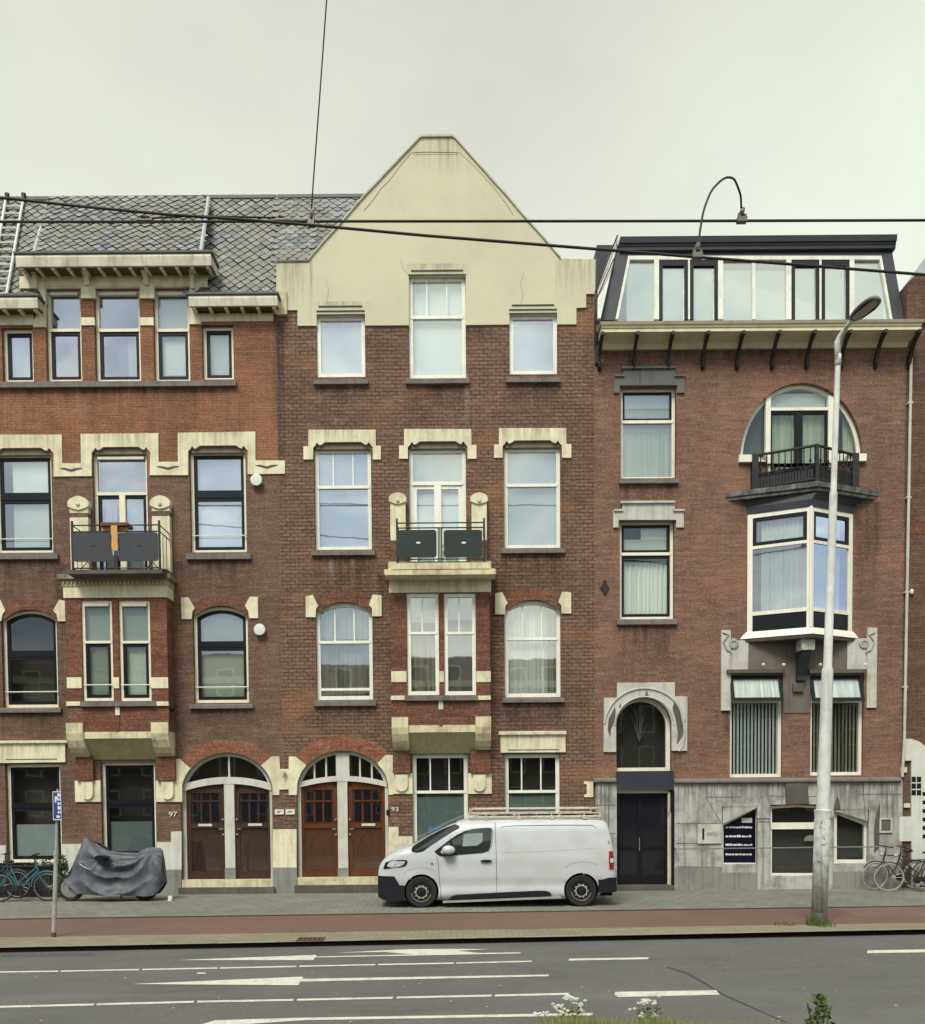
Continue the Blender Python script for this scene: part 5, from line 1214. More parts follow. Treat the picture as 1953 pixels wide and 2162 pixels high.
# ---- entrance
eo = (P(1301.5, 1550).x, P(1418, 1550).x, P(1360, 1628).z, P(1360, 1473).z, P(1360, 1473).z-P(1360, 1531).z)
q = MB(); O = arc(*eo, 24, True); I = arc(eo[0]+.0, eo[1]-.10, eo[2]+.09, eo[3]-.07, eo[4]-.06, 24, True)
I = arc(eo[0]+.02, eo[1]-.10, eo[2]+.09, eo[3]-.08, eo[4]-.06, 24, True); q.ring(O, I, .18, .26); fl = q.build('arched_light', M['white3'], h3)
q = MB(); q.add([(p_[0], .22, p_[1]) for p_ in I], [list(range(len(I)))]); q.build('pane', M['glass_d'], fl)
# glass chandelier behind the arched light
q = MB(); c = P(1349, 1540, .5)
for k_ in range(14):
    a_ = k_*2.4; z0 = c.z-.3+.05*k_; q.tube([(c.x, .5, c.z-.3), (c.x+.12*math.cos(a_), .5+.05*math.sin(a_), z0+.25), (c.x+.2*math.cos(a_), .5, z0+.45)], .008, 4)
q.build('hall_lamp', M['metal'], fl)
rslab(h3, 'door_panel', 1302, 1629, 1423, 1668, -.07, .3, M['anthracite'])
q = MB(); x0, x1, zt_d, zb_d = P(1303, 1750).x, P(1412, 1750).x, P(1360, 1672).z, -.02
q.box(x0, x1+.06, .1, .2, zt_d-.03, zt_d+.05, 1); q.box(x1, x1+.08, .1, .2, .0, zt_d-.03, 1)
q.box(x0, x0+.09, .14, .2, 0, zt_d-.03); q.box(x1-.07, x1, .14, .2, 0, zt_d-.03); xm = P(1353, 1750).x; q.box(xm-.04, xm+.05, .14, .2, 0, zt_d-.03)
for a, b in ((x0+.09, xm-.04), (xm+.05, x1-.07)): q.box(a, b, .145, .2, zt_d-.13, zt_d-.03); q.box(a, b, .145, .2, 0, .35); q.box(a, b, .145, .2, 1.0, 1.06)
ed = q.build('entrance_door', [M['black'], M['white3']], h3)
q = MB(); q.box(x0+.09, x1-.07, .17, .18, .35, zt_d-.12); q.build('door_light', M['glass_dark'], ed)
q = MB(); q.tube([(xm-.02, .12, .95), (xm-.02, .07, .97), (xm-.02, .07, 1.25), (xm-.02, .12, 1.27)], .012, 6); q.build('door_handle', M['steel'], ed)
rslab(h3, 'door_jamb', 1418, 1669, 1424, 1874, -.06, .3, M['black'])
q = MB(); x_ = P(1416, 1750, -.02).x; q.tube([(x_, .03, .02), (x_, .03, P(1416, 1716).z)], .03, 8); q.tube([(x_-.03, .03, P(1416, 1716).z), (x_-.03, .03, zt_d)], .035, 8); q.build('jamb_pipe', M['cream_worn'], h3)
rslab(h3, 'doorstep', 1300, 1870, 1424, 1882, -.2, .3, M['stone_dark'])
# art nouveau stone surround
def arcpts(uc, vc, ru, rv, a0, a1, n=16): return [(uc+ru*math.cos(math.radians(a0+(a1-a0)*i/n)), vc-rv*math.sin(math.radians(a0+(a1-a0)*i/n))) for i in range(n+1)]
inn = arcpts(1359.7, 1531, 58.8, 58.5, 90, 180, 12)
slab(h3, 'door_surround', [(1359.7, 1441), (1303, 1441.5), (1303, 1473), (1275.5, 1473), (1274.5, 1587.5), (1301, 1587.5)]+inn[::-1], -.06, .08, M['stone_light'])
inn = arcpts(1359.7, 1531, 58.8, 58.5, 0, 90, 12)
slab(h3, 'door_surround', [(1418.6, 1585), (1451, 1585), (1451.5, 1470), (1425, 1470), (1425, 1440.5), (1359.7, 1441)]+inn[::-1], -.0602, .08, M['stone_light'])
q = MB()
for ru, rv, a0, a1, r_ in ((85, 80, 8, 176, .028), (63, 62, 2, 178, .02)):
    q.tube([tuple(P(a, b, -.07)) for a, b in arcpts(1361, 1533, ru, rv, a0, a1, 28)], r_, 6)
q.tube([tuple(P(a, b, -.07)) for a, b in ((1423, 1476), (1437, 1500), (1444, 1530), (1446, 1555), (1440, 1575), (1434, 1586))], .025, 6)
q.build('surround_moulding', M['stone_light'], h3)
for pts in ([(1299, 1492), (1285, 1518), (1283, 1540), (1288, 1557), (1290, 1540), (1298, 1522), (1300, 1505)], [(1425, 1478), (1435, 1490), (1442, 1512), (1445, 1535), (1441, 1555), (1429, 1572), (1431, 1548), (1427, 1520), (1420, 1495)], [(1365, 1456), (1361, 1473), (1371, 1473)], [(1310, 1484), (1312, 1492), (1307, 1504), (1307, 1496)]):
    slab(h3, 'carved_hollow', pts, -.064, .004, M['stone_dark'])
# ---- stone base trim
q = MB()
for a, b in ((1253, 1301), (1424, 1903)):
    x0, x1 = P(a, 1648, -.1).x, P(b, 1648, -.1).x; z = P((a+b)/2, 1649, -.1).z; q.prismx([(-.14, z-.02), (-.14, z+.02), (-.05, z+.08), (.0, z+.08), (.0, z-.06), (-.05, z-.06)], x0, x1)
q.build('base_ledge', M['sillstone'], h3)
q = MB()
for a, b in ((1253, 1301), (1424, 1524), (1599, 1624), (1735, 1758), (1833, 1903)):
    q = MB(); x0, x1 = P(a, 1850, -.1).x, P(b, 1850, -.1).x; q.box(x0, x1, -.11, -.04, -.05, .55); q.build('stone_plinth', M['plinth'], h3)
for a, b in ((1524, 1599), (1758, 1833)): q = MB(); x0, x1 = P(a, 1850, -.1).x, P(b, 1850, -.1).x; q.box(x0+.002, x1-.002, -.095, -.04, -.05, .42); q.build('stone_plinth', M['plinth'], h3)
# stone joints
q = MB()
def joint(a, b, c, d, y=-.053): 
    p0, p1 = P(a, b, y), P(c, d, y); n_ = Vector((-(p1-p0).z, 0, (p1-p0).x)).normalized()*.008
    q.add([p0-n_, p1-n_, p1+n_, p0+n_], [(0, 1, 2, 3)])
for j in ((1490, 1683, 1564, 1683), (1490, 1683, 1523, 1738), (1508, 1652, 1508, 1682), (1427, 1739, 1523, 1739), (1427, 1781, 1524, 1781), (1427, 1792, 1524, 1792), (1613, 1652, 1613, 1668), (1822, 1652, 1827, 1728), (1812, 1677, 1903, 1677), (1255, 1700, 1300, 1700), (1270, 1652, 1270, 1700), (1285, 1700, 1285, 1760), (1255, 1760, 1300, 1760), (1624, 1680, 1656, 1682), (1427, 1830, 1524, 1831), (1708, 1682, 1735, 1681)): joint(*j)
q.build('stone_joint', M['stone_dark'], h3)
# pilasters with pointed heads, keystone
for a, b in ((1599.5, 1624), (1735.5, 1758)):
    x0, x1, z0, z1 = RC(a, 1725, b, 1885, -.12); xm = (x0+x1)/2; zt2 = P(a, 1700, -.1).z; zp = P(a, 1668, -.1).z
    q = MB(); q.prism([(x0, -.05), (x1, -.05), (x1, zt2), (xm+.05, zp-.12), (xm, zp), (xm-.05, zp-.12), (x0, zt2)], -.13, -.04); z_ = P(a, 1725, -.1).z; q.box(x0-.02, x1+.02, -.16, -.05, z_-.03, z_+.03); z_ = P(a, 1733, -.1).z; q.box(x0-.015, x1+.015, -.15, -.05, z_-.015, z_+.015)
    q.build('stone_pilaster', M['stone'], h3)
slab(h3, 'keystone', [(1657, 1646), (1708, 1646), (1706, 1672), (1709, 1697), (1661, 1698), (1660, 1672)], -.11, .1, M['stone_dark'])
slab(h3, 'carved_point', [(1858, 1695), (1850, 1722), (1846, 1745), (1846, 1800), (1856, 1790), (1858, 1740)], -.062, .02, M['stone_dark'])
slab(h3, 'carved_point', [(1768, 1681), (1762, 1700), (1762, 1709), (1775, 1709), (1772, 1690)], -.07, .03, M['stone_dark'])
# corner fillers that slope the heads of the outer openings
slab(h3, 'sloped_head', [(1524.5, 1739.7), (1599, 1704.8), (1599, 1703.2), (1524.5, 1703.2)], -.05, .3, M['stone'])
slab(h3, 'sloped_head', [(1759, 1709.3), (1759, 1710.8), (1832.7, 1733.6), (1832.7, 1709.3)], -.05, .3, M['stone'])
# their frames and glass
def shop(name, o, poly, gm, fw=.07, tr=None, inner=None):
    q = MB(); n = len(poly); pts = [(P(a, b, .1).x, P(a, b, .1).z) for a, b in poly]
    cx = sum(p_[0] for p_ in pts)/n; cz = sum(p_[1] for p_ in pts)/n
    ins = [(p_[0]+(fw if p_[0] < cx else -fw), p_[1]+(fw if p_[1] < cz else -fw)) for p_ in pts]
    q.ring(pts, ins, .1, .2)
    if tr: xa, xb = min(p_[0] for p_ in pts), max(p_[0] for p_ in pts); zt_ = P(poly[0][0], tr, .1).z; q.box(xa+.02, xb-.02, .08, .2, zt_-.08, zt_+.08)
    f_ = q.build(name, M['white3'], h3)
    g = MB(); g.add([(p_[0], .15, p_[1]) for p_ in pts], [list(range(n))]); g.build('pane', gm, f_)
    return f_
ws = shop('shop_window', sA, [(1524.5, 1824.7), (1599, 1824.7), (1599, 1705), (1524.5, 1740)], M['glass_d'], .035)
q = MB(); q.prism([(P(a, b, .2).x, P(a, b, .2).z) for a, b in [(1527, 1821), (1596, 1821), (1596, 1709), (1527, 1741)]], .139, .148); q.build('window_foil', M['shop_blue'], ws)
# unreadable white lettering on the foil
q = MB(); random.seed(11)
for v, n, x_off in ((1747, 8, 0), (1766, 8, 0), (1784, 10, 0), (1804, 11, 0)):
    u = 1532; q = MB()
    while u < 1587:
        w_ = random.uniform(3, 9); x0, x1, z0, z1 = RC(u, v-2, min(u+w_, 1588), v+1.6, .13); q.box(x0, x1, .13, .138, z0, z1+random.uniform(-.01, .01)); u += w_+random.uniform(.8, 2)
    q.build('window_lettering', M['white_blob'], ws)
q = MB(); x0, x1, z0, z1 = RC(1566, 1727, 1588, 1737, .13); q.box(x0, x1, .13, .138, z0, z1)
q.build('window_lettering', M['white_blob'], ws)
shop('shop_window', sB, [(1624.7, 1849), (1735, 1849), (1735, 1702), (1680, 1698.8), (1624.7, 1702)], M['glass_d'], .06, tr=1744)
shop('shop_window', sC, [(1759, 1823), (1832.7, 1823), (1832.7, 1733.6), (1759, 1711)], M['glass_d'], .09)
q = MB(); x0, x1, z0, z1 = RC(1694, 1763, 1716, 1775, .3); q.prism([(x0, z0), (x1, z0), (x1-.02, z1), (x0+.1, z1), (x0+.02, z0+.08)], .2, .21); q.build('window_sticker', M['metal'], h3)
for a, b in ((1615, 1745), (1750, 1842)):
    q = MB(); x0, x1, z0, z1 = RC(a, 1690, b, 1856, .3); q.box(x0, x1, .3, .31, z0, z1); q.build('dark_interior_stand_in', M['roof_gap'], h3)  # dark panel painted in place of the unlit room behind the panes
# signs and rail on the stone
pl = rslab(h3, 'wall_sign', 1473, 1740, 1523, 1781, -.09, .04, M['stone_light'])
q = MB(); x0, x1, z0, z1 = RC(1483, 1749, 1487, 1773, -.095); q.box(x0, x1, -.094, -.09, z0, z1); x0, x1, z0, z1 = RC(1492, 1757, 1515, 1764, -.095); q.box(x0, x1, -.094, -.0905, z0, z1, 1); q.build('sign_lettering', [M['black'], M['metal']], pl)
q = MB(); x0, x1, z0, z1 = RC(1857, 1727, 1884, 1758, -.08); q.ring([(x0, z0), (x1, z0), (x1, z1), (x0, z1)], [(x0+.04, z0+.04), (x1-.04, z0+.04), (x1-.04, z1-.04), (x0+.04, z1-.04)], -.09, -.04); q.box(x0+.04, x1-.04, -.07, -.04, z0+.04, z1-.04, 1); q.build('vent_box', [M['stone_light'], M['stone_dark']], h3)
q = MB(); z_ = P(1430, 1792.5, -.3).z; x0, x1 = P(1427, 1792, -.3).x, P(1900, 1792, -.3).x
q.tube([(x0, -.3, z_), (x1, -.3, z_+.02)], .014, 6)
for u in (1430, 1612, 1748, 1842): xx = P(u, 1792, -.3).x; q.tube([(xx, -.3, z_), (xx, -.05, z_)], .012, 5)
q.build('rail', M['steel'], h3)
# ---- cornice of house 3
q = MB(); x0, x1 = P(1266, 690, -.5).x, P(1948, 690, -.5).x; z = lambda v, y: P(1580, v, y).z
q.prismx([(-.62, z(684, -.6)), (-.62, z(677, -.6)), (.3, z(677, -.6)), (.3, z(684, -.6))], x0, x1); q.build('gutter', paint('brown gutter', (.26, .23, .15), (.12, .1, .07), .6, .6, 2), h3)
M['cream3'] = paint('cream cornice paint', (.70, .66, .44), (.3, .26, .16), .4, .65)
q = MB(); q.prismx([(-.60, z(684, -.6)-.002), (-.58, z(690, -.58)), (-.55, z(690.5, -.58)), (-.56, z(692, -.56)), (-.56, z(699, -.55)), (-.52, z(700.5, -.52)), (.0, z(700.5, -.52)), (0, z(684, -.6)-.002)], x0+.03, x1-.06)
q.build('cornice', M['cream3'], h3)
q = MB(); x0c, x1c = P(1270, 720, -.2).x, P(1922, 720, -.2).x
q.prismx([(-.50, z(700.5, -.52)-.003), (-.36, z(708, -.36)), (-.22, z(716, -.22)), (-.12, z(724, -.12)), (-.06, z(735.8, -.05)), (.0, z(735.8, -.05)), (0, z(700.5, -.52)-.003)], x0c, x1c); q.build('cove', M['cream3'], h3)
for i, u in enumerate((1267, 1340, 1413, 1486, 1559, 1633, 1706, 1779, 1852, 1923)):
    xx = P(u, 740, -.1).x-.015; q = MB(); w_ = .035; b0 = z(700.5, -.52)
    q.prismx([(-.60, b0+.0), (-.60, b0-.08), (-.5, b0-.09), (-.36, b0-.15), (-.24, b0-.26), (-.17, b0-.38), (-.13, b0-.50), (-.12, b0-.58), (-.07, b0-.64), (0, b0-.64), (0, b0-.5), (-.04, b0-.4), (-.13, b0-.25), (-.3, b0-.08), (-.42, b0-.0)], xx-w_, xx+w_)
    q.blob((xx, -.10, b0-.52), .045, .05, .045, 8); q.build('cornice_bracket', M['iron'], h3)
# ---- glazed mansard
yb0, yt0 = -.02, .75                             # plane leaning back
def MP(u, v): 
    t = (675-v)/(675-497); return P(u, v, yb0+(yt0-yb0)*max(0, t))
def mslab(pts, off=0.0, dep=.05, m_='anthracite', nm='mansard_part', par=None):
    n_ = Vector((0, -1, .28)).normalized(); f = [MP(a, b)+n_*off for a, b in pts]; bk_ = [p_-n_*dep for p_ in f]; n = len(pts)
    q = MB(); q.add(f+bk_, [list(range(n)), list(range(2*n-1, n-1, -1))]+[(i, i+n, (i+1) % n+n, (i+1) % n) for i in range(n)]); return q.build(nm, M[m_] if isinstance(m_, str) else m_, par or h3)
LX = lambda v: 1299+(1270.6-1299)*(v-534)/(676-534); RX = lambda v: 1882.5+(1909-1882.5)*(v-525)/(674.6-525)
gl_ = lambda v: 1326+(1299.3-1326)*(v-542)/(674-542); gr_ = lambda v: 1860.5+(1883.6-1860.5)*(v-539.5)/(673.5-539.5)
mslab([(LX(676), 676), (gl_(676), 676), (gl_(541), 541), (LX(541), 541)], 0, .2, nm='mansard_cheek'); mslab([(gr_(676), 676), (RX(676), 676), (RX(541), 541), (gr_(541), 541)], 0, .2, nm='mansard_cheek')
mslab([(LX(541), 541), (gl_(541), 541), (gr_(541), 541), (RX(541), 541), (RX(524), 524), (LX(524), 524)], .001, .2, nm='mansard_fascia')
yt1 = P(1500, 520).z
q = MB(); x0, x1 = MP(1306, 510).x, MP(1884, 510).x
yy = [MP(1580, v).y for v in (524, 517, 510, 497)]
zz = [P(1580, v_, y_).z for v_, y_ in ((526, yy[0]-.12), (518, yy[1]-.17), (511, yy[2]-.24), (500, yy[3]-.26))]
q.prismx([(yy[0]-.05, zz[0]-.02), (yy[0]-.12, zz[0]), (yy[0]-.12, zz[1]), (yy[1]-.17, zz[1]+.01), (yy[1]-.17, zz[2]), (yy[2]-.24, zz[2]+.01), (yy[2]-.26, zz[3]), (yy[3]+.6, zz[3]+.0), (yy[3]+.6, zz[0]-.02)], x0, x1); q.build('roof_fascia', M['anthracite'], h3)
fr = [(1381, 1391.2, 0), (1452.5, 1456.5, 0), (1515.8, 1526.7, 0), (1588, 1594.7, 0), (1659.5, 1670.5, 0), (1729.8, 1734, 0), (1793.5, 1803.4, 0)]
q = MB()
def mq(mb, pts, off, dep):
    n_ = Vector((0, -1, .28)).normalized(); f = [MP(a, b)+n_*off for a, b in pts]; bk_ = [p_-n_*dep for p_ in f]; n = len(pts)
    mb.add(f+bk_, [list(range(n)), list(range(2*n-1, n-1, -1))]+[(i, i+n, (i+1) % n+n, (i+1) % n) for i in range(n)])
for a, b, _ in fr: mq(q, [(a-1.5*0, 675), (b, 675), (b, 545), (a, 545)], .015, .1)
mq(q, [(gl_(549), 549), (gr_(549), 549), (gr_(541), 541), (gl_(541), 541)], .016, .1)
mq(q, [(gl_(675), 675), (gl_(675)+5.5, 675), (gl_(548)+5.5, 548), (gl_(548), 548)], .017, .1); mq(q, [(gr_(675)-5.5, 675), (gr_(675), 675), (gr_(548), 548), (gr_(548)-5.5, 548)], .017, .1)
M['mansard_white'] = paint('weathered mansard paint', (.60, .61, .53), (.3, .29, .23), .5, .6, 2)
mw = q.build('mansard_window', M['mansard_white'], h3)
for a, b in ((1391.2, 1452.5), (1456.5, 1515.8), (1670.5, 1729.8), (1734, 1793.5)):
    q = MB(); mq(q, [(a, 675), (a+8, 675), (a+8, 549), (a, 549)], .006, .06); mq(q, [(b-8, 675), (b, 675), (b, 549), (b-8, 549)], .006, .06); mq(q, [(a+8, 561), (b-8, 561), (b-8, 549), (a+8, 549)], .0055, .06); q.build('sash', M['black'], mw)
q = MB(); mq(q, [(gl_(675), 675), (gr_(675), 675), (gr_(545), 545), (gl_(545), 545)], -.04, .004); q.build('pane', M['glass'], mw)
q = MB(); 
for a, b in ((1330, 1381), (1399, 1443), (1463, 1507), (1526, 1659), (1678, 1722), (1742, 1786), (1803, 1862)): mq(q, [(a-6, 675), (b+6, 675), (b+6, 552 if a != 1526 else 566), (a-6, 552 if a != 1526 else 566)], -.07, .004)
q.build('blind', M['blind_w'], mw)
q = MB(); q.box(P(1275, 600).x, P(1905, 600).x, 1.1, 9, P(1500, 700).z, P(1500, 505, .9).z); q.build('roof_mass', M['anthracite'], h3)
# left flank of the roof storey with its white verge, seen edge on
q = MB(); a_, b_, c_ = P(1264, 690, -.3), P(1306, 500, .8), P(1299, 676, 0)
q.add([tuple(P(1262, 672, -.28)), tuple(P(1268, 672, -.3)), tuple(P(1303, 520, .6)), tuple(P(1306, 498, .7)), tuple(P(1303.5, 498, .7)), tuple(P(1285, 540, .5)), tuple(P(1262, 600, .1))], [(0, 1, 2, 3, 4, 5, 6)])
q.v = q.v+[(x_, y_+.1, z_) for x_, y_, z_ in q.v]; q.f.append(list(range(13, 6, -1))); q.m.append(0)
for i in range(7): q.f.append([i, (i+1) % 7, (i+1) % 7+7, i+7]); q.m.append(0)
q.build('verge_board', paint('pale verge', (.58, .59, .53), (.3, .3, .25), .5, .7, 3), h3)
q = MB(); q.tube([tuple(P(1257, 617, -.05)), tuple(P(1304, 497, .6))], .02, 5); q.tube([tuple(P(1257, 638, -.1)), tuple(P(1296, 546, .3))], .014, 5); q.build('verge_cable', M['iron'], h3)
# party wall strip, downpipe
q = MB(); q.tube([tuple(P(1924, 752, -.09)), tuple(P(1909.5, 1560, -.09)), tuple(P(1905, 1640, -.09))], .035, 8)
for v in (850, 1050, 1250, 1450): c = P(1924-(v-752)*14.5/808, v, -.09); q.box(c.x-.055, c.x+.055, c.y-.02, c.y+.09, c.z-.02, c.z+.02)
q.build('downpipe', paint('pale pipe', (.50, .50, .44), (.2, .18, .14), .5, .6, 3), h3)
q = MB(); x0 = P(1249, 700, -.1).x
q.prismx([(-.2, P(1250, 690, -.1).z), (-.22, P(1250, 705, -.1).z), (-.1, P(1250, 730, -.1).z), (-.06, P(1250, 765, -.1).z), (0, P(1250, 770, -.1).z), (0, P(1250, 690, -.1).z)], P(1257, 700, -.1).x, P(1265, 700, -.1).x); q.build('rainwater_head', M['anthracite'], h3)
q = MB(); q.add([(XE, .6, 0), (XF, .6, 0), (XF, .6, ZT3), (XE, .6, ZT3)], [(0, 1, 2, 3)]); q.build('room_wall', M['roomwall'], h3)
q = MB(); q.box(XE+.02, XF-.02, .64, 10, 0, P(1500, 700).z); q.build('rear_mass', M['brick_side'], h3)
q = MB()
for u in (1610, 1653, 1730, 1825): c = P(u, 1404, -.14); q.blob((c.x, -.2, c.z), .045, .04, .035, 8)
q.build('spot_lamp', M['white_blob'], h3)

# ============================================================ HOUSE 4 (sliver at the right edge)
h4 = thing('brick_house', 'dark brick house sliver at the right edge with white stepped door arch and chimney', 'house', (P(2100, 1870).x, 0, 0))
X4 = XF; X5 = P(2500, 1100).x
ao = (P(1936, 1700).x, P(2080, 1700).x, -.05, P(2000, 1612).z, P(2000, 1612).z-P(2000, 1700).z, True)
wall_sheet(h4, 'wall', X4, X5, -.05, P(2000, 668).z, [ao], M['brick4'])
slab(h4, 'door_frame', [(1936, 1886), (1936, 1700), (1952, 1655), (1975, 1625), (2000, 1612), (2080, 1640), (2080, 1886)], .1, .1, M['plinth_white'])
q = MB()
for r in range(6):
    for c_ in range(2):
        if r > 2 and c_ == 0: continue
        x0, x1, z0, z1 = RC(1926+c_*10, 1640+r*13, 1933+c_*10, 1650+r*13, .095)
        q.box(x0, x1, .09, .1, z0, z1)
q.build('door_light', M['glass_dark'], h4)
slab(h4, 'arch_surround', [(1924, 1560), (1940, 1565), (1960, 1580), (1960, 1885), (1925, 1885)], -.045, .06, M['plinth_white'])
q = MB()
for v in (1672, 1690, 1708, 1726, 1744, 1762): q = MB(); x0, x1, z0, z1 = RC(1948, v, 1960, v+8, -.05); q.box(x0, x1, -.05, -.04, z0, z1); q.build('arch_recess', M['black'], h4)
for v0 in (1640, 1654, 1668):
    for u0 in (1925, 1936): q = MB(); x0, x1, z0, z1 = RC(u0, v0, u0+9, v0+11, -.05); q.box(x0, x1, -.05, -.04, z0, z1); q.build('arch_pane', M['black'], h4)
for a, b, c, d in ((1911, 1560, 1926, 1606), (1903, 1620, 1915, 1631), (1909, 1696, 1922, 1705), (1899, 1724, 1925, 1776)): rslab(h4, 'cream_block', a, b, c, d, -.06, .06, M['plinth_white'])
rslab(h4, 'brick_patch', 1914, 1108, 1990, 1128, -.004, .01, M['brick_red'])
q = MB(); cp = [(1914, 674), (1915, 598), (1934, 580), (1990, 580), (2010, 598), (2010, 674)]
q.prism([(P(a, b, -.1).x, P(a, b, -.1).z) for a, b in cp], -.12, .6); q.build('chimney', M['brick4'], h4)
slab(h4, 'chimney_cap', [(1934, 580), (1942, 566), (1990, 500), (2010, 500), (2010, 580)], .3, .8, M['lead'])
q = MB(); q.box(X4+.02, X5, .5, 10, 0, P(2000, 680).z); q.build('rear_mass', M['brick_side'], h4)
c = P(1925, 1249, -.05); q = MB(); q.blob((c.x, c.y, c.z), .05, .04, .07, 8); q.build('wall_fitting', M['white_blob'], h4)

# ============================================================ houses across the street (mirrored in panes)
mo = brick('brick opposite', (.14, .08, .06), (.11, .07, .05), (.12, .10, .08))
random.seed(5); x = -48
ORD = ['first', 'second', 'third', 'fourth', 'fifth', 'sixth', 'seventh', 'eighth', 'ninth']
for i in range(9):
    w_ = random.uniform(9, 12.5); H = random.uniform(9.6, 11.6); Y0 = -46
    o = thing('terraced_house', ORD[i]+' terraced brick house from the left end across the street, mirrored in the panes', 'house', (x+w_/2, Y0, 0), 'houses across the street')
    q = MB(); q.prismx([(Y0, -.2), (Y0, H), (Y0-3, H+2.2), (Y0-8, H+2.2), (Y0-11, H), (Y0-11, -.2)], x, x+w_-.02); q.build('wall', mo, o)
    q = MB(); q.box(x-.0, x+w_-.03, Y0, Y0+.4, H-.5, H); q.build('cornice', M['cream'], o)
    q = MB(); nw = int(w_/2.4)
    for r in range(4):
        for k_ in range(nw):
            xc = x+w_*(k_+.5)/nw; q.box(xc-.6, xc+.6, Y0, Y0+.05, 1+r*3, 3+r*3)
    wo = q.build('window_frames', M['white'], o)
    q = MB()
    for r in range(4):
        for k_ in range(nw):
            xc = x+w_*(k_+.5)/nw; q.box(xc-.5, xc+.5, Y0+.05, Y0+.07, 1.1+r*3, 2.9+r*3)
    q.build('window_panes', M['glass_dark'], wo)
    x += w_
# ============================================================ STREET LAMP
YL = G(1729, 1951, 0).y
def PL(u, v, dy=0): return P(u, v, YL+dy)
lamp = thing('street_lamp', 'tall pale tapered street lamp with dark tilted head and graffiti smudges on its base', 'street lamp', PL(1729, 1951))
M['lamp_pole'] = paint('pale lamp paint', (.62, .64, .60), (.20, .19, .17), .6, .6, 3, bmp=.3, spec=.3)
a, b = PL(1729, 1953), PL(1770, 735)
def onp(v): t = (v-1953)/(735-1953); return a+(b-a)*t
q = MB()
segs = [(1955, .135), (1720, .135), (1706, .15), (1704, .115), (1420, .098), (1408, .098), (1400, .074), (1046, .068), (1036, .066), (1030, .052), (760, .046)]
q.tube([onp(v) for v, r in segs], [r for v, r in segs], 20); pole = sharp(q.build('pole', M['lamp_pole'], lamp))
q = MB(); q.tube([onp(1956), onp(1925)], .138, 20); q.build('pole_band', paint('dark pole foot', (.10, .10, .09), (.22, .21, .18), .6, .7, 6), pole)
q = MB(); q.tube([onp(762), PL(1768, 722), PL(1775, 708, -.05), PL(1788, 690, -.2), PL(1800, 674, -.4)], [.055, .052, .045, .04, .036], 10); q.tube([onp(772), onp(748)], .0545, 12)
q.build('arm', M['lamp_pole'], lamp, smooth=True)
# head: elongated shell pointing over the road towards the camera
h0, h1_ = PL(1797, 676, -.35), PL(1856, 628, -.95)
ax = (h1_-h0); Lh = ax.length; ax.normalize(); sd_ = ax.cross(Vector((0, .6, .8))).normalized(); un = sd_.cross(ax).normalized()
if un.z < 0: un = -un
q = MB(); n = 14; rings = []
ts = [0, .06, .15, .3, .5, .7, .85, .95, 1.0]; ws = [.05, .075, .10, .125, .14, .14, .12, .08, .02]
for t, w_ in zip(ts, ws):
    c = h0+ax*Lh*t
    for j in range(n):
        a_ = 2*PI*j/n; zz = math.sin(a_); q.v.append(tuple(c+sd_*w_*1.0*math.cos(a_)+un*(zz*w_*.62 if zz > 0 else zz*.035)))
for i in range(len(ts)-1):
    for j in range(n): q.f.append([i*n+j, i*n+(j+1) % n, (i+1)*n+(j+1) % n, (i+1)*n+j]); q.m.append(0)
q.f += [list(range(n)), [(len(ts)-1)*n+j for j in range(n)]]; q.m += [0, 0]
hd = q.build('lamp_head', paint('grey lamp head', (.16, .17, .18), (.08, .08, .08), .3, .5, 4), lamp, smooth=True)
q = MB(); c = h0+ax*Lh*.52-un*.04
q.add([c+ax*s*.26+sd_*r*.075 for s, r in ((-1, -.8), (-.6, -1), (.7, -1), (1, -.6), (1, .6), (.7, 1), (-.6, 1), (-1, .8))], [list(range(8))]); q.build('lamp_lens', paint('lamp lens', (.30, .28, .23), (.4, .38, .3), .5, .3, 6, spec=.6), hd)
q = MB(); c = h0+ax*Lh*.5-un*.037
q.add([c+ax*s*.43*Lh+sd_*r for s, r in ((-1, -.05), (-.6, -.10), (.4, -.122), (.8, -.10), (1, -.03), (1, .03), (.8, .10), (.4, .122), (-.6, .10), (-1, .05))], [list(range(10))]); q.build('lamp_underside', M['black'], hd)
q = MB(); q.tube([onp(1926), onp(1726)], .1365, 24); q.build('pole_base_paint', paint('dirty lamp base', (.46, .47, .44), (.07, .065, .06), 1.0, .7, 7, bmp=.4, fine=.3), pole, smooth=True)
# painted scrawls
q = MB(); random.seed(3)
for v in (1893, 1872, 1811, 1779, 1762, 1746, 1733):
    c = onp(v); a0 = random.uniform(-2.6, -1.9)
    for i in range(random.randint(2, 4)):
        a_ = a0+i*random.uniform(.12, .3); h_ = random.uniform(.012, .04); z_ = c.z+random.uniform(-.04, .04); r_ = .139; w_ = random.uniform(.05, .2)
        vs = [(c.x+r_*math.cos(t), c.y+r_*math.sin(t), z_+random.uniform(-.012, .012)+s*h_*.5) for t in (a_, a_+w_*.5, a_+w_) for s in (-1, 1)]
        q.add(vs, [(0, 2, 3, 1), (2, 4, 5, 3)])
q.build('graffiti', M['stone_dark'], pole)
M['leaf'] = paint('leaf green', (.075, .115, .025), (.16, .17, .05), .7, .7, 14, streak=False)
M['leaf_d'] = paint('leaf dark green', (.035, .07, .018), (.09, .11, .03), .6, .7, 14, streak=False)
M['grassm'] = paint('grass blades', (.15, .17, .045), (.26, .24, .09), .7, .8, 9, streak=False)
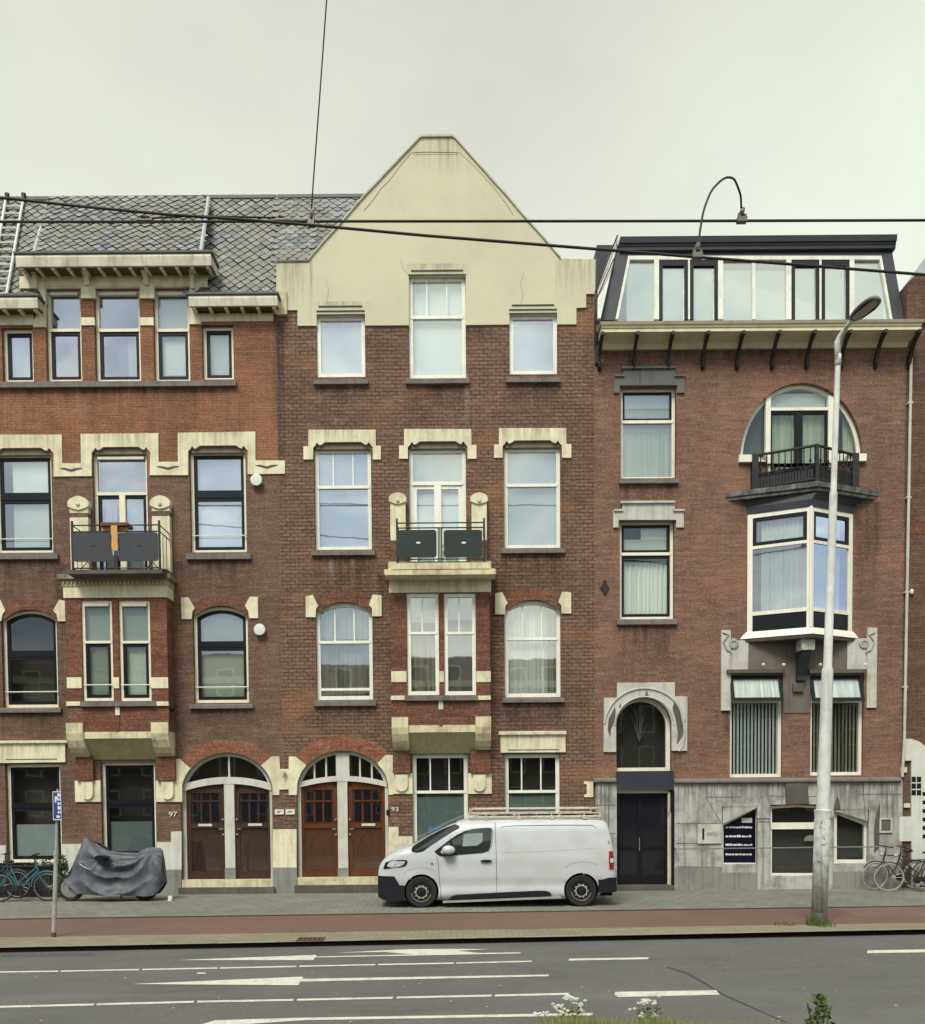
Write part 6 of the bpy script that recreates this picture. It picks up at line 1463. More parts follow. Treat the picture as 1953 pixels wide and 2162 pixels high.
def tuft(mb, c, n, h, spread, w_=.006):
    for i in range(n):
        a_, r_ = random.uniform(0, 2*PI), spread*math.sqrt(random.random()); x, y = c[0]+r_*math.cos(a_), c[1]+r_*math.sin(a_)
        hh = h*random.uniform(.4, 1.1); d = random.uniform(0, 2*PI); l_ = random.uniform(.1, .5)*hh; ww = w_*random.uniform(.7, 1.5); p_ = random.uniform(0, PI)
        dx, dy = ww*math.cos(p_), ww*math.sin(p_)
        mb.add([(x-dx, y-dy, c[2]), (x+dx, y+dy, c[2]), (x+dx*.7+l_*.4*math.cos(d), y+dy*.7+l_*.4*math.sin(d), c[2]+hh*.6), (x-dx*.7+l_*.4*math.cos(d), y-dy*.7+l_*.4*math.sin(d), c[2]+hh*.6), (x+l_*math.cos(d), y+l_*math.sin(d), c[2]+hh)], [(0, 1, 2, 3), (3, 2, 4)])
q = MB(); c = PL(1716, 1951, -.1); tuft(q, (c.x+.05, c.y, .0), 220, .22, .16); tuft(q, (c.x-.5, c.y+.05, .0), 60, .06, .2); tuft(q, (c.x+.1, c.y-.05, .0), 120, .12, .26)
tag(q.build('weeds', M['leaf'], None), 'green weeds growing at the foot of the street lamp', 'weeds')
# ============================================================ BLUE SIGN
YS = G(113.5, 1978, 0).y
def PS(u, v, d=0): return P(u, v, YS+d)
sg = thing('parking_sign', 'small blue parking sign turned sideways on a leaning grey pole', 'sign', PS(113.5, 1978))
q = MB(); q.tube([PS(113.5, 1980), PS(118.5, 1800)], [.036, .034], 12); q.tube([PS(118.5, 1802), PS(121.5, 1666)], .021, 10); q.tube([PS(118.4, 1806), PS(118.6, 1796)], .04, 12)
sp_ = q.build('pole', paint('grey sign pole', (.36, .36, .33), (.16, .13, .1), .7, .6, 6), sg)
q = MB(); q.tube([PS(113.5, 1981), PS(113.8, 1968)], .039, 10); q.build('pole_foot', M['wood_b'], sp_)
q = MB()
c0 = PS(121, 1700); z0, z1 = PS(130, 1731).z, PS(130, 1671).z
d_ = Vector((math.cos(math.radians(-38)), math.sin(math.radians(-38)), 0)); nn = Vector((d_.y, -d_.x, 0))
c0 = Vector((PS(118, 1700).x, YS, 0))-d_*.0+nn*.03
W = (PS(144, 1700).x-PS(117, 1700).x)/d_.x*1.0
def sb_(mb, s0, s1, za, zb_, o0, o1, m=0):
    p_ = [c0+d_*s0+nn*o0, c0+d_*s1+nn*o0, c0+d_*s1+nn*o1, c0+d_*s0+nn*o1]
    mb.add([(k.x, k.y, za) for k in p_]+[(k.x, k.y, zb_) for k in p_], [(0, 3, 2, 1), (4, 5, 6, 7), (0, 1, 5, 4), (1, 2, 6, 5), (2, 3, 7, 6), (3, 0, 4, 7)], m)
sb_(q, 0, W, z0, z1, 0, .02); board = q.build('sign_board', M['sign_blue'], sg)
q = MB(); b_ = .014
for r_ in ((0, W, z1-b_, z1), (0, W, z0, z0+b_), (0, b_, z0+b_, z1-b_), (W-b_, W, z0+b_, z1-b_)): sb_(q, *r_, .021, .024)
for k, zf in enumerate((.87, .72, .57, .42, .27)):
    zc = z0+(z1-z0)*zf; w1, w2 = W*.58, W*.93
    sb_(q, w1, w2, zc-.025, zc+.028, .021, .024) if k in (0, 3) else (sb_(q, w1, w1+.05, zc-.022, zc+.022, .021, .024), sb_(q, w1+.07, w2, zc-.015, zc+.025, .021, .024))
zc = z0+(z1-z0)*.72; sb_(q, .07, .12, zc-.05, zc+.05, .021, .024); sb_(q, .12, .16, zc, zc+.05, .021, .024); zc = z0+(z1-z0)*.12; sb_(q, W*.4, W*.8, zc-.02, zc+.02, .021, .024)
q.build('sign_symbols', M['white_blob'], board)
# ============================================================ OVERHEAD WIRES
def smooth_pts(p, k=5):
    out = []
    for i in range(len(p)-1):
        a, b, c, d = p[max(0, i-1)], p[i], p[i+1], p[min(len(p)-1, i+2)]
        for j in range(k):
            t = j/k; out.append(.5*((2*b)+(c-a)*t+(2*a-5*b+4*c-d)*t*t+(-a+3*b-3*c+d)*t**3))
    return out+[p[-1]]
YW = -7.0
M['wire'] = paint('black wire', (.02, .02, .018), (.05, .05, .04), .4, .6, 5)
M['wire_metal'] = paint('wire clamp metal', (.13, .12, .11), (.35, .34, .3), .6, .5, 20, metal=.4)
def wire(label, pts, y0, y1=None, r=.018, tails=()):
    y1 = y0 if y1 is None else y1; n = len(pts); q = MB()
    w3 = [P(a, b, y0+(y1-y0)*i/(n-1)) for i, (a, b) in enumerate(pts)]
    q.tube(w3, r, 7); return tag(q.build('overhead_wire', M['wire'], None, smooth=True), label, 'wire', )
wire('straight horizontal overhead wire crossing the whole view in front of the gable', [(-300, 469), (0, 468), (300, 468), (650, 467.2), (1000, 467), (1400, 466.6), (1953, 465), (2200, 464.6)], YW, r=.021)
wire('slanting overhead wire descending from the roof ladder to the right edge', [(-300, 392), (0, 417), (165, 435), (357, 453), (500, 462.5), (657, 475), (900, 497.5), (977, 503.5), (1307, 529.6), (1475, 543), (1700, 560), (1953, 580), (2200, 600)], YW-1.2, r=.021)
wire('short thin wire between two clamps above the slate roof', [(292, 462.5), (400, 456), (500, 457.5), (585, 460)], YW-.03, r=.014)
def clamp(label, u, v, w_, h_, y, cap=True, nm='wire_clamp'):
    c = P(u, v, y); s = (22+y)/1900.0; q = MB(); random.seed(int(u)); W, H = w_*s, h_*s
    q.box(c.x-W/2, c.x+W/2, y-.05, y+.05, c.z-H*.5, c.z-H*.2); q.tube([(c.x-W*.3, y, c.z-H*.2), (c.x-W*.2, y, c.z+H*.1)], .03, 6); q.tube([(c.x+W*.4, y, c.z-H*.3), (c.x+W*.35, y, c.z+H*.05)], .025, 6)
    q.blob((c.x, y, c.z+H*.15), W*.28, .07, H*.25, 8, jit=.15); q.tube([(c.x-W*.1, y, c.z), (c.x+W*.15, y, c.z+H*.45)], .035, 6)
    return tag(q.build(nm, M['wire_metal']), label, 'wire clamp', 'clamps on the overhead wires')
clamp('bolted clamp on the horizontal wire at the end of the curved cable', 1566, 454, 20, 30, YW)
clamp('bolted clamp on the slanting wire where the curved cable starts', 1472, 529, 20, 32, YW-1.2)
clamp('dark clamp at the left end of the short thin wire', 305, 463, 34, 10, YW-.1)
clamp('dark clamp at the right end of the short thin wire', 594, 462, 24, 11, YW-.1)
ins = clamp('teardrop insulator hanging under the vertical wire on the horizontal wire', 657, 460, 13, 34, YW, nm='wire_insulator')
q = MB(); pts = [(1476, 514), (1477, 496), (1482, 463), (1487, 441), (1495, 419), (1503, 402), (1513, 390), (1526, 378.5), (1538, 374.5), (1550, 379), (1558, 395.6), (1564, 415), (1565, 440)]
q.tube(smooth_pts([P(a, b, YW-1.2+1.2*i/12) for i, (a, b) in enumerate(pts)]), .017, 7); tag(q.build('jumper_cable', M['wire'], None, smooth=True), 'curved black cable looping up between two clamped wires over the right house', 'cable')
q = MB(); q.tube([P(693, -60, YW-1), P(689.6, 0, YW-1), (P(676, 190, YW-.7)), P(661, 390, YW-.2), P(657.5, 446, YW)], .011, 6); tag(q.build('hanging_wire', M['wire'], None), 'thin vertical wire running up from the insulator to the top edge of the sky', 'wire')
# ============================================================ ROOF LADDER
lad = thing('roof_ladder', 'pale roof ladder lying on the slates at the left edge', 'ladder', P(20, 621, -.1))
def RL(u, v): t = (621-v)/(621-415); return P(u, v, -.16+(yr)*t)
q = MB()
for pts in (((12, 421), (-22, 621)), ((48.5, 423), (14, 621))):
    q.tube([RL(*pts[0]), RL(*pts[1])], .032, 6)
lr = q.build('ladder_rail', M['white_blob'], lad); q = MB()
for i in range(13):
    v = 435+i*15.4; t = (v-421)/200; q.tube([RL(12-34*t, v), RL(48.5-34.5*t, v)], .028, 5)
q.build('rung', M['white_blob'], lad)
q = MB()
for u in (14, 49): a = RL(u, 424); b = RL(u+1, 411); q.tube([a, b, b+Vector((-.05, .1, .06)), b+Vector((.06, .2, .0))], .03, 6); q.blob(tuple(b), .07, .06, .06, 7)
q.build('ridge_hook', M['iron'], lad)
# ============================================================ VAN
YV = G(1050, 1916, 0).y+.02
van = thing('parked_van', 'white panel van with black bumpers and roof rack parked in front of the middle house', 'van', P(1050, 1916, YV))
def cv(cx, cy): return 780+cx/3.252, 1380+cy/3.252
def V(cx, cy, off=0.0, y=None):
    u, v = cv(cx, cy); p_ = P(u, v, YV if y is None else y); return p_
HW = .95; YC = YV+HW
# ground correction: the wheels rest on z=0
zg = V(700, 1752).z
def z_of(cy): return (1752-cy)/3.252/ (1900/(22+YV)) 
def x_of(cx): return V(cx, 1500).x
M['vanpaint'] = paint('white van paint', (.47, .50, .505), (.30, .29, .26), .5, .32, 1.6, spec=.5, bmp=0, fine=.03, streak=False)
M['vanplastic'] = paint('black van plastic', (.009, .010, .015), (.03, .03, .03), .3, .6, 4, spec=.2)
M['vanplastic2'] = paint('grey seam', (.30, .32, .33), (.2, .2, .2), .4, .5, 6)
M['rubber'] = paint('tyre rubber', (.016, .016, .017), (.05, .045, .04), .4, .8, 8)
M['vanglass'] = (lambda m: (m.col((.02, .026, .026)), m.fin(.06, 0, .8))[1])(NT('van window glass'))
M['red'] = (lambda m: (m.col((.22, .012, .012)), m.fin(.2, 0, .5))[1])(NT('red lamp'))
M['lampglass'] = paint('headlamp glass', (.55, .58, .60), (.15, .16, .18), .7, .15, 18, streak=False, spec=.8)
M['hub'] = paint('wheel metal', (.55, .53, .45), (.06, .055, .05), .6, .4, 10, metal=.5)
top = [(52, 1525), (56, 1478), (70, 1442), (100, 1408), (130, 1385), (190, 1352), (250, 1335), (292, 1324), (330, 1300), (400, 1258), (480, 1215), (560, 1180), (610, 1163), (660, 1150), (740, 1145), (900, 1143), (1200, 1143), (1500, 1146), (1590, 1150), (1630, 1160), (1648, 1185), (1662, 1250), (1672, 1320), (1684, 1420), (1692, 1500), (1696, 1560)]
def ztop(cx):
    for i in range(len(top)-1):
        if top[i][0] <= cx <= top[i+1][0]: t = (cx-top[i][0])/(top[i+1][0]-top[i][0]); return z_of(top[i][1]+(top[i+1][1]-top[i][1])*t)
    return z_of(top[-1][1])
def zbot(cx): return z_of(1690 if cx < 90 else (1703 if cx < 1575 else 1650))
sts = [52, 54, 58, 66, 80, 100, 130, 165, 200, 250, 292, 330, 370, 410, 450, 500, 560, 610, 660, 740, 850, 1000, 1150, 1300, 1450, 1560, 1610, 1635, 1650, 1662, 1675, 1686, 1694, 1697]
def wfac(cx):
    f_ = 1.0
    if cx < 250: f_ = .74+.26*math.sin(min(1, (cx-50)/200)*PI/2)**.7
    if cx > 1640: f_ = 1-.10*((cx-1640)/57)**2
    return f_*HW
def rwf(z): return 1-.030*math.exp(-((z-.47)/.075)**2)+.012*math.exp(-((z-.99)/.06)**2)-.015*max(0, min(1, (z-.7)/.4))-.115*max(0, (z-1.08)/.75)**1.25
def section(cx):
    zt, zb_ = ztop(cx), zbot(cx); w_ = wfac(cx); zt = max(zt, zb_+.1)
    hs = zt-zb_
    zz = [zb_+hs*t for t in (0, .04, .08, .12, .16, .2, .25, .3, .36, .43, .50, .54, .58, .65, .74, .83, .90)]
    pts = [(w_*.86, zz[0]), (w_*.97, zz[1])]
    for z in zz[2:]: pts.append((w_*rwf(z), z))
    r_ = rwf(zt)*w_
    pts += [(r_*.965, zt-hs*.045-.0), (r_*.90, zt-hs*.018), (r_*.75, zt-.006), (r_*.4, zt), (0, zt+.008)]
    return pts
q = MB(); secs = []
for cx in sts:
    s_ = section(cx); full = [(-a, b) for a, b in s_]+[(a, b) for a, b in s_[::-1][1:]]
    secs.append([(x_of(cx), YC+a, b) for a, b in full])
n = len(secs[0])
for s_ in secs: q.v += s_
for i in range(len(secs)-1):
    for j in range(n): q.f.append([i*n+j, i*n+(j+1) % n, (i+1)*n+(j+1) % n, (i+1)*n+j]); q.m.append(0)
q.f += [list(range(n)), [(len(secs)-1)*n+j for j in range(n)]]; q.m += [0, 0]
body = q.build('body', [M['vanpaint'], M['vanplastic']], van, smooth=True)
WX = [(x_of(355), z_of(1645)), (x_of(1455), z_of(1640))]
RW = z_of(1645)
for (wx, wz) in WX:                               # cut the wheel arches
    cq = MB(); cq.lathe([(.365, -3), (.365, 3)], (wx, YC, .345), 'y', 40)
    for side in (-1,):
        pass
    co = cq.build('arch_cutter', M['vanplastic'], None)
    md = body.modifiers.new('cut', 'BOOLEAN'); md.operation = 'DIFFERENCE'; md.object = co; md.solver = 'EXACT'
    bpy.context.view_layer.update()
    # matrix of the body includes its parent
    me = bpy.data.meshes.new_from_object(body.evaluated_get(bpy.context.evaluated_depsgraph_get())); me.name = 'body'
    body.modifiers.clear(); body.data = me; bpy.data.objects.remove(co)
for p_ in body.data.polygons:
    c = p_.center
    if abs(p_.normal.y) < .5 and any(abs(((c.x+van.location.x-wx)**2+(c.z+van.location.z-.345)**2)**.5-.365) < .012 for wx, wz in WX): p_.material_index = 1
sharp(body, 40)
def ys(z, cx=800): return YC-wfac(cx)*rwf(z)
def side_poly(name, pts, mat, off=.006, th=.012, par=body, smooth=False, sub=True):
    """polygon given in crop pixels laid on the near side of the body"""
    P3 = []
    for cx, cy in pts: z = z_of(cy); P3.append(Vector((x_of(cx), ys(z, cx)-off, z)))
    n_ = len(P3); q = MB(); q.add([tuple(p_) for p_ in P3]+[tuple(p_+Vector((0, th, 0))) for p_ in P3], [list(range(n_)), list(range(2*n_-1, n_-1, -1))]+[(i, i+n_, (i+1) % n_+n_, (i+1) % n_) for i in range(n_)])
    return q.build(name, mat, par)
def densify(pts, k=4):
    out = []
    for i in range(len(pts)):
        a, b = pts[i], pts[(i+1) % len(pts)]
        for j in range(k): out.append((a[0]+(b[0]-a[0])*j/k, a[1]+(b[1]-a[1])*j/k))
    return out
win = [(447, 1362), (480, 1338), (540, 1292), (600, 1252), (650, 1226), (710, 1211), (790, 1204), (838, 1204), (844, 1215), (838, 1290), (830, 1335), (815, 1362), (780, 1374), (600, 1388), (490, 1396), (465, 1382)]
sw_ = side_poly('side_window', win, M['vanglass'], .012, .02, van)
q_in = [(650, 1245), (780, 1238), (778, 1300), (740, 1325), (640, 1330)]
side_poly('painted_reflection', q_in, M['film'], .013, .002, sw_)  # pale green patch paints a reflection onto the side glass
side_poly('door_pillar_trim', [(560, 1275), (548, 1290), (578, 1385), (592, 1384), (572, 1300)], M['vanplastic'], .016, .006, sw_)
# windscreen: dark sheet over the sloping front
q = MB(); cols = 10
def wpt(cx, s):                                 # s from -1 to 1 across
    w_ = wfac(cx); zt = ztop(cx); return Vector((x_of(cx), YC+s*w_*(.84-.0*abs(s)), zt+.012-.055*abs(s)**3))
for i, cx in enumerate((300, 340, 400, 470, 540, 600)):
    for j in range(cols+1): q.v.append(tuple(wpt(cx, -1+2*j/cols)))
for i in range(5):
    for j in range(cols): q.f.append([i*(cols+1)+j, i*(cols+1)+j+1, (i+1)*(cols+1)+j+1, (i+1)*(cols+1)+j]); q.m.append(0)
q.build('windscreen', M['vanglass'], van, smooth=True)
side_poly('windscreen_side', [(288, 1352), (300, 1325), (400, 1262), (500, 1208), (590, 1176), (620, 1190), (618, 1202), (520, 1262), (420, 1325), (370, 1362), (330, 1371), (296, 1366)], M['vanglass'], .004, .02, van)
# front bumper
fb = [(52, 1533), (205, 1533), (214, 1590), (245, 1600), (244, 1640), (238, 1700), (150, 1703), (95, 1695), (58, 1680)]
q = MB()
def bump_secs(cxs, z0f, z1f, grow, k=7):
    S_ = []
    for cx in cxs:
        w_ = wfac(cx)+grow; z0, z1 = z0f(cx), z1f(cx); S_.append([(x_of(cx), YC-w_, z0), (x_of(cx), YC-w_, z1), (x_of(cx), YC+w_, z1), (x_of(cx), YC+w_, z0)])
    return S_
S_ = bump_secs([50, 54, 60, 70, 90, 130, 170, 206, 214, 236, 240], lambda c: z_of(1680+min(23, (c-50)*.5)), lambda c: z_of(1533) if c < 206 else z_of(1595), .012)
for s_ in S_: q.v += s_
for i in range(len(S_)-1):
    for j in range(4): q.f.append([i*4+j, i*4+(j+1) % 4, (i+1)*4+(j+1) % 4, (i+1)*4+j]); q.m.append(0)
q.f += [[0, 1, 2, 3], [(len(S_)-1)*4+j for j in range(4)]]; q.m += [0, 0]
# front cap slightly ahead
q.build('front_bumper', M['vanplastic'], van)
q = MB(); S_ = bump_secs([1572, 1600, 1640, 1670, 1692, 1700, 1703], lambda c: z_of(1655), lambda c: z_of(1565 if c < 1640 else 1553), .012)
for s_ in S_: q.v += s_
for i in range(len(S_)-1):
    for j in range(4): q.f.append([i*4+j, i*4+(j+1) % 4, (i+1)*4+(j+1) % 4, (i+1)*4+j]); q.m.append(0)
q.f += [[0, 1, 2, 3], [(len(S_)-1)*4+j for j in range(4)]]; q.m += [0, 0]
q.build('rear_bumper', M['vanplastic'], van)
hl = side_poly('headlight', [(92, 1478), (108, 1438), (150, 1424), (230, 1418), (260, 1422), (262, 1438), (245, 1462), (200, 1472), (130, 1480), (100, 1484)], M['vanplastic'], .012, .04, van)
side_poly('headlight_lens', [(118, 1462), (135, 1436), (200, 1428), (246, 1428), (236, 1450), (200, 1462), (140, 1472)], M['lampglass'], .018, .01, hl)
tl = side_poly('tail_light', [(1646, 1370), (1674, 1372), (1680, 1420), (1680, 1495), (1648, 1496), (1644, 1430)], M['red'], .02, .08, van)
side_poly('tail_light_lens', [(1654, 1420), (1676, 1420), (1677, 1448), (1654, 1448)], M['white_blob'], .024, .01, tl)
side_poly('sill_trim', [(548, 1694), (565, 1672), (600, 1662), (900, 1648), (1180, 1638), (1220, 1642), (1244, 1655), (1250, 1672), (1200, 1676), (800, 1688)], M['vanplastic'], .02, .04, van)
side_poly('running_board', [(500, 1718), (505, 1704), (1300, 1678), (1325, 1690), (1318, 1692)], M['metal'], .03, .1, van)
# panel gaps and pressings
q = MB()
def groove(pts, r=.0045, off=.0015):
    pts = densify(pts, 3)[:-2] if len(pts) > 1 else pts
    q.tube([(x_of(a), ys(z_of(b), a)-off, z_of(b)) for a, b in pts], r, 5)
groove([(866, 1165), (868, 1250), (872, 1400), (872, 1500), (872, 1648)]); groove([(462, 1395), (472, 1440), (478, 1520), (485, 1620), (492, 1690)]); groove([(850, 1215), (846, 1290), (838, 1335), (815, 1372)])
q.build('door_gap', M['vanplastic'], van)
q = MB(); groove([(905, 1210), (915, 1196), (1000, 1190), (1300, 1188), (1530, 1190), (1555, 1200), (1562, 1215)], .006, -.001); q.build('body_pressing', M['vanplastic2'], van); q = MB(); groove([(905, 1372), (1200, 1366), (1560, 1348)], .006, -.001); q.build('body_pressing', M['vanpaint'], van); q = MB(); groove([(1348, 1480), (1390, 1452), (1450, 1440), (1520, 1446), (1560, 1462)], .008, -.003); q.build('body_pressing', M['vanplastic2'], van); q = MB(); groove([(236, 1512), (262, 1490), (330, 1474), (400, 1478), (450, 1500)], .008, -.003)
q.build('body_pressing', M['vanplastic2'], van)
hn = MB(); c = (x_of(802), ys(z_of(1430))-.03, z_of(1430)); hn.blob(c, .13, .022, .028, 10); hn.build('door_handle', M['vanplastic'], van, smooth=True)
q = MB(); c = (x_of(545), ys(z_of(1355))-.13, z_of(1352)); q.blob(c, .14, .09, .10, 12); q.tube([(c[0]-.1, c[1]+.02, c[2]-.06), (c[0]-.14, c[1]+.13, c[2]-.04)], .035, 8)
for i, vv in enumerate(q.v): 
    if vv[2] < z_of(1385): q.v[i] = (vv[0], vv[1], z_of(1385))
mr = q.build('wing_mirror', M['vanpaint'], van, smooth=True)
q = MB(); q.box(c[0]-.1, c[0]+.1, c[1]-.05, c[1]+.05, z_of(1392), z_of(1385)-.001); q.build('mirror_foot', M['vanplastic'], mr)
# wheels
for (wx, wz) in WX:
    for side in (-1, 1):
        yc = YC+side*(HW-.125)
        q = MB(); q.lathe([(.20, -.10), (.30, -.115), (.322, -.10), (.332, -.06), (.332, .06), (.322, .10), (.30, .115), (.20, .10)], (wx, yc, .332), 'y', 40)
        ty = q.build('wheel', M['rubber'], van); sharp(ty, 30)
        if side == -1:
            q = MB(); y0 = yc-.105; q.lathe([(.215, .01), (.212, -.012), (.19, -.008), (.165, .02), (.14, .02), (.12, -.004), (.0901, -.004)], (wx, y0, .332), 'y', 32)
            sharp(q.build('rim', M['vanplastic'], ty))
            q = MB(); q.lathe([(.128, -.006), (.128, -.016), (.105, -.018), (.105, -.006)], (wx, y0, .332), 'y', 32)
            for k in range(10): a_ = 2*PI*k/10; q.blob((wx+.14*math.cos(a_), y0-.008, .332+.14*math.sin(a_)), .016, .012, .016, 6)
            q.build('hub_ring', M['hub'], ty)
            q = MB(); q.lathe([(.088, -.004), (.085, -.02), (.02, -.03)], (wx, y0, .332), 'y', 24); q.build('hub_cap', M['vanplastic'], ty)
            q = MB(); pts = [(wx+.205*math.cos(PI*k/12+PI*1.02), y0-.013, .332+.205*math.sin(PI*k/12+PI*1.02)) for k in range(12)]; q.tube(pts, .006, 5); q.build('rim_edge', M['hub'], ty)
# underbody
q = MB(); q.box(x_of(120), x_of(1680), YC-.7, YC+.7, .2, .45); q.build('underbody', M['vanplastic'], van)
# roof rack
M['rack'] = paint('weathered rack tube', (.58, .53, .43), (.14, .11, .08), .7, .5, 9)
q = MB(); zr_ = z_of(1076); zr2 = z_of(1108); xa, xb = x_of(695), x_of(1600)
for s in (-1, 1):
    y_ = YC+s*.70
    q.tube([(xa-.02, y_, z_of(1140)), (xa-.01, y_, zr_-.06), (xa+.07, y_, zr_), (xb-.05, y_, zr_), (xb, y_, zr_-.05), (xb, y_, z_of(1140))], .014, 6); q.tube([(xa, y_, zr2), (xb, y_, zr2)], .012, 6)
    q.tube([(xa-.05, y_, z_of(1132)), (xb, y_, z_of(1132))], .024, 6)
for i in range(9):
    xx = xa+(xb-xa)*i/8; q.tube([(xx, YC-.70, z_of(1130)), (xx, YC+.70, z_of(1130))], .014, 5)
    if i in (1, 3, 5, 7):
        for s in (-1, 1): q.tube([(xx, YC+s*.7, z_of(1148)), (xx, YC+s*.7, zr2)], .012, 5); q.box(xx-.04, xx+.04, YC+s*.72-.03, YC+s*.72+.03, z_of(1150), z_of(1128))
q.tube([(xa, YC-.7, zr_), (xa, YC+.7, zr_)], .016, 6); q.tube([(xb, YC-.7, zr_), (xb, YC+.7, zr_)], .016, 6)
q.build('roof_rack', M['rack'], van)
q = MB(); random.seed(8)
for i in range(40):
    xx = random.uniform(xa+.05, xb-.2); y_ = YC+random.uniform(-.5, .5); q.tube([(xx, y_, z_of(1128)), (xx+random.uniform(.05, .25), y_+random.uniform(-.1, .1), z_of(random.uniform(1112, 1128))), (xx+.3, y_, z_of(1130))], .012, 4)
q.build('rack_straps', M['vanplastic'], van)
q = MB(); c = (x_of(430), ys(z_of(1447), 430)-.006, z_of(1447)); q.lathe([(.018, 0), (.018, -.006)], c, 'y', 10); q.build('side_indicator', M['vanplastic'], van)
q = MB(); q.box(x_of(1640), x_of(1652), ys(z_of(1310), 1645)-.006, ys(z_of(1310), 1645), z_of(1322), z_of(1298)); q.build('rear_badge', M['metal'], van)
# ============================================================ COVERED MOTORCYCLE
YM = G(200, 1903, 0).y+.1
mc = thing('covered_motorcycle', 'motorcycle under a crumpled dark grey cover with only its wheels showing', 'motorcycle', P(240, 1900, YM))
def cm(a, b, d=0): return P(a/4.047, 1700+b/4.047, YM+d)
tp_ = [(545, 628), (575, 606), (600, 560), (640, 470), (690, 360), (715, 290), (735, 272), (760, 276), (790, 305), (850, 350), (930, 385), (1050, 400), (1180, 402), (1215, 378), (1260, 362), (1310, 354), (1375, 362), (1398, 385), (1402, 430), (1404, 520), (1412, 600), (1420, 650)]
bt_ = [(545, 630), (600, 672), (650, 710), (700, 746), (780, 752), (860, 760), (940, 762), (1030, 742), (1100, 765), (1180, 765), (1250, 768), (1330, 764), (1370, 725), (1405, 680), (1420, 655)]
def itp(L_, x):
    for i in range(len(L_)-1):
        if L_[i][0] <= x <= L_[i+1][0]: t = (x-L_[i][0])/(L_[i+1][0]-L_[i][0]+1e-9); return L_[i][1]+(L_[i+1][1]-L_[i][1])*t
    return L_[-1][1]
nx, ny = 120, 56; q = MB()
from mathutils import noise as mn
def fold(x, t):
    a = 0.0
    w1 = math.exp(-((x-.50)/.24)**2)*min(1, t*2.5)
    ph = t+1.9*(x-.5)**2+.05*mn.noise(Vector((x*3, t*2, 5)))
    a += .095*w1*(1-2*abs(math.sin(PI*3.1*ph))**.7)                      # swags hanging between screen and top box
    d = math.hypot(x-.86, (t-.15)*.7); an = math.atan2(t-.15, x-.86)
    a += .065*math.exp(-((d-.30)/.22)**2)*math.sin(an*11)                 # creases radiating from the top box
    d = math.hypot(x-.20, t*.6); an = math.atan2(t+.02, x-.2)
    a += .055*math.exp(-((d-.30)/.25)**2)*math.sin(an*8+1)                # creases radiating from the screen
    a += .10*mn.noise(Vector((x*3.2, t*1.6, 1.7)))+.018*mn.noise(Vector((x*14, t*7, 4)))
    a += .05*math.exp(-((x-.93)/.10)**2-((t-.7)/.3)**2)
    return a
for i in range(nx+1):
    cx = 545+(1420-545)*i/nx; f_ = i/nx; zt = cm(cx, itp(tp_, cx)).z; zb_ = cm(cx, itp(bt_, cx)).z; xx = cm(cx, 500).x
    thick = .30*math.sin(PI*min(1, max(0, f_)))**.45+.03
    if cx > 1200: thick = .33*max(.15, math.sqrt(max(0, (1425-cx)/225)))
    for j in range(ny+1):
        s = -1+2*j/ny; t = abs(s)                # 0 at the top, 1 at the hem
        z = zt+(zb_-zt)*t**1.15; wd = thick*(math.sin(min(1, t*1.0)*PI/2)**.55)*(.72+.28*t)
        fo = fold(f_, t)*min(1, t*3.0)*(1 if s < 0 else .6)*min(1, (zt-zb_)*2.5)
        q.v.append((xx+.012*mn.noise(Vector((f_*8, t*6, 2))), YM+(wd+fo)*(1 if s > 0 else -1), z+.006*mn.noise(Vector((f_*30, s*8, 0)))))
for i in range(nx):
    for j in range(ny): q.f.append([i*(ny+1)+j, i*(ny+1)+j+1, (i+1)*(ny+1)+j+1, (i+1)*(ny+1)+j]); q.m.append(0)
mcv = NT('cover fabric'); pz = mcv.pos(); mcv.col(mcv.mix(mcv.ramp(mcv.noise(pz, 4, 5, .6), .35, .7), (.055, .062, .076), (.115, .124, .142))); mcv.bump(mcv.noise(pz, 25, 4, .6), .4, .02)
cov = q.build('cover', mcv.fin(.55, 0, .35), mc, smooth=True)
sm_ = cov.modifiers.new('s', 'SUBSURF'); sm_.levels = 1; sm_.render_levels = 1
zc = .28
for a, b in ((608, 735), (1240, 735)):
    c = cm(a, b); R_ = .30; q = MB()
    q.lathe([(R_-.09, -.045), (R_-.02, -.055), (R_, -.02), (R_, .02), (R_-.02, .055), (R_-.09, .045)], (c.x, YM, R_), 'y', 32); wh = sharp(q.build('wheel', M['rubber'], mc))
    q = MB(); q.lathe([(R_-.085, -.05), (R_-.105, -.045), (R_-.105, .045), (R_-.085, .05)], (c.x, YM, R_), 'y', 32); q.lathe([(.06, -.06), (.06, .06)], (c.x, YM, R_), 'y', 12)
    for k in range(10): a_ = 2*PI*k/10; q.tube([(c.x+.05*math.cos(a_), YM, R_+.05*math.sin(a_)), (c.x+(R_-.09)*math.cos(a_), YM, R_+(R_-.09)*math.sin(a_))], .01, 4)
    q.build('rim', M['steel'], wh)
q = MB(); a, b = cm(608, 735), cm(1240, 735); q.box(a.x+.3, b.x-.25, YM-.15, YM+.15, .17, .6); q.tube([(a.x, YM-.09, .3), (a.x+.5, YM-.1, .35)], .03, 6); q.tube([(b.x, YM-.09, .3), (b.x-.25, YM-.1, .7)], .03, 6); q.tube([(b.x-.5, YM-.2, .03), (b.x-.45, YM-.12, .3)], .018, 6); q.build('engine', M['iron'], mc)
q = MB(); c = cm(872, 452, -.33); vs = []
pts = [(815, 445), (835, 430), (880, 432), (930, 445), (905, 462), (890, 482), (850, 478), (825, 470)]
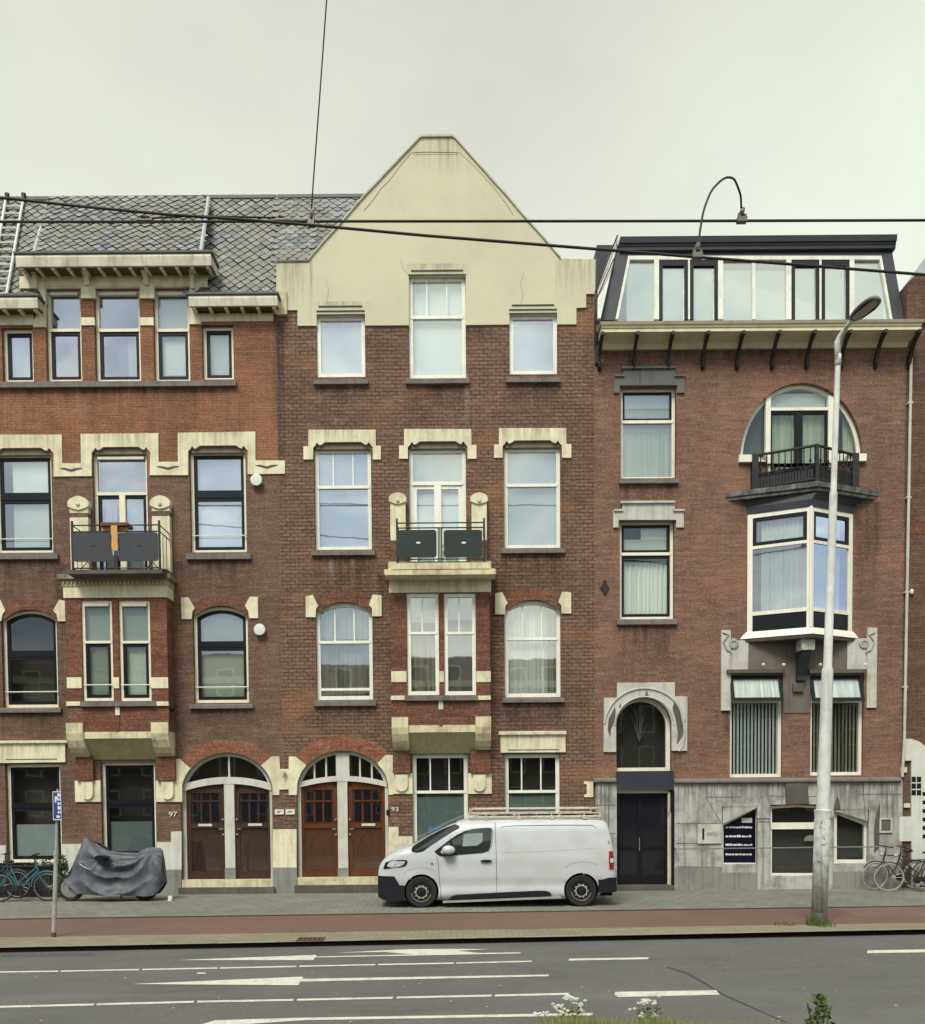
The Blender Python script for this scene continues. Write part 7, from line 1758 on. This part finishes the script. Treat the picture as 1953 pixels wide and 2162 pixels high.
q.prism([(cm(a, b, -.34).x, cm(a, b, -.34).z) for a, b in pts], YM-.405, YM-.2); q.build('cover_opening', M['black'], cov)
q = MB(); q.tube([cm(660, 480, -.36), cm(720, 490, -.40), cm(780, 470, -.40), cm(835, 475, -.38), cm(800, 520, -.40), cm(770, 550, -.4), cm(720, 530, -.38), cm(680, 500, -.36)], .012, 5); q.build('cover_seam', M['steel'], cov)
# pale bit of the rear lid peeping from the cover
q = MB(); c = cm(880, 350); q.prism([(cm(800, 312).x, cm(800, 312).z), (cm(850, 322).x, cm(850, 322).z), (cm(935, 380).x, cm(935, 380).z), (cm(905, 384).x, cm(905, 384).z), (cm(840, 345).x, cm(840, 345).z)], YM+.0, YM+.06); q.build('windshield', M['vanglass'], mc)
q = MB(); c = cm(1455, 765, -.1); q.prism([(c.x-.04, 0), (c.x+.035, 0), (c.x+.05, .06), (c.x+.035, .11), (c.x-.035, .11)], c.y-.05, c.y+.05); tag(q.build('paper_cup', M['white_blob']), 'small pale cup or bag on the pavement right of the covered motorcycle', 'litter')
# ============================================================ BICYCLES
def bike(label, u, vbase, y, ang, frame_c, tyre='rubber', flip=1, low=True, grp='parked bicycles', lean=.06, name='bicycle', swept=True):
    o = thing(name, label, 'bicycle', (P(u, vbase, y).x, y, 0), grp)
    R_ = .335; wb = 1.06; fm = M[frame_c]
    X = lambda x: x*flip
    hubs = ((X(0), 'front'), (X(-wb), 'rear'))
    for hx, nm in hubs:
        q = MB(); ring = [(hx+(R_-.015)*math.cos(2*PI*k/36), 0, R_+(R_-.015)*math.sin(2*PI*k/36)) for k in range(37)]; q.tube(ring, .018, 8, cap=False); wl_ = q.build('wheel', M[tyre], o, smooth=True, local=True)
        q = MB(); ring = [(hx+(R_-.04)*math.cos(2*PI*k/36), 0, R_+(R_-.04)*math.sin(2*PI*k/36)) for k in range(37)]; q.tube(ring, .009, 5, cap=False); q.lathe([(.02, -.04), (.02, .04)], (hx, 0, R_), 'y', 8)
        for k in range(18): a_ = 2*PI*k/18; q.tube([(hx, .02*(-1)**k, R_), (hx+(R_-.04)*math.cos(a_), 0, R_+(R_-.04)*math.sin(a_))], .0022, 3)
        q.build('rim', M['steel'], wl_, local=True)
        q = MB(); ring = [(hx+(R_+.025)*math.cos(math.radians(t)), 0, R_+(R_+.025)*math.sin(math.radians(t))) for t in (range(-5, 150, 10) if (nm == 'rear') == (flip > 0) else range(30, 186, 10))]; q.tube(ring, .016, 5); q.build('mudguard', fm, o, local=True)
    hdx, hdz = X(-.25), .92                       # head tube top
    q = MB(); bb = (X(-.60), 0, .29); st = (X(-.80), 0, .82)
    hb, ht = (X(-.19), 0, .72), (hdx, 0, hdz)
    q.tube([hb, ht], .02, 8); q.tube([hb, bb], .017, 8); q.tube([(X(-.21), 0, .8), (X(-.66), 0, .42 if low else .78), ] if low else [(X(-.22), 0, .84), (X(-.77), 0, .80)], .015, 8)
    q.tube([bb, st], .016, 8); q.tube([bb, (X(-wb), .03, R_)], .011, 6); q.tube([bb, (X(-wb), -.03, R_)], .011, 6); q.tube([(X(-.77), 0, .72), (X(-wb), .04, R_)], .009, 6); q.tube([(X(-.77), 0, .72), (X(-wb), -.04, R_)], .009, 6)
    fo = q.build('frame', fm, o, local=True)
    q = MB(); 
    for s in (-.05, .05): q.tube([(X(-.185), s*.7, .70), (X(-.12), s, .52), (X(0), s, R_)], .011, 6)
    q.build('fork', fm, o, local=True)
    q = MB(); q.tube([ht, (hdx-X(.03)*0, 0, 1.04)], .014, 6)
    hz = 1.05
    if swept: q.tube([(X(-.42), -.28, hz-.02), (X(-.3), -.27, hz+.02), (X(-.2), -.15, hz+.03), (X(-.25), 0, hz), (X(-.2), .15, hz+.03), (X(-.3), .27, hz+.02), (X(-.42), .28, hz-.02)], .013, 7)
    else: q.tube([(X(-.24), -.3, hz), (X(-.22), 0, hz), (X(-.24), .3, hz)], .013, 7)
    q.build('handlebar', M['iron'], o, local=True)
    q = MB(); q.blob((X(-.83), 0, .93), .13, .075, .035, 10); q.tube([st, (X(-.82), 0, .93)], .013, 6); q.build('saddle', M['rubber'], o, smooth=True, local=True)
    q = MB(); q.box(min(X(-.86), X(-wb-.28)), max(X(-.86), X(-wb-.28)), -.05, .05, .70, .715); q.tube([(X(-wb-.1), 0, .7), (X(-wb), .05, R_)], .007, 5); q.tube([(X(-wb-.1), 0, .7), (X(-wb), -.05, R_)], .007, 5); q.build('carrier', M['iron'], o, local=True)
    q = MB(); q.lathe([(.09, -.05), (.09, -.044)], (bb[0], 0, bb[2]), 'y', 16); q.tube([(bb[0], -.05, bb[2]), (bb[0]+.1, -.08, bb[2]-.13)], .009, 5); q.box(bb[0]+.05, bb[0]+.15, -.17, -.08, bb[2]-.145, bb[2]-.12); q.tube([(bb[0], .05, bb[2]), (bb[0]-.1, .08, bb[2]+.13)], .009, 5)
    q.box(min(bb[0], X(-wb)), max(bb[0], X(-wb)), -.06, -.03, bb[2]-.04, bb[2]+.08) if low else None
    q.build('crank', M['iron'], o, local=True)
    q = MB(); q.blob((X(-.14), 0, .86), .05, .05, .05, 8); q.build('bike_lamp', M['metal'], o, local=True)
    q = MB(); q.tube([(X(-.95), -.03, .3), (X(-.9), -.22, .0)], .009, 5); q.build('kickstand', M['iron'], o, local=True)
    o.rotation_euler = (lean, 0, ang); return o
M['teal'] = paint('teal bicycle paint', (.045, .16, .19), (.02, .05, .06), .4, .35, 12, spec=.5)
M['teal_d'] = paint('dark teal bicycle paint', (.022, .07, .10), (.015, .025, .03), .4, .35, 12, spec=.5)
M['white_tyre'] = paint('pale tyre', (.32, .31, .28), (.15, .14, .12), .5, .8, 12)
M['bike_black'] = paint('dark bicycle paint', (.025, .022, .028), (.07, .05, .05), .4, .4, 12, spec=.5)
bike('teal step through bicycle with swept handlebar under the ground floor window beside the covered motorcycle', 102, 1900, -1.35, .10, 'teal', flip=1)
bike('dark teal bicycle cut by the left edge of the photo', 38, 1898, -.75, -.05, 'teal_d', flip=1)
bike('dark bicycle with a pale front tyre leaning at the stone wall nearest the lamp', 1846, 1880, -.35, .12, 'bike_black', 'white_tyre', flip=-1, low=False, swept=False)
bike('dark bicycle with pale tyres, middle one of the three at the right edge', 1876, 1880, -.75, -.22, 'bike_black', 'white_tyre', flip=-1)
bike('dark bicycle with swept handlebar cut by the right edge of the photo', 1948, 1882, -.55, .25, 'bike_black', 'white_tyre', flip=-1)
# dark planter under the left window
x0, x1 = P(2, 1850, -.35).x, P(112, 1850, -.35).x; zt_ = P(56, 1826, -.35).z
pb = thing('planter_box', 'long black planter box under the leftmost ground floor window behind the bicycles', 'planter', ((x0+x1)/2, -.3, 0))
q = MB(); q.prismx([(-.52, 0), (-.58, zt_-.04), (-.12, zt_-.04), (-.12, 0)], x0, x1); q.box(x0-.03, x1+.03, -.61, -.1, zt_-.04, zt_); q.build('box', M['iron'], pb)
q = MB(); q.box(x0+.02, x1-.02, -.57, -.14, zt_-.01, zt_+.006); q.build('soil', M['soil'], pb)
q = MB(); random.seed(31)
for i in range(160):
    x_ = random.uniform(x0, x1); z_ = zt_+random.uniform(0, .10)*(1.6 if x_ > x1-.4 else .5); q.add([(x_, -.5, z_), (x_+.03, -.52, z_+.02), (x_+.06, -.5, z_+.01), (x_+.03, -.49, z_-.015)], [(0, 1, 2, 3)])
q.build('foliage', M['leaf_d'], pb)
# ============================================================ PLANTS
def bush(name, label, cat, c, r, h, n, mat, leaf=.035, stem=True):
    o = thing(name, label, cat, c)
    q = MB()
    for i in range(7): a_ = random.uniform(0, 2*PI); q.tube([(c[0], c[1], c[2]), (c[0]+.4*r*math.cos(a_), c[1]+.4*r*math.sin(a_), c[2]+h*.5), (c[0]+.7*r*math.cos(a_), c[1]+.7*r*math.sin(a_), c[2]+h*.85)], .006, 4)
    q.build('stem', M['leaf_d'], o)
    q = MB()
    for i in range(n):
        t = random.random(); rr = r*(1-.75*t**1.5)*random.random()**.4; a_ = random.uniform(0, 2*PI); p_ = Vector((c[0]+rr*math.cos(a_), c[1]+rr*math.sin(a_), c[2]+h*t))
        e1 = Vector((random.uniform(-1, 1), random.uniform(-1, 1), random.uniform(-.4, .6))).normalized(); e2 = e1.cross(Vector((random.uniform(-1, 1), random.uniform(-1, 1), random.uniform(-1, 1)))).normalized(); l_ = leaf*random.uniform(.6, 1.3)
        q.add([p_, p_+e1*l_*.5+e2*l_*.33, p_+e1*l_, p_+e1*l_*.5-e2*l_*.33], [(0, 1, 2, 3)])
    q.build('foliage', mat, o); return o
random.seed(21)
c = P(128, 1842, -.5); bush('shrub', 'small green shrub under the ground floor window behind the sign pole', 'shrub', (c.x, -.45, 0), .24, 1.0, 700, M['leaf_d'], .06)
c = G(1725, 2230, -.1); bush('sapling', 'young bushy green plant poking up at the bottom right edge', 'plant', (P(1729, 2162, c.y).x, c.y, -.15), .15, P(1727, 2100, c.y).z+.15, 420, M['leaf'], .05)
YGr = G(1400, 2215, -.12).y
q = MB(); q.add([(XL, -14.2, -.13), (XR, -14.2, -.13), (XR, -40, -.05), (XL, -40, -.05)], [(0, 1, 2, 3)]); tag(q.build('near_verge', M['soil']), kind='structure')
# grass along the near edge (one object)
q = MB(); random.seed(4)
def gtop(u):                                      # photo row reached by the grass tops
    for a, b in zip(GT, GT[1:]):
        if a[0] <= u <= b[0]: return a[1]+(b[1]-a[1])*(u-a[0])/(b[0]-a[0])
    return 2175
GT = [(1090, 2185), (1130, 2166), (1160, 2153), (1210, 2147), (1260, 2152), (1330, 2162), (1370, 2150), (1420, 2158), (1480, 2163), (1560, 2166), (1650, 2166), (1700, 2174), (1953, 2178)]
for i in range(7000):
    u = random.uniform(1080, 1960); y = YGr-random.uniform(0, .5); vt = gtop(u)-4+9*mn.noise(Vector((u*.03, 0, 2)))+5*mn.noise(Vector((u*.15, 0, 5)))+random.gauss(0, 5)
    zt = P(u, vt, y).z; x = P(u, 2180, y).x; h = zt+.14
    if h < .01: continue
    d = random.uniform(-.5, .5)*min(h, .15); ww = random.uniform(.002, .006)
    q.add([(x-ww, y, -.14), (x+ww, y, -.14), (x+d*.3+ww*.8, y, -.14+h*.6), (x+d*.3-ww*.8, y, -.14+h*.6), (x+d, y+.01, zt)], [(0, 1, 2, 3), (3, 2, 4)])
gm = NT('mixed grass'); ri = gm.n('ShaderNodeNewGeometry').outputs['Random Per Island']
gc = gm.mix(gm.ramp(ri, 0, .6), (.07, .11, .025), (.19, .20, .06)); gc = gm.mix(gm.ramp(ri, .8, .85), gc, (.36, .32, .15)); gm.col(gc); gm.fin(.7, 0, .2)
tag(q.build('verge_grass', gm.mat), 'rough grass along the near edge of the road', 'grass', kind='stuff')
def flowers(label, stems):
    y = YGr-.15; c = P(stems[0][0], 2170, y); o = thing('wildflower', label, 'wildflower', (c.x, y, -.14)); q = MB(); f = MB()
    for (u, v, s) in stems:
        p_ = P(u, v, y+random.uniform(-.1, .1)); b = P(stems[0][0]+(u-stems[0][0])*.3, 2180, y); q.tube([(b.x, y, -.14), ((b.x+p_.x)/2+.02, y, (p_.z-.14)/2+.02), tuple(p_)], .0025, 4)
        for k in range(s):
            cc = p_+Vector((random.gauss(0, .03), random.gauss(0, .02), random.gauss(0, .014))); 
            for m_ in range(5): a_ = m_*1.257; f.add([cc, cc+Vector((.019*math.cos(a_), .006, .014*math.sin(a_)+.004)), cc+Vector((.019*math.cos(a_+.8), .006, .014*math.sin(a_+.8)+.004))], [(0, 1, 2)])
    for k in range(26): 
        t = random.random(); b = P(stems[0][0]+random.uniform(-26, 26), 2150-22*t, y); q.add([b, b+Vector((.02, 0, .012)), b+Vector((.04, .01, .0)), b+Vector((.02, 0, -.01))], [(0, 1, 2, 3)])
    q.build('stem', M['leaf'], o); f.build('blossom', M['white_flower'], o)
M['white_flower'] = paint('white petals', (.72, .74, .62), (.6, .6, .4), .3, .8, 30, streak=False)
flowers('white flowering weed at the bottom edge below the van', [(1198, 2106, 10), (1208, 2110, 9), (1175, 2126, 8), (1190, 2135, 8), (1222, 2124, 7), (1218, 2136, 6), (1148, 2140, 5), (1165, 2142, 7), (1203, 2148, 5), (1233, 2120, 2), (1135, 2143, 4)])
flowers('small white flowering weed at the bottom edge right of the taller one', [(1366, 2115, 8), (1370, 2119, 6), (1345, 2134, 3), (1347, 2117, 2), (1377, 2146, 4), (1389, 2111, 1), (1350, 2147, 4)])
